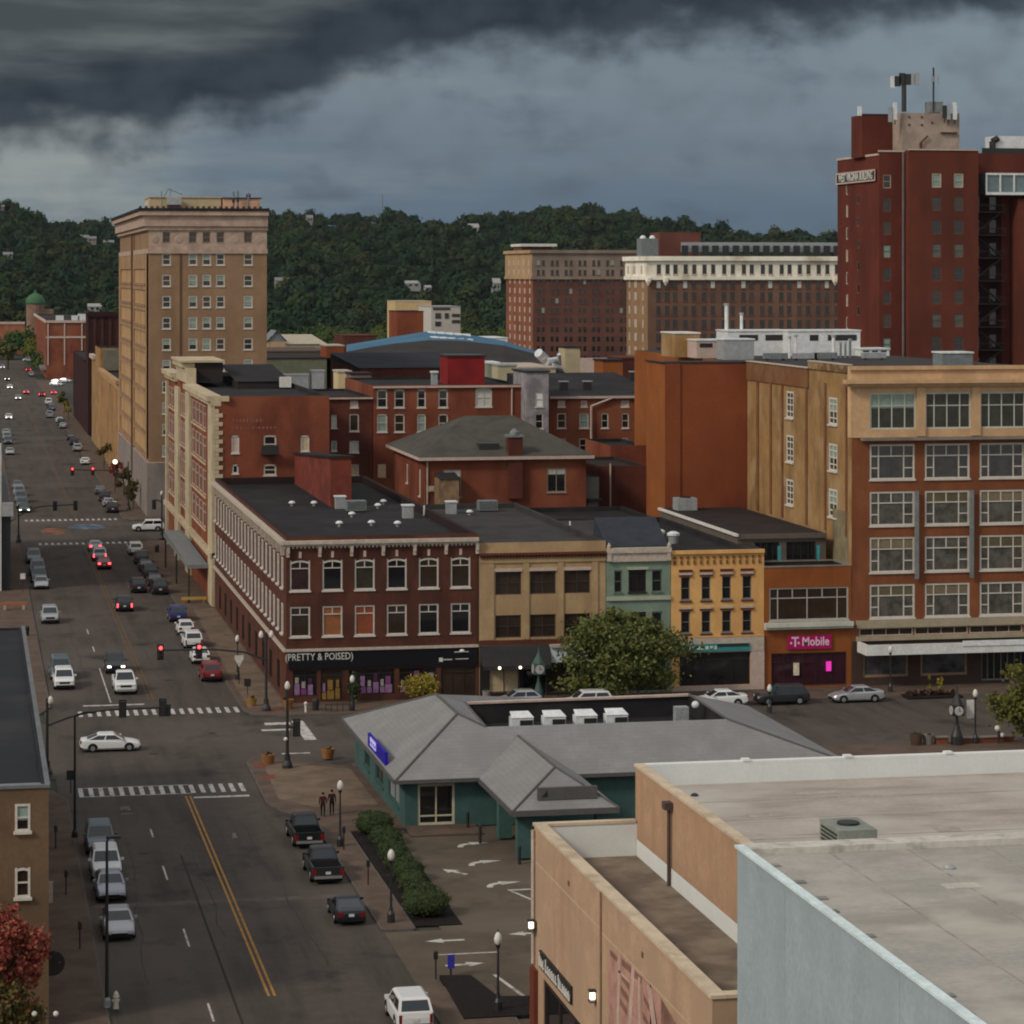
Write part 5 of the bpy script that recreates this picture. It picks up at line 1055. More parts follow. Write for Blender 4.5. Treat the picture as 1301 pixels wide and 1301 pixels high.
# ================================================================== bank with hipped grey roof
t = thing('bank_building', 'single storey green walled bank with hipped grey metal roof and sunken roof well', 'bank', (29.6,188.9,0))
oS = [(30.6,33.2,.15,3.0)]; oW = [(191.5,196.5,.9,2.9),(199,203,.9,2.9),(206,209,.9,2.9)]
w = MB().wall('S',188.9,29.7,61.2,0,3.5,oS,.15); w.wall('W',29.7,188.9,214.,0,3.5,oW,.15); w.poly([(61.2,188.9,0),(61.2,214,0),(61.2,214,3.5),(61.2,188.9,3.5)]); w.poly([(61.2,214,0),(29.7,214,0),(29.7,214,3.5),(61.2,214,3.5)]); part('wall', w, BANKW, t)
CRE = mat('door_cream', (.42,.39,.27), .7, .1)
window(t,'S',188.9,*oS[0],.16,bv=(fr(.5),),bh=(fr(.22),),fm=CRE,pm=GLASS,sill=False,name='door')
for o in oW: window(t,'W',29.7,*o,.12,bv=(fr(.5),),fm=BANKW,pm=GLASSB if o[0]>192 else mat('pane_pale', (.22,.24,.26), .3, .3),sill=True)
e0,e1,f0,f1,ze = 28.9,62.0,188.2,215.6,3.42
sl = .62; zs_ = lambda v: ze+sl*(v-f0)
A=(34.3,194.0,zs_(194.0)); Bf=(34.3,203.2,zs_(194.0)); WS=(36.1,192.7,zs_(192.7)); WN=(36.6,203.8,zs_(192.7)); ES=(53.9,192.7,zs_(192.7)); EN=(54.2,204.6,zs_(192.7))
r = MB(); r.poly([(e0,f1,ze),(e0,f0,ze),A,Bf]); r.poly([(e0,f0,ze),(e1,f0,ze),ES,WS,A]); r.poly([Bf,A,WS,WN]); r.poly([(e1,f0,ze),(e1,f1,ze),EN,ES]); r.poly([(e1,f1,ze),(e0,f1,ze),Bf,WN]); r.poly([(e1,f1,ze),WN,EN])
r.poly([(e0,f0,ze-.02),(e1,f0,ze-.02),(e1,f1,ze-.02),(e0,f1,ze-.02)])
part('roof', r, BANKR, t)
def seam(mb, a, b, rad=.09): mb.cyl(a, b, rad, rad, 6)
c = MB()
for p,q_ in (((e0,f0,ze),A),(A,Bf),(Bf,(e0,f1,ze)),(A,WS),(WS,WN),((e1,f0,ze),ES),(ES,EN)): seam(c,p,q_,.10)
part_each('ridge_cap', c, BANKH, t)
c = MB(); c.box(e0-.05,e1+.05,f0-.12,f0-.01,ze-.22,ze+.04); c.box(e0-.12,e0-.01,f0-.01,f1,ze-.22,ze+.04); part('gutter', c, BANKH, t)
zw = zs_(192.7); c = MB(); c.poly([(36.1,192.75,4.6),(53.9,192.75,4.6),(54.1,204.5,4.6),(36.5,203.8,4.6)]); 
for a,b_ in ((WS,WN),(WN,EN),(EN,ES),(ES,WS)):
    c.poly([(a[0],a[1],4.6),(b_[0],b_[1],4.6),(b_[0],b_[1],b_[2]-.03),(a[0],a[1],a[2]-.03)])
part('roof_well', c, TAR, t); part('well_coping', MB().poly([(36.4,203.7,zw+.03),(54.3,204.4,zw+.03),(54.3,204.9,zw+.03),(36.4,204.2,zw+.03)]).poly([(36.4,203.7,zw+.03),(54.3,204.4,zw+.03),(54.3,204.4,zw-.12),(36.4,203.7,zw-.12)]), TRIMP, t)
# drive-up porch
P0,P1,PF,PR = 34.8,41.9,176.1,38.3; pz=5.65; vb=192.0
c = MB(); c.poly([(P0,188.2,ze),(P0,PF,ze),(PR,PF+3.2,pz),(PR,vb,pz)]); c.poly([(P0,PF,ze),(P1,PF,ze),(PR,PF+3.2,pz)]); c.poly([(P1,PF,ze),(P1,188.2,ze),(PR,vb,pz),(PR,PF+3.2,pz)]); c.poly([(P0,PF,ze-.01),(P1,PF,ze-.01),(P1,188.2,ze-.01),(P0,188.2,ze-.01)]); part('porch_roof', c, BANKR, t)
c = MB(); seam(c,(P0,PF,ze),(PR,PF+3.2,pz)); seam(c,(P1,PF,ze),(PR,PF+3.2,pz)); seam(c,(PR,PF+3.2,pz),(PR,vb,pz)); part_each('porch_ridge_cap', c, BANKH, t)
part('porch_fascia', MB().box(P0-.03,P1+.03,PF-.1,PF-.01,ze-.35,ze+.03).box(P0-.1,P0-.01,PF,188.0,ze-.3,ze+.03), BANKH, t)
for (x,y) in ((35.3,177.0),(40.6,177.0),(35.3,183.5)): part_each('porch_pier', MB().box(x,x+.9,y,y+.8,.15,3.1), BANKW, t)
part('porch_sign', MB().box(36.6,40.6,PF+.65,PF+.95,3.95,4.75), BANKH, t); part('sign_mark', MB().poly([(36.85,PF+.63,4.15),(37.25,PF+.63,4.15),(37.25,PF+.63,4.6)]), METALD, t)
BLUES = mat('sign_blue', (.012,.008,.16), .4, .05, emit=(.03,.015,.6), estr=.12)
k = part('roof_sign', MB().box(29.0,29.2,vy(491,29.1),vy(469,29.1),3.55,4.5), BLUES, t); c = MB(); y0 = vy(472,29.1); y1 = vy(479.5,29.1)
c.box(28.96,28.995,y1,y0-.1,4.3,4.4); c.box(28.96,28.995,y1,y0-.1,3.8,3.9); c.box(28.96,28.995,y1,y0-.1,4.15,4.24)
for i in range(4): c.box(28.957,28.994,y1+(y0-y1)*i/3.6,y1+(y0-y1)*i/3.6+.12,3.9,4.3)
sub('sign_marks', c, mat('sign_lilac', (.5,.45,.8), .5, 0, emit=(.6,.55,1.), estr=.25), k)
for i,x in enumerate((663,704,744,783)):
    v=199.3; u=ux(x,v); h = thing('roof_condenser', ['leftmost','second from left','third from left','rightmost'][i]+' of four white condensers in the bank roof well', 'condenser', (u,v,4.6), 0, 'condensers in the bank roof well')
    part('housing', MB().box(u-.85,u+.75,v-.6,v+.6,4.75,5.75).poly([(u-.9,v-.65,5.78),(u+.8,v-.65,5.78),(u+.6,v+.6,6.1),(u-.8,v+.6,6.1)]), METALW, h); part('grille', MB().box(u-.25,u+.7,v-.64,v-.605,4.95,5.6), METALD, h); part('skid', MB().box(u-.7,u+.6,v-.5,v+.5,4.6,4.747), METALD, h)
h = thing('roof_vent','small grey vent at the right end of the bank roof well','roof vent',(52.,199,4.6)); part('stem', MB().box(51.6,52.6,198.6,199.4,4.6,6.2), METALG, h); part('cap', MB().ball((53.2,199,6.3),.28), METALW, h)
# ================================================================== beige building (foreground right)
t = thing('beige_building', 'beige stucco building with stepped flat roofs and painted mural wall', 'building', (27.8,101.5,0))
BU0,BU1,BV0,BV1 = 27.8,33.0,101.5,135.1
def wp(x, y, u=BU0): v = vy(x,u); return v, zh(y,u,v)
s0 = wp(690,1252); s1 = wp(742,1310)
opw = [(112.5,132.9,.2,3.75)]
zl = 10.85; w = MB().wall('W',BU0,BV0,BV1,0,zl,opw,.3); w.wall('S',BV0,BU0,BU1,0,zl); w.poly([(BU1,BV1,0),(BU0,BV1,0),(BU0,BV1,zl),(BU1,BV1,zl)]); part('wall', w, BEIGE, t)
w = MB(); pz=9.2
w.poly([(BU0+.5,BV1-.35,pz),(BU1,BV1-.35,pz),(BU1,BV1-.35,zl),(BU0+.5,BV1-.35,zl)]); w.poly([(BU1-.04,BV0,pz),(BU1-.04,BV1-.4,pz),(BU1-.04,BV1-.4,pz+.85),(BU1-.04,BV0,pz+.85)]); part('flashing', w, COPW, t)
w = MB(); w.poly([(BU0+.5,BV0+.5,pz),(BU0+.5,BV1-.36,pz),(BU0+.5,BV1-.36,zl),(BU0+.5,BV0+.5,zl)]); w.poly([(BU0+.5,BV0+.5,pz),(BU1,BV0+.5,pz),(BU1,BV0+.5,zl),(BU0+.5,BV0+.5,zl)]); part('parapet_inner', w, GRAVEL, t)
part('lower_roof', MB().poly([(BU0+.5,BV0+.5,pz),(BU1,BV0+.5,pz),(BU1,BV1-.35,pz),(BU0+.5,BV1-.35,pz)]), GRAVEL, t)
part('coping', MB().box(BU0-.08,BU0+.55,BV0-.08,BV1+.08,zl+.003,zl+.14).box(BU0+.56,BU1-.05,BV1-.4,BV1+.08,zl+.003,zl+.14).box(BU0+.56,BU1-.05,BV0-.08,BV0+.55,zl+.003,zl+.14), COPING, t)
zu=13.62; w = MB().wall('W',BU1,98,BV1,pz,zu); w.poly([(80,BV1,0),(BU1,BV1,0),(BU1,BV1,zu),(80,BV1,zu)]); part('upper_wall', w, BEIGE2, t)
part('upper_coping', MB().box(BU1-.06,BU1+.45,98,BV1+.06,zu+.003,zu+.14), COPING, t); part('white_coping', MB().box(BU1+.46,80,BV1-.4,BV1+.08,zu+.003,zu+.14).poly([(BU1+.45,BV1-.4,zu-.95),(80,BV1-.4,zu-.95),(80,BV1-.4,zu),(BU1+.45,BV1-.4,zu)]), COPW, t)
m = MB()
for i in range(7): m.box(38.5+5.4*i,38.9+5.4*i,BV1-.45,BV1+.02,zu+.143,zu+.25)
part('coping_clip', m, COPW, t)
part('upper_roof', MB().poly([(BU1+.45,98,zu-.95),(80,98,zu-.95),(80,BV1-.4,zu-.95),(BU1+.45,BV1-.4,zu-.95)]).poly([(BU1+.45,98,zu-.95),(BU1+.45,BV1-.4,zu-.95),(BU1+.45,BV1-.4,zu),(BU1+.45,98,zu)]), CONC, t)
dv_ = vy(851,BU1-.1); part('downspout', MB().cyl((BU1-.15,dv_,pz),(BU1-.15,dv_,zu-.75),.09,n=8), mat('spout_dark', (.07,.05,.045), .6, .2), t); part('leader_head', MB().box(BU1-.42,BU1-.02,dv_-.3,dv_+.3,zu-.745,zu-.4), MATS['spout_dark'], t)
jv = vy(764,BU0)
REV = mat('reveal_pale', (.44,.31,.205), .9, .1)
part('reveal_line', MB().box(BU0-.012,BU0-.002,jv+.14,BV1-.3,9.05,9.13), REV, t); part('reveal_line', MB().box(BU0-.012,BU0-.002,101.7,jv-.14,8.95,9.03), REV, t)
for (vv_,zz_) in ((127.,9.6),(112.5,9.75),(107,7.9)): part('wall_vent', MB().box(BU0-.05,BU0-.003,vv_-.12,vv_+.12,zz_,zz_+.22), mat('vent_brown', (.14,.09,.06), .8, .2), t)
for y in (103,107.5,112,116.5,121,125.5,130): part('membrane_seam', MB().box(BU1+.5,62,y,y+.08,zu-.948,zu-.938), mat('membrane_seam', (.27,.245,.21), .85, .3, 1.), t)
for (x,y,a_,b_) in ((36.4,126.,1.6,.9),(44.,121,1.2,1.2),(40.3,131,2.2,.7)): part('membrane_patch', MB().box(x,x+a_,y,y+b_,zu-.947,zu-.934), mat('membrane_worn', (.31,.27,.23), .85, .2, 1.), t)
part('roof_drain', MB().lathe((35.2,131.8,zu-.948),[(.2,0),(.2,.05),(.12,.12),(.02,.15)],12), METALD, t)
part('expansion_joint', MB().box(BU0-.05,BU0-.004,jv-.12,jv+.12,0,zl), mat('joint_brown', (.16,.10,.06), .9, .2), t)
part('corner_pipe', MB().cyl((BU0-.1,BV1-.15,4.0),(BU0-.1,BV1-.15,zl-.2),.10,n=8), TRIM, t)
part('corner_pier', MB().box(BU0-.22,BU0-.01,BV1-.9,BV1+.15,0,3.8), stained('pier_red', (.13,.035,.02), (.09,.028,.018), .5), t)
window(t,'W',BU0,*opw[0],.25,bv=tuple(fr(i/6.) for i in range(1,6)),fm=FRAMED,pm=GLASS,sill=False,name='shop_window')
# sign lettering above the shop front: dark backed pale letters, not readable from here
c = MB(); c2 = MB(); va,za = wp(687,1231); vb_,zb_ = wp(735,1287); zm = 4.62; rr = random.Random(8); y = va-.25
for wlen in (3,6,6):
    y_s = y
    for i in range(wlen):
        wd = .34+.1*rr.random(); hh = .62 if i==0 else .42; c2.box(BU0-.16,BU0-.122,y-wd*.8,y,zm-.3,zm-.3+hh*.22); c2.box(BU0-.161,BU0-.123,y-wd*.3,y,zm-.3,zm-.3+hh)
        if rr.random() > .4: c2.box(BU0-.162,BU0-.124,y-wd*.85,y-wd*.6,zm-.3,zm-.3+hh*.8)
        y -= wd+.08
    c.box(BU0-.12,BU0-.012,y+.02,y_s+.08,zm-.42,zm+.42); y -= .2
part('sign_backing', c, METALD, t); part('sign_letters', c2, TRIMW, t)
lv, lz = wp(757,1265)
def wall_lamp(v, z, u=BU0, par=None):
    k = part('wall_lamp', MB().box(u-.32,u-.02,v-.2,v+.2,z+.2,z+.27).box(u-.32,u-.02,v-.2,v+.2,z-.27,z-.2).box(u-.02,u-.004,v-.2,v+.2,z-.27,z+.27), METALD, par); sub('lamp_glass', MB().box(u-.26,u-.06,v-.10,v+.10,z-.15,z+.15), WARMON, k)
wall_lamp(lv, lz, BU0, t)
wall_lamp(BV1-.5, zh(1172,BU0,BV1), BU0-.12, t)
# mural: flat painted arches and windows on the side wall
MUR1 = mat('mural_rose', (.36,.20,.155), .9, .25, 1.); MUR2 = mat('mural_brown', (.19,.10,.075), .9, .25, 1.); MUR3 = mat('mural_pale', (.43,.30,.24), .9, .2, 1.)
def mquad(mb, pts, d):
    P = [wp(*p) for p in pts]; mb.poly([(BU0-d, v, z) for v,z in P])
c = MB(); mquad(c,[(773,1204),(786,1213),(786,1330),(773,1330)],.006); mquad(c,[(789,1213),(826,1246),(840,1330),(789,1330)],.006); mquad(c,[(826,1250),(868,1310),(868,1360),(826,1360)],.006); part('mural_ground', c, MUR1, t)
c = MB(); mquad(c,[(775,1206),(785,1217),(784,1222),(776,1214)],.010); mquad(c,[(791,1218),(816,1242),(815,1250),(790,1226)],.010)
for a,b_ in (((790,1236),(800,1250)),((789,1252),(799,1266)),((788,1268),(797,1282)),((818,1262),(826,1278)),((817,1285),(825,1301))): mquad(c,[(a[0],a[1]),(b_[0],b_[1]),(b_[0],b_[1]+9),(a[0],a[1]+9)],.010)
mquad(c,[(840,1268),(862,1305),(862,1330),(840,1330)],.010); part('mural_openings', c, MUR2, t)
c = MB()
for pts in ([(803,1222),(807,1226),(801,1330),(797,1330)],[(786,1232),(800,1246),(800,1249),(786,1235)],[(822,1250),(828,1256),(838,1330),(832,1330)],[(811,1240),(814,1243),(814,1330),(811,1330)],[(786,1212),(789,1214),(786,1330),(783,1330)]): mquad(c,pts,.014)
part('mural_lines', c, MUR3, t)
t2 = thing('roof_condenser','square green grey condenser on the concrete roof of the beige building','condenser',(38.4,116.5,12.67)); x0,x1 = ux(1064,101.6),ux(1098,101.6); zt=zh(1049,x0,102.8); vv0,vv1=101.6,103.6
vv0,vv1 = 115.2,118.0; x0,x1 = ux(1066,vv0),ux(1066,vv0)+1.75; part('housing', MB().box(x0,x1,vv0,vv1,12.8,14.15), mat('unit_sage', (.20,.215,.185), .6, .2), t2); part('fan', MB().lathe(((x0+x1)/2,vv0+1.4,14.153),[(.5,0),(.5,.1),(.12,.12)],14), METALD, t2)
c = MB()
for i in range(6): c.box(x0-.02,x0-.003,vv0+.25,vv1-.25,12.95+.18*i,13.05+.18*i)
c.box(x0+.1,x1-.1,vv0+.1,vv1-.1,12.67,12.797); part('grille', c, METALD, t2)
# pale blue sided building nearest
t = thing('blue_building', 'pale blue metal sided building with weathered grey flat roof, nearest at right', 'building', (27.8,40,0)); zb=17.33; bb=98.
w = MB().wall('W',27.8,45,bb,0,zb); w.poly([(80,bb,0),(27.8,bb,0),(27.8,bb,zb),(80,bb,zb)]); w.poly([(27.8,45,0),(80,45,0),(80,45,zb),(27.8,45,zb)]); part('wall', w, BLUEW, t)
c = MB()
for y in (92.,80.,68.): c.box(27.79,27.798,y-.04,y,0,zb-.15)
part('wall_rib', c, BLUEW, t)
part('coping', MB().box(27.7,28.05,45,bb+.05,zb+.003,zb+.10), mat('coping_pale_blue', (.52,.60,.60), .6, .15, 1.), t); part('back_coping', MB().box(28.06,80,bb-.95,bb+.08,zb-.2,zb+.12), stained('coping_dusty', (.45,.42,.37), (.25,.22,.19), .8, .5, .66), t)
part('roof', MB().poly([(28.05,45,zb-.12),(80,45,zb-.12),(80,bb-.55,zb-.12),(28.05,bb-.55,zb-.12)]), CONC2, t)
rr = random.Random(5); SEAM = mat('membrane_seam', (.27,.245,.21), .85, .3, 1.)
for x in range(31,58,3): part('membrane_seam', MB().box(x,x+.09,60,bb-.96,zb-.118,zb-.108), SEAM, t)
for (x,y,a_,b_) in ((33.2,90.5,1.3,.8),(38.6,84,.9,1.5),(35.1,80,1.8,.7),(42.,91,.8,.8)): part('membrane_patch', MB().box(x,x+a_,y,y+b_,zb-.117,zb-.104), mat('membrane_new', (.39,.365,.32), .8, .12, 1.), t)
part('roof_drain', MB().lathe((34.4,93.6,zb-.118),[(.22,0),(.22,.05),(.14,.14),(.02,.17)],12), METALG, t)
c = MB()
for i in range(9):
    v = 96-2.6*i-rr.random(); c.box(28.1,28.2+.5*rr.random(),v-.35,v,zb-.117,zb-.06)
part('roof_patch', c, mat('patch_grey', (.20,.19,.175), .9, .3), t)
# ================================================================== ground, roads, pavements
GZ=-.02
struct('ground', MB().poly([(-1500,20,-.06),(2500,20,-.06),(2500,6000,-.06),(-1500,6000,-.06)]), GRND)
KL, KR = 7.0, 23.8
struct('road', MB().poly([(KL-.5,60,0),(KR+.5,60,0),(KR+.5,1246,0),(KL-.5,1246,0)]), ASPH)
struct('cross_street', MB().poly([(-60,212.3,.004),(140,212.3,.004),(140,238.4,.004),(-60,238.4,.004)]), ASPH)
struct('far_cross_street', MB().poly([(-60,400,.004),(140,400,.004),(140,431,.004),(-60,431,.004)]), ASPH)
struct('parking_lot', MB().poly([(27.2,136,.006),(62,136,.006),(62,188.5,.006),(27.2,188.5,.006)]).poly([(23.8,146,.007),(27.2,146,.007),(27.2,159.2,.007),(23.8,159.2,.007)]), ASPH2)
def slab(name, pts, m, h=.14, kerb=True):
    if sum(a[0]*b[1]-b[0]*a[1] for a,b in zip(pts,pts[1:]+pts[:1])) < 0: pts = pts[::-1]
    o = struct(name, MB().prism(pts,-.05,h,False), m)
    if kerb:
        c = MB(); n=len(pts)
        cx = sum(p[0] for p in pts)/n; cy = sum(p[1] for p in pts)/n
        for i in range(n):
            a,b_ = Vector(pts[i]),Vector(pts[(i+1)%n]); d=(b_-a)
            if d.length<.05: continue
            nrm = Vector((d.y,-d.x)).normalized()*.12
            c.prism([tuple(a+nrm),tuple(b_+nrm),tuple(b_-nrm*.2),tuple(a-nrm*.2)],-.04,h-.012)
        k = struct('kerb', c, KERB)
    return o
slab('pavement', [(-60,207.),(-60,60),(KL,60),(KL,203),(6.0,207.)], PAVE)
slab('pavement', [(-60,399),(-60,243.5),(6.0,243.5),(KL,247),(KL,396),(6,399)], PAVE)
slab('pavement', [(-60,1240),(-60,433),(6,433),(KL,437),(KL,1240)], PAVE)
slab('pavement', [(27.6,60),(27.6,146),(KR,146),(KR,60)][::-1], PAVE)
slab('pavement', [(KR,159.5),(25.6,159.5),(25.6,188.3),(29.6,188.3),(29.6,212.2),(23.4,216.9),(22.2,218.2),(21.5,216.2),(21.3,199.2),(22.0,196.4),(KR,193.5)], PAVE)
struct('corner_paving', MB().poly([(22.2,200.5,.147),(24.4,197,.147),(29.0,197,.147),(29.0,211.5,.147),(24.0,215.4,.147),(22.6,215.6,.147)]), PAVEL)
slab('pavement', [(29.6,212.2),(29.6,214.2),(62,214.2),(62,212.2)][::-1], PAVE)
slab('pavement', [(62,136),(110,136),(110,214.5),(62,214.5)], PAVE)
slab('pavement', [(KR,242.2),(24.6,239.4),(27.4,238.6),(110,238.6),(110,245),(27.8,245),(27.8,397.5),(25.5,398.5),(KR,396)], PAVE)
struct('corner_paving', MB().poly([(24.2,243,.147),(27.6,243,.147),(27.6,316,.147),(25.2,316,.147),(24.4,262,.147)]), PAVEL)
slab('pavement', [(KR,436),(25.5,432.5),(60,432.5),(60,437),(27.9,437),(27.9,1000),(KR,1000)], PAVE)
struct('bank_walk', MB().prism([(29.6,185.6),(34.6,185.6),(34.6,188.85),(29.6,188.85)],-.05,.15,False), PAVE)
# detectable ramp pads
for (x,y,a) in ((21.8,213.5,.9),(22.0,208.5,.9),(26.0,241.0,.9)): struct('ramp_pad', MB().box(x,x+a,y,y+1.6,.10,.152), mat('ramp_brick', (.15,.05,.035), .9, .2, 3.))
# markings
def strip(name, rects, m, z=.010):
    c = MB()
    for (a,b_,c0,c1) in rects: c.poly([(a,c0,z),(b_,c0,z),(b_,c1,z),(a,c1,z)])
    return struct(name, c, m)
strip('centre_line', [(15.62,15.76,146.4,203.6),(15.94,16.08,146.4,203.6)], YELP)
strip('centre_line', [(15.9,16.1,250,395),(16.3,16.5,250,395),(16.3,16.44,437,1000),(16.6,16.74,437,1000)], YELF2)
strip('lane_marking', [(12.30,12.42,189.2,192.1),(12.32,12.44,175.7,179.9),(12.32,12.44,158,162.4),(12.32,12.44,142,145.6),(12.45,12.57,249.2,271),(12.5,12.62,283,287),(12.5,12.62,297,301)], WHITEP)
z1_ = []
x = 8.0
while x < 20.4:
    z1_.append((x,x+.34,204.7,208.0)); x += .745
z1_ += [(8.0,16.2,204.55,204.72),(8.0,16.2,208.0,208.16)]
strip('crosswalk', z1_, WHITEP)
z1_=[]; x = 9.4
while x < 23.4: z1_.append((x,x+.36,241.6,244.6)); x += .80
strip('crosswalk', z1_, WHITEP)
strip('stop_line', [(16.2,20.3,202.6,203.2),(10.0,15.4,247.4,248.)], WHITEP)
for vv,a,b_ in ((397.,9.8,22.4),(435.,8.6,22.6)):
    z1_=[]; x=a
    while x<b_: z1_.append((x,x+.4,vv-1.3,vv+1.3)); x+=.86
    strip('crosswalk', z1_+[(a,b_,vv-1.5,vv-1.3)], WHITEP)
struct('crosswalk', MB().poly([(27.2,226.1,.012),(28.2,226.1,.012),(28.2,235.9,.012),(27.2,235.9,.012)]).poly([(24.2,231.2,.012),(26.6,231.2,.012),(26.6,232.0,.012),(24.2,232.,.012)]).poly([(24.8,234.2,.012),(27.,234.2,.012),(27.,235.4,.012),(24.8,235.4,.012)]).poly([(24.6,219.8,.012),(26.9,219.8,.012),(26.9,220.2,.012),(24.6,220.2,.012)]), WHITEP)
MO = stained('mural_orange_paint', (.20,.085,.05), (.07,.05,.04), .4, .45, .6); MBL = stained('mural_blue_paint', (.055,.085,.13), (.05,.045,.045), .4, .5, .62, third=(.16,.20,.23), scale3=.6)
def blob(x,y,rx,ry,m):
    struct('street_mural', MB().poly([(x+rx*math.cos(i*.2618),y+ry*math.sin(i*.2618),.011) for i in range(24)]), m)
blob(12.4,416.2,1.9,5.5,MO); blob(17.6,422.5,2.9,4.2,MBL)
strip('seam_line', [(13.72,13.86,120,183)], mat('tar_seam', (.028,.024,.022), .8, .2), .007)
strip('road_seam', [(7.5,23.6,168.6,169.6)], mat('seam_pale', (.088,.074,.062), .9, .25, 1.), .0055)
# bike and turn symbols, worn
def arrow(x,y,ang,L,kind='straight',m=WHITEP,z=.012):
    c = MB(); a=math.radians(ang); ca,sa=math.cos(a),math.sin(a)
    T=lambda p:(x+p[0]*ca-p[1]*sa, y+p[0]*sa+p[1]*ca, z)
    if kind=='straight': c.poly([T(p) for p in ((0,-.16),(L*.55,-.16),(L*.55,.16),(0,.16))]); c.poly([T(p) for p in ((L*.55,-.5),(L,0),(L*.55,.5))])
    else:
        pts=[(.45*math.sin(t_),-.9+.9*(1-math.cos(t_))) for t_ in [0]]
        for i in range(5):
            t0,t1=i*.314,(i+1)*.314
            r0,r1=.75,1.15
            c.poly([T((-r0*math.cos(t0)+1.,r0*math.sin(t0)-1.)),T((-r1*math.cos(t0)+1.,r1*math.sin(t0)-1.)),T((-r1*math.cos(t1)+1.,r1*math.sin(t1)-1.)),T((-r0*math.cos(t1)+1.,r0*math.sin(t1)-1.))])
        c.poly([T(p) for p in ((1.,-.5),(2.4,-.05),(1.,.45))])
    return struct('pavement_arrow', c, m)
arrow(32.2,182.8,8,2.4,'turn'); arrow(31.9,177.0,8,2.4,'turn'); arrow(31.9,170.6,8,2.4,'turn'); arrow(31.3,173.6,125,2.2)
arrow(28.1,156.6,180,2.3); arrow(26.0,150.9,6,2.3); arrow(33.0,157.4,180,2.2)
strip('lot_line', [(26.0,29.4,153.3,153.5)], WHITEP, .012)
struct('lot_line', MB().poly([(28.2,148.5,.012),(28.4,148.5,.012),(29.3,142.6,.012),(29.05,142.6,.012)]).poly([(33.0,168.6,.012),(33.2,168.6,.012),(34.6,164.,.012),(34.4,164,.012)]).poly([(33,168.5,.012),(34.6,168.5,.012),(34.6,168.8,.012),(33.,168.8,.012)]), WHITEP)
c = MB()
for i in range(6): c.poly([(10.7+.12*i,199.2+.3*math.sin(i),.012),(10.8+.12*i,199.2+.3*math.sin(i),.012),(10.8+.12*i,200.5+.2*i%3*.1,.012),(10.7+.12*i,200.5,.012)])
c.poly([(10.6,197.6,.012),(11.6,197.6,.012),(11.6,197.9,.012),(10.6,197.9,.012)]); c.poly([(17.6,187.6,.012),(18.0,187.6,.012),(18.0,189.6,.012),(17.8,189.6,.012)]); struct('bike_symbol', c, stained('ghost_white', (.17,.155,.14), (.07,.06,.055), 2., .45, .6))
rr = random.Random(31)
for (x,y,dx,dy,n) in ((9.6,150,.02,1.6,22),(19.6,152,-.01,1.7,24),(17.9,250,.01,2.,60),(11.,255,.0,2.2,50),(10.4,214,1.3,.1,9),(18.,226,1.4,-.05,5),(21.2,255,-.0,2.1,50),(14.6,160,.0,1.5,18),(9.,178,1.5,.1,9)):
    c = MB(); px_,py_ = x,y
    for i in range(n):
        qx,qy = px_+dx+rr.uniform(-.16,.16)*(1 if abs(dx)<.5 else .3), py_+dy+rr.uniform(-.16,.16)*(1 if abs(dx)>.5 else .3); w_=.02+.022*rr.random()
        if abs(dx) < .5: c.poly([(px_-w_,py_,.0062),(px_+w_,py_,.0062),(qx+w_,qy,.0062),(qx-w_,qy,.0062)])
        else: c.poly([(px_,py_-w_,.0066),(qx,qy-w_,.0066),(qx,qy+w_,.0066),(px_,py_+w_,.0066)])
        px_,py_ = qx,qy
    struct('crack_seal', c, mat('crack_tar', (.040,.034,.029), .8, .2))
for (x,y,r_,n) in ((14.6,222.,.42,1),(11.4,184,.38,1),(18.6,262,.42,1),(20.,231,.4,1)): struct('manhole_cover', MB().cyl((x,y,.002),(x,y,.0125),r_,n=16), mat('manhole_iron', (.030,.026,.024), .6, .2))
# ================================================================== vehicles
def paint(name, c, metal=.25, rough=.32): return mat('paint_'+name, c, rough, 0, metal=metal, spec=.4, coat=.25)
PT = dict(white=paint('white',(.58,.58,.57),0), silver=paint('silver',(.36,.36,.37),.5), grey=paint('grey',(.13,.14,.15),.5), dark=paint('dark',(.016,.017,.019),.1,.4), black=paint('black',(.006,.006,.007),0,.4),
          red=paint('red',(.20,.012,.018),.2), blue=paint('blue',(.020,.030,.14),.3), navy=paint('navy',(.009,.011,.018),.1,.4), green=paint('green',(.025,.045,.032),.3), lav=paint('lavender',(.27,.275,.31),.5), teal=paint('slate',(.085,.115,.13),.5))
CGL = mat('car_glass', (.018,.024,.027), .08, 0, spec=.6); CGLD = mat('car_glass_dark', (.006,.006,.007), .08, 0, spec=.6)
RUB = mat('rubber', (.012,.012,.012), .85, 0); RIM = mat('wheel_rim', (.30,.30,.31), .4, 0, metal=.6); BLK = mat('black_plastic', (.012,.012,.013), .6, 0)
HLT = mat('headlight', (.45,.46,.46), .15, 0, spec=.6); TLT = mat('taillight', (.14,.008,.008), .25, 0, spec=.5); PLATE = mat('number_plate', (.5,.5,.5), .5, 0)
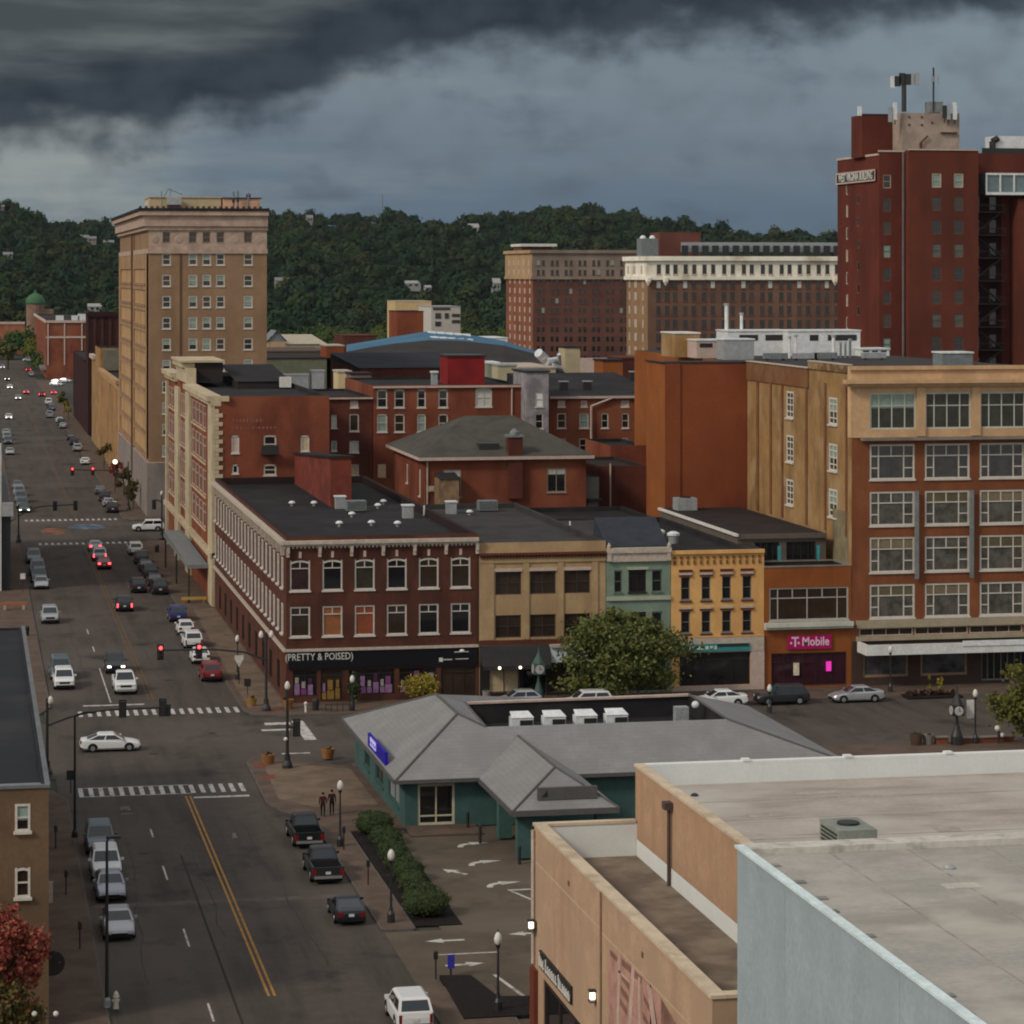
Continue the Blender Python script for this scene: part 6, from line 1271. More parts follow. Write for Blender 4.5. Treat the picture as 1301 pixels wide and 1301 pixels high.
SPEC = dict(
 sedan=dict(L=4.8,W=1.84,H=1.45,st=[(-.5,.50,.74,.30),(-.49,.64,.86,.24),(-.455,.73,.94,.20),(-.38,.82,.985,.19),(-.24,.92,1,.19),(0,.97,1,.19),(.28,1.02,1,.19),(.42,1.05,.97,.21),(.482,1.01,.91,.28),(.5,.74,.85,.36)],cab=(-.255,-.075,.20,.43),belt=.97,wr=.335),
 coupe=dict(L=4.6,W=1.84,H=1.36,st=[(-.5,.50,.76,.30),(-.487,.64,.9,.24),(-.43,.74,.97,.20),(-.2,.88,1,.19),(0,.92,1,.19),(.3,.97,1,.19),(.44,.95,.96,.21),(.487,.88,.9,.28),(.5,.7,.84,.34)],cab=(-.19,.0,.14,.40),belt=.90,wr=.33),
 hatch=dict(L=4.2,W=1.78,H=1.5,st=[(-.5,.55,.78,.30),(-.487,.7,.9,.24),(-.42,.8,.97,.20),(-.24,.95,1,.19),(0,.98,1,.19),(.3,1.0,1,.19),(.45,1.0,.96,.21),(.488,.95,.9,.28),(.5,.75,.86,.34)],cab=(-.25,-.06,.33,.475),belt=.96,wr=.33),
 suv=dict(L=4.75,W=1.92,H=1.74,st=[(-.5,.62,.80,.36),(-.488,.84,.91,.29),(-.43,.96,.97,.25),(-.24,1.08,1,.24),(0,1.10,1,.24),(.3,1.12,1,.24),(.45,1.12,.97,.26),(.49,1.06,.93,.33),(.5,.80,.88,.38)],cab=(-.25,-.09,.40,.488),belt=1.07,wr=.37),
 van=dict(L=5.1,W=2.0,H=1.95,st=[(-.5,.62,.82,.34),(-.488,.88,.92,.28),(-.44,1.0,.97,.24),(-.32,1.14,1,.23),(0,1.16,1,.23),(.3,1.16,1,.23),(.46,1.16,.98,.25),(.492,1.1,.95,.32),(.5,.85,.9,.38)],cab=(-.33,-.17,.45,.492),belt=1.12,wr=.37),
 pickup=dict(L=5.8,W=2.02,H=1.9,st=[(-.5,.70,.82,.42),(-.49,.98,.93,.36),(-.45,1.08,.98,.32),(-.24,1.16,1,.31),(0,1.18,1,.31),(.125,1.18,1,.31)],cab=(-.225,-.10,.085,.12),belt=1.15,wr=.42))
CK = {}
def car_meshes(kind):
    if kind in CK: return CK[kind]
    S = SPEC[kind]; L,W,H = S['L'],S['W'],S['H']; hw=W/2; out = []
    b = MB(); rings=[]
    for (f,zt,wf,zb) in S['st']:
        w = hw*wf; y=f*L
        half=[(w*.86,zb),(w,zb+.14),(w*1.0,zb+(zt-zb)*.55),(w*.985,zt-.14),(w*.90,zt-.025),(w*.55,zt+.012)]
        rings.append([(-x,y,z) for x,z in half]+[(x,y,z) for x,z in half[::-1]])
    n=len(rings[0]); base=0
    for r in rings: b.v += r
    for k in range(len(rings)-1):
        for i in range(n):
            j=(i+1)%n; b.f.append((k*n+i,k*n+j,(k+1)*n+j,(k+1)*n+i)); b.mi.append(0)
    b.f.append(tuple(range(n))[::-1]); b.mi.append(0); b.f.append(tuple((len(rings)-1)*n+i for i in range(n))); b.mi.append(0)
    y0,y1,y2,y3 = [c*L for c in S['cab']]; zb=S['belt']; zr=H-.09; wb=hw*.93; wr_=hw*.74; wc=hw*.60
    if kind in('van','suv'): wr_=hw*.80; wc=hw*.66
    belt=[(-wb,y0,zb-.05),(wb,y0,zb-.05),(wb,y3,zb-.02),(-wb,y3,zb-.02)]; roof=[(-wr_,y1,zr),(wr_,y1,zr),(wr_,y2,zr),(-wr_,y2,zr)]; top=[(-wc,y1+.14,H),(wc,y1+.14,H),(wc,y2-.12,H),(-wc,y2-.12,H)]
    o=len(b.v); b.v += belt+roof+top
    for k in (0,4):
        for i in range(4): j=(i+1)%4; b.f.append((o+k+i,o+k+j,o+k+4+j,o+k+4+i)); b.mi.append(0)
    b.f.append((o+8,o+9,o+10,o+11)); b.mi.append(0)
    if kind=='pickup':
        ya,yb=.125*L,.5*L
        b.box(-hw*.99,-hw*.86,ya,yb,.40,1.14); b.box(hw*.86,hw*.99,ya,yb,.40,1.14); b.box(-hw*.86,hw*.86,yb-.1,yb-.005,.42,1.12); b.box(-hw*.86,hw*.86,ya,ya+.08,.42,1.12); b.box(-hw*.859,hw*.859,ya+.08,yb-.1,.40,.62)
    out.append(('body', b, 'paint', False))
    if kind=='pickup': out.append(('bed_liner', MB().box(-hw*.855,hw*.855,ya+.085,yb-.105,.623,.66), BLK, False))
    g = MB()
    def face(q, u0,u1,v0,v1, off=.012):
        q=[Vector(p) for p in q]; nrm=(q[1]-q[0]).cross(q[3]-q[0]).normalized()
        P=lambda u,v:(q[0].lerp(q[1],u)).lerp(q[3].lerp(q[2],u),v)+nrm*off
        g.poly([P(u0,v0),P(u1,v0),P(u1,v1),P(u0,v1)])
    face([belt[0],belt[1],roof[1],roof[0]],.06,.94,.10,.95)
    out.append(('windscreen', g, CGL, False)); g=MB()
    face([belt[2],belt[3],roof[3],roof[2]],.08,.92,.14,.92); out.append(('rear_window', g, CGL, False)); g=MB()
    for q in ([belt[1],belt[2],roof[2],roof[1]],[belt[3],belt[0],roof[0],roof[3]]):
        fl = q[0] is belt[3]
        for (a,c) in ((.07,.50),(.54,.93)) if kind!='pickup' else ((.08,.53),(.57,.9)):
            if fl: a,c=1-c,1-a
            face(q,a,c,.14,.88)
        out.append(('side_window', g, CGLD, False)); g=MB()
    wh=[]
    R_=S['wr']; wy=(-.31*L,.295*L) if kind!='pickup' else (-.315*L,.29*L)
    for y in wy:
        for s in (-1,1):
            t_=MB().cyl((s*(hw-.22),y,R_),(s*(hw+.012),y,R_),R_,R_,16); r_=MB().cyl((s*(hw-.02),y,R_),(s*(hw+.022),y,R_),R_*.62,R_*.55,12); wh.append((t_,r_))
    arch=MB()
    for y in wy:
        for s in (-1,1):
            for i in range(9):
                a0,a1=math.pi*i/9,math.pi*(i+1)/9; ro,ri=R_*1.22,R_*.9
                arch.poly([(s*(hw+.004),y+ri*math.cos(a0),R_+ri*math.sin(a0)),(s*(hw+.004),y+ro*math.cos(a0),R_+ro*math.sin(a0)),(s*(hw+.004),y+ro*math.cos(a1),R_+ro*math.sin(a1)),(s*(hw+.004),y+ri*math.cos(a1),R_+ri*math.sin(a1))])
    out.append(('wheel_arch', arch, BLK, False))
    zf=S['st'][1][1]; 
    for s in (-1,1):
        out.append(('headlight', MB().box(s*hw*.50,s*hw*.86,-L*.499,-L*.455,zf-.19,zf-.03), HLT, False))
        zt=S['st'][-2][1] if kind!='pickup' else 1.1
        ht=.22 if kind in('sedan','coupe','hatch') else .42
        out.append(('taillight', MB().box(s*hw*(.52 if ht<.3 else .74),s*hw*(.9 if kind!='pickup' else .985),L*.47,L*.5+.006,zt-.10-ht,zt-.08), TLT, False))
        out.append(('mirror', MB().box(s*hw*.97,s*(hw+.17),y0+.28,y0+.42,zb+.02,zb+.17), 'paint', False))
    zg=S['st'][0][1]
    out.append(('grille', MB().box(-hw*.5,hw*.5,-L*.5-.012,-L*.485,zf-.26 if kind in('suv','pickup','van') else zg-.14,zf-.06 if kind in('suv','pickup','van') else zg-.02), BLK, False))
    zb_=S['st'][0][3]
    out.append(('bumper', MB().box(-hw*.84,hw*.84,-L*.5-.02,-L*.46,zb_-.06,zb_+.12), BLK if kind!='pickup' else RIM, False)); out.append(('bumper', MB().box(-hw*.88,hw*.88,L*.46,L*.5+.02,zb_-.02,zb_+.16), BLK if kind!='pickup' else RIM, False))
    out.append(('number_plate', MB().box(-.16,.16,L*.5+.008,L*.5+.03,zb_+.26,zb_+.42), PLATE, False))
    out.append(('underbody', MB().box(-hw*.8,hw*.8,-L*.46,L*.46,.16,.32), BLK, False))
    res=[]
    for nm,mb,m,sm in out:
        me=mb.mesh(nm, PT['white'] if m=='paint' else m, (0,0,0), False); res.append((nm,me,m=='paint'))
    wm=[(a.mesh('tyre',RUB,(0,0,0)),c.mesh('rim',RIM,(0,0,0))) for a,c in wh]
    CK[kind]=(res,wm); return CK[kind]
def car(kind, colour, x, y, rz, label, group=None, head=False, tail=False, names=dict(sedan='sedan',coupe='coupe',hatch='hatchback',suv='suv',van='van',pickup='pickup_truck')):
    res,wm=car_meshes(kind); t=thing(names[kind],label,'pickup truck' if kind=='pickup' else ('van' if kind=='van' else 'car'),(x,y,.012),R(rz),group)
    for nm,me,p in res:
        o=link(nm,me,t)
        mm = PT[colour] if p else (HEADON if (head and nm=='headlight') else TAILON if (tail and nm=='taillight') else None)
        if mm is not None: o.material_slots[0].link='OBJECT'; o.material_slots[0].material=mm
    for a,c in wm: w_=link('wheel',a,t); link('rim',c,w_)
    return t
GL_='cars parked along the left kerb'; GR_='cars parked along the right kerb'; GM='cars driving on the main street'; GF='cars far down the street'; GC='cars parked on the cross street'
def K(kind): return SPEC[kind]['L']/2
def toward(kind,colour,x,yfront,label,group,**k): return car(kind,colour,x,yfront+K(kind),0,label,group,**k)
def away(kind,colour,x,yrear,label,group,**k): return car(kind,colour,x,yrear+K(kind),180,label,group,**k)
toward('sedan','silver',8.55,159.9,'silver sedan nearest on the left kerb with a sunroof strip',GL_)
toward('sedan','lav',8.6,169.9,'lavender grey sedan second from the bottom on the left kerb',GL_)
toward('suv','white',8.6,175.6,'white suv third from the bottom on the left kerb',GL_)
toward('suv','teal',8.6,183.6,'dark slate suv at the far end of the nearest left row',GL_)
toward('suv','white',8.7,257.3,'white suv parked on the left just past the intersection',GL_)
toward('van','teal',8.6,263.4,'slate grey van parked behind the white left suv',GL_)
toward('suv','silver',8.8,306.,'silver suv parked alone on the left in mid block',GL_)
toward('sedan','silver',8.7,339.6,'silver sedan leading the left row before the mural crossing',GL_)
toward('suv','teal',8.6,346.6,'grey suv second in the left row before the mural crossing',GL_)
toward('van','grey',8.6,354.,'grey van third in the left row before the mural crossing',GL_)
toward('suv','grey',8.5,370.,'dark grey suv last in the left row near the mural crossing',GL_)
toward('sedan','green',8.8,448.4,'dark green sedan with lit headlights just past the mural crossing',GL_,head=True)
toward('suv','teal',8.6,456,'slate suv behind the lit green sedan',GL_); toward('van','grey',8.6,468,'tall grey van in the left row past the mural crossing',GL_); toward('suv','lav',8.6,482,'pale grey suv behind the tall grey van on the left',GL_); toward('sedan','grey',8.6,498,'grey sedan at the far end of the second left row',GL_)
toward('sedan','dark',4.9,493,'dark sedan with lit headlights in the lot left of the row',None,head=True)
toward('sedan','silver',8.6,592,'pale sedan nearest in the third left row',GL_); toward('suv','teal',8.7,628,'slate suv in the third left row',GL_); toward('suv','lav',8.7,645,'pale suv behind the slate one in the third left row',GL_); toward('sedan','silver',8.8,664,'silver sedan at the far end of the third left row',GL_)
toward('suv','dark',13.9,266.6,'dark suv with lit headlights waiting behind the white pickup',GM,head=True)
toward('pickup','white',14.1,253.2,'white pickup waiting at the stop line facing us',GM)
away('suv','dark',17.4,315.2,'dark suv with red tail lights alone in mid street',GM,tail=True)
away('sedan','red',17.3,360.8,'red sedan with bright tail lights nearest in the queue',GM,tail=True)
away('suv','silver',17.2,371.5,'silver suv braking second in the queue',GM,tail=True); away('sedan','silver',17.2,384,'silver sedan braking at the head of the queue by the crossing',GM,tail=True)
away('suv','black',20.1,333.3,'black suv driving beside the parked dark row',GM)
car('sedan','white',11.2,224.3,90,'white sedan crossing the near intersection side on',GM)
car('suv','white',26.3,414.,-90,'white suv turning out of the far cross street side on',GM)
away('pickup','black',22.35,183.1,'black crew pickup nearest the corner, second from bottom of right kerb row',GR_)
away('pickup','dark',22.2,172.2,'charcoal pickup with silver bumper between black pickup and black coupe',GR_)
away('coupe','navy',22.15,161.1,'black coupe with white plate beside the hedge',GR_)
away('suv','white',22.2,137.6,'white suv with black roof rails at the bottom edge of the street',GR_)
away('suv','red',22.5,259.5,'dark red suv nearest in the right row past the intersection',GR_)
away('sedan','white',22.5,271.5,'white sedan directly ahead of the dark red suv',GR_); away('suv','white',22.6,282.6,'white suv in the middle of the right white group',GR_); away('hatch','white',22.7,293.6,'white hatchback third ahead of the dark red suv',GR_); away('suv','blue',22.7,304.5,'dark blue suv ahead of the white group on the right',GR_)
for i,(k,c_,y,lab) in enumerate((('suv','black',331.,'black suv nearest in the dark row below the ornate block canopy'),('sedan','dark',340,'dark sedan second in the row below the ornate block canopy'),('suv','navy',348.5,'navy suv third in the row below the canopy'),('sedan','black',357,'black sedan fourth in the row below the canopy'),('suv','dark',366,'dark suv fifth in the row, behind the white front facing suv'))): away(k,c_,22.5,y,lab,GR_)
away('suv','white',22.4,378,'white suv at the head of the dark row by the mural crossing',GR_)
away('suv','dark',22.7,445.6,'dark suv nearest beyond the mural crossing on the right',GR_); away('sedan','silver',22.6,456.5,'silver sedan second beyond the mural crossing on the right',GR_); away('suv','dark',22.5,468,'dark suv third beyond the mural crossing on the right',GR_); away('sedan','grey',22.5,483,'grey sedan last in the row beyond the mural crossing',GR_)
away('sedan','white',23.0,558,'white sedan alone along the tower side kerb',GR_); away('suv','silver',23.1,600,'pale suv beyond the lone white sedan',GR_); away('suv','dark',23.1,622,'dark suv ahead of the pale one on the right',GR_); away('sedan','black',23.1,640,'black sedan at the head of the tower side row',GR_)
away('pickup','silver',21.2,741,'pale pickup driving away far down the street',GF); toward('sedan','white',10.4,736,'white sedan with lit headlights coming along the far street left lane',GF,head=True); toward('sedan','silver',14.8,850,'silver sedan with lit headlights near the far street centre',GF,head=True)
away('sedan','red',18.,888,'far red lit sedan left of three at the third crossing',GF,tail=True); away('suv','red',22.4,870,'far red lit suv in the middle of three at the third crossing',GF,tail=True); car('sedan','red',26.4,884,180,'far red lit sedan right of three at the third crossing',GF,tail=True); toward('suv','black',9.,900,'far black suv on the left at the third crossing',GF)
for i,(x,y,c_,lab) in enumerate(((29.5,954,'white','white sedan nearest in the far corner lot'),(30.5,975,'silver','silver sedan second in the far corner lot'),(33.5,985,'white','white sedan at the right in the far corner lot'))): car('sedan',c_,x,y,60,lab,'cars in the far corner lot')
car('van','white',25.6,1221,-80,'white van side on before the viaduct',GF); away('suv','red',23.0,1094,'dim red suv near the viaduct',GF,tail=True); toward('van','dark',10,1240,'dark van with lights under the viaduct',GF,head=True); toward('suv','dark',18,1235,'dark suv with lights under the viaduct',GF,head=True)
car('sedan','silver',78.3,236.9,-90,'silver sedan parked before the canopy block',GC); car('suv','dark',71.3,236.9,-90,'dark grey suv parked before the orange shop',GC)
car('hatch','silver',47.9,240.,-90,'silver hatchback half hidden behind the bank roof',GC); car('sedan','white',65.6,236.9,-90,'white sedan half hidden behind the right bank hip',GC); car('suv','white',53.4,237.,-90,'white suv mostly hidden by the big green tree',GC)
for y,k,c_,lab in ((690,'sedan','silver','silver sedan at the kerb before the umber block'),(703,'suv','black','black suv at the kerb beside the umber block'),(716,'sedan','white','white sedan at the kerb before the yellow street tree'),(780,'suv','grey','grey suv at the kerb past the far street trees'),(797,'sedan','dark','dark sedan at the kerb past the far street trees'),(815,'van','white','white van at the kerb near the third crossing'),(1040,'suv','silver','silver suv at the kerb by the far brick block'),(1056,'sedan','black','black sedan at the kerb by the far brick block')): away(k,c_,23.0,y,lab,GR_)
for y,k,c_,lab in ((930,'sedan','white','white sedan crossing the third junction toward us'),(1000,'suv','dark','dark suv coming up the far street with lamps lit'),(1130,'sedan','silver','silver sedan coming up from the viaduct')): toward(k,c_,13.5,y,lab,GF,head=True)
# ================================================================== street furniture
def globe_lamp(x,y,h,label,group='globe street lamps',two=False,banner=False):
    t=thing('street_lamp',label,'street lamp',(x,y,.14),0,group); part('base',MB().lathe((x,y,.14),[(.24,0),(.22,.5),(.13,.7),(.1,.9)],10),METALD,t); part('pole',MB().cyl((x,y,.9),(x,y,h-.75),.075,.055,8),METALD,t)
    if not two:
        part('globe',MB().lathe((x,y,h-.72),[(.09,0),(.19,.14),(.215,.34),(.16,.54),(.05,.68)],12),GLOBE,t,True); part('fitter',MB().lathe((x,y,h-.9),[(.06,0),(.15,.177)],10),METALD,t); part('finial',MB().cyl((x,y,h-.039),(x,y,h+.1),.03),METALD,t)
    if banner: part('banner',MB().box(x-.75,x-.12,y-.02,y+.02,h-2.4,h-.9),TRIMW,t)
    return t
globe_lamp(24.4,183.1,4.6,'globe lamp between the corner lamp post and the pickups'); globe_lamp(24.5,161.1,4.5,'globe lamp in front of the hedge tail'); globe_lamp(33.0,239.6,3.3,'globe lamp beyond the far eave of the bank'); globe_lamp(27.0,140.6,2.3+2,'globe lamp by the mulch bed at the bottom edge'); globe_lamp(80.6,213.2,4.6,'globe lamp with white banner by the right tree',banner=True); globe_lamp(68.7,231.9,1.6+1,'short globe lamp over the right bank hip'); globe_lamp(82.9,241.0,4.4,'globe lamp before the white canopy'); globe_lamp(24.9,260.,4.4,'globe lamp by the maroon block side wall')
def tall_pole(x,y,h,arm,label):
    t=thing('street_light',label,'street light',(x,y,.14)); part('pole',MB().cyl((x,y,.14),(x,y,h),.10,.07,8),METALD,t); part('base',MB().lathe((x,y,.14),[(.22,0),(.2,.35),(.12,.5)],10),METALG if arm<0 else METALD,t); part('arm',MB().tube([(x,y,h),(x+abs(arm)*.6,y,h+.18),(x+abs(arm),y,h+.2)],.05,6),METALD,t); part('luminaire',MB().box(x+abs(arm)-.3,x+abs(arm)+.45,y-.13,y+.13,h+.12,h+.27),METALD,t); return t
tall_pole(7.1,189.6,8.4,.9,'tall dark street light on the left pavement by the crosswalk'); tall_pole(7.1,145.4,8.8,-.25,'tall street light beside the nearest silver sedan')
def signal_head(par,x,y,z,on,back):
    """back=True shows the plain rear plate"""
    k=part('signal_head',MB().box(x-.19,x+.19,y-.17,y+.17,z-.58,z+.58).box(x-.29,x+.29,y+.165,y+.20,z-.69,z+.69),METALD,par)
    for i,zz in enumerate((z+.4,z,z-.4)):
        yy=y+.172 if back else y-.172
        sub('lens',MB().cyl((x,yy,zz),(x,yy+(.03 if back else -.03),zz),.15,n=12),REDL if (on and i==0) else DARKL,k)
    return k
def mast_signal(x,y,h,pts,heads,label,back,lamps=(),group='traffic signal masts',on=True,r=.13):
    t=thing('traffic_signal',label,'traffic signal',(x,y,.14),0,group); part('pole',MB().cyl((x,y,.14),(x,y,h),r,r*.75,10),METALD,t); part('base',MB().lathe((x,y,.14),[(.42,0),(.40,.25),(.24,.6),(.2,1.1)],12),METALD,t); part('arm',MB().tube(pts,.09,8),METALD,t)
    for (a,b_,z) in heads: signal_head(t,a,b_,z,on,back)
    for (dx,z) in lamps: part('globe',MB().lathe((x+dx,y,z),[(.09,0),(.19,.14),(.21,.34),(.15,.53),(.05,.66)],12),GLOBE,t,True)
    if len(lamps)>1: part('cross_bar',MB().cyl((x+lamps[0][0],y,lamps[0][1]-.02),(x+lamps[-1][0],y,lamps[-1][1]-.02),.05),METALD,t)
    return t
nz=4.85; sy=213.5
mast_signal(5.9,sy,6.0,[(5.9,sy,3.9),(7.4,sy,4.45),(9.0,sy,4.85),(10.9,sy,5.0),(15.3,sy,5.05)],[(ux(156,sy),sy,5.0),(ux(207,sy),sy,5.0)],'near traffic signal mast arching over the left road edge, seen from behind',True,on=False,lamps=((.25,5.5),)).children
tt=[o for o in COL.objects if o.name.startswith('traffic_signal')][-1]; part('sign_plate',MB().box(ux(206,sy)+.2,ux(217,sy),sy-.05,sy+.02,4.35,5.25),METALD,tt)
my=241.1
mast_signal(25.6,my,7.0,[(25.6,my,4.6),(23.6,my,5.35),(21.,my,5.65),(ux(200,my),my,5.7)],[(ux(204,my),my,5.5),(ux(253,my),my,5.5)],'black signal mast with twin globe lamps at the maroon block corner',False,lamps=((-.45,6.5),(.45,6.5)))
t=mast_signal(24.25,212.9,6.3,[(24.25,212.9,3.3),(24.9,212.9,3.35)],[],'corner signal post with one globe lamp before the bank',True,lamps=((0,6.2),),r=.14); k=signal_head(t,25.0,212.9,3.2,False,True); part('push_button',MB().ball((24.1,212.75,2.4),.16),GLOBE,t)
fy=450.; mast_signal(25.4,fy,8.0,[(25.4,fy,5.0),(22.,fy,6.6),(18.5,fy,6.7),(ux(92,fy),fy,6.8)],[(ux(92,fy),fy,6.5),(ux(118,fy),fy,6.5)],'far signal mast with two red lights beyond the mural crossing',False)
fy=399.; mast_signal(7.0,fy,5.5,[(7.,fy,3.9),(10.,fy,5.2),(ux(98,fy),fy,5.4)],[(ux(70,fy),fy,5.2),(ux(96,fy),fy,5.2)],'far signal mast before the mural crossing, seen from behind',True,on=False)
mast_signal(27.3,398.8,6.6,[(27.3,398.8,5.6),(26.4,398.8,5.9)],[(26.2,398.8,5.2)],'signal post with lamp at the ornate block corner',True,on=False,lamps=((0,6.5),))
t=thing('lit_street_lamp','lit warm street lamp glowing before the tower side wall','street lamp',(25.3,489,.14)); part('pole',MB().cyl((25.3,489,.14),(25.3,489,5.),.08),METALD,t); part('globe',MB().ball((25.3,489,5.3),.38),WARMON,t)
def street_clock(x,y,h,r,label,m):
    t=thing('street_clock',label,'clock',(x,y,.14)); part('base',MB().lathe((x,y,.14),[(.5,0),(.48,.7),(.3,1.2),(.2,1.6)],12),m,t); part('post',MB().cyl((x,y,1.6),(x,y,h-r*2),.14,.12,10),m,t)
    part('housing',MB().box(x-r*1.1,x+r*1.1,y-r*1.1,y+r*1.1,h-r*2.1,h-.02),m,t); part('crown',MB().lathe((x,y,h),[(r*1.3,0),(r*1.0,.25),(r*.45,.7),(r*.2,1.0),(.03,1.5)],8),m,t)
    for (a,b_,c_,d_) in ((x,y-r*1.1-.004,0,-1),(x-r*1.1-.004,y,-1,0)):
        k=part('clock_face',MB().cyl((a,b_,h-r*1.08),(a+c_*.05,b_+d_*.05,h-r*1.08),r*.88,n=18),mat('clock_dial', (.36,.35,.32), .6, .1),t); e=.058
        hd=MB()
        if d_: hd.box(a-.025,a+.025,b_-e-.01,b_-e,h-r*1.08,h-r*.45).box(a,a+r*.45,b_-e-.01,b_-e,h-r*1.08-.03,h-r*1.08+.03)
        else: hd.box(a-e-.01,a-e,b_-.025,b_+.025,h-r*1.08,h-r*.45).box(a-e-.01,a-e,b_-r*.45,b_,h-r*1.08-.03,h-r*1.08+.03)
        sub('clock_hand',hd,METALD,k)
    return t
street_clock(78.9,212.9,3.4,.42,'black post clock with white faces by the right tree',METALD); street_clock(50.2,242.1,3.5,.46,'green street clock before the tan block awning',mat('clock_green', (.055,.09,.08), .6, .15))
def planter(x,y,r,h,label,m=TERRA,leaf=HEDGE):
    t=thing('planter',label,'planter',(x,y,.14)); part('pot',MB().lathe((x,y,.14),[(r*.75,0),(r,h),(r*.86,h+.003),(r*.84,h-.06)],14),m,t); part('plant',leaf_mb((x,y,.14+h+.02),(r*.72,r*.72,.16),90,.07,int(x*7)),leaf,t)
def leaf_mb(c, rad, n, sz, seed, shell_=.35, flat=.0):
    rs=np.random.RandomState(seed); m=MB()
    if shell_>=.7:
        k=max(4,n//28); cd=rs.normal(size=(k,3)); cd/=np.linalg.norm(cd,axis=1)[:,None]; cr=rs.uniform(shell_,1,size=(k,1))**.6; cc=cd*cr*.82; cs=rs.uniform(.14,.30,size=k)*(.7 if shell_<.85 else .38)
    else:
        nb=max(5,min(26,n//260)); bd=rs.normal(size=(nb,3)); bd/=np.linalg.norm(bd,axis=1)[:,None]; bc=bd*rs.uniform(.30,.80,size=(nb,1)); br=rs.uniform(.20,.42,size=nb)
        k=max(6,n//22); bi=rs.randint(0,nb,size=k); cd=rs.normal(size=(k,3)); cd[:,2]=np.abs(cd[:,2])*.9-.25; cd/=np.linalg.norm(cd,axis=1)[:,None]
        cc=bc[bi]+cd*br[bi][:,None]*rs.uniform(.6,1.05,size=(k,1)); cs=rs.uniform(.045,.10,size=k)
    idx=rs.randint(0,k,size=n); off=rs.normal(size=(n,3))*cs[idx][:,None]; p=cc[idx]+off
    q=rs.normal(size=(n,3)); q/=np.linalg.norm(q,axis=1)[:,None]; a=np.cross(q,rs.normal(size=(n,3))); a/=np.linalg.norm(a,axis=1)[:,None]; b=np.cross(q,a); s=sz*rs.uniform(.6,1.35,size=(n,1))
    P=np.array(c)+p*np.array(rad); V=np.stack([P-a*s-b*s*.6,P+a*s-b*s*.6,P+a*s+b*s*.6,P-a*s+b*s*.6],axis=1).reshape(-1,3)
    m.v=[tuple(v) for v in V]; m.f=[(4*i,4*i+1,4*i+2,4*i+3) for i in range(n)]; m.mi=[0]*n
    return m
planter(23.0,215.0,.55,.72,'terracotta planter at the outer tip of the near corner'); planter(27.9,216.6,.55,.75,'terracotta planter by the cross street kerb near the bank'); planter(24.6,244.0,.5,.75,'ochre planter at the foot of the maroon block corner',mat('planter_ochre', (.26,.15,.05), .9, .2)); planter(27.6,242.0,.55,.8,'terracotta planter right of the twin globe mast'); planter(75.6,213.4,.55,.9,'dark brown planter beside the pale one on the right pavement',mat('planter_brown', (.07,.045,.03), .9, .2)); planter(76.7,213.6,.5,.8,'pale stone planter beside the brown one on the right pavement',STONEG)
planter(48.7,243.4,.5,.9,'dark round planter beside the tan block door',mat('planter_slate', (.09,.09,.085), .9, .2)); planter(45.7,243.5,.4,.8,'stone planter at the joint of maroon and tan blocks',STONEG)
def bin_(x,y,label):
    t=thing('litter_bin',label,'litter bin',(x,y,.14)); part('body',MB().lathe((x,y,.14),[(.28,0),(.32,.8),(.26,.81)],12),METALD,t); part('lid',MB().lathe((x,y,.953),[(.33,0),(.30,.12),(.12,.25)],12),METALD,t)
bin_(29.9,240.6,'black litter bin before the pink shop windows'); bin_(6.0,296,'black litter bin on the left pavement by the silver suv'); bin_(25.4,381,'black litter bin near the far mural crossing')
t=thing('bollard_light','white topped bollard beside the litter bin','bollard',(28.9,239.6,.14)); part('post',MB().cyl((28.9,239.6,.14),(28.9,239.6,.8),.09),METALW,t); part('cap',MB().ball((28.9,239.6,.9),.16),GLOBE,t)
def sign_post(x,y,h,label,m=TRIMW,shape='box'):
    t=thing('sign_post',label,'sign',(x,y,.14)); part('post',MB().cyl((x,y,.14),(x,y,h),.04,n=6),METALD,t)
    b_=MB().box(x-.3,x+.3,y-.06,y-.045,h-.7,h) if shape=='box' else MB().poly([(x-.42,y-.06,h),(x+.42,y-.06,h),(x+.42,y-.06,h-.35),(x,y-.06,h-1.1),(x-.42,y-.06,h-.35)]).poly([(x-.42,y-.04,h),(x+.42,y-.04,h),(x+.42,y-.04,h-.35),(x,y-.04,h-1.1),(x-.42,y-.04,h-.35)])
    part('plate',b_,m,t)
sign_post(24.8,257.5,2.8,'white shield shaped sign by the red suv',TRIMW,'shield'); sign_post(24.9,250.5,1.6,'small black plate sign on the right pavement',METALD); sign_post(6.4,336.5,2.4,'small white square sign by the left row',TRIMW); sign_post(7.4,205.8,1.8,'small sign with pale base at the left crosswalk end',METALD)
t=thing('blue_sign','small blue pylon sign on the mulch bed','sign',(25.9,148.6,.02)); part('post',MB().cyl((25.9,148.6,.02),(25.9,148.6,.9),.06),METALD,t); part('plate',MB().box(25.72,26.1,148.5,148.6,.45,1.2),mat('pylon_blue', (.04,.04,.30), .5, .1),t)
for k,(x,y,lab) in enumerate(((5.7,186.,'parking meter left of the slate suv'),(5.9,172.,'parking meter left of the lavender sedan'),(6.2,158.2,'parking meter left of the nearest silver sedan'),(24.6,171.3,'parking meter beside the hedge middle'),(24.5,182.0,'parking meter just below the upper globe lamp'),(24.9,147.6,'parking meter beside the lower car park exit'))):
    t=thing('parking_meter',lab,'parking meter',(x,y,.14),0,'parking meters'); part('post',MB().cyl((x,y,.14),(x,y,1.25),.045,n=8),METALD,t); part('head',MB().box(x-.11,x+.11,y-.09,y+.09,1.253,1.62).ball((x,y,1.62),.11),METALD,t)
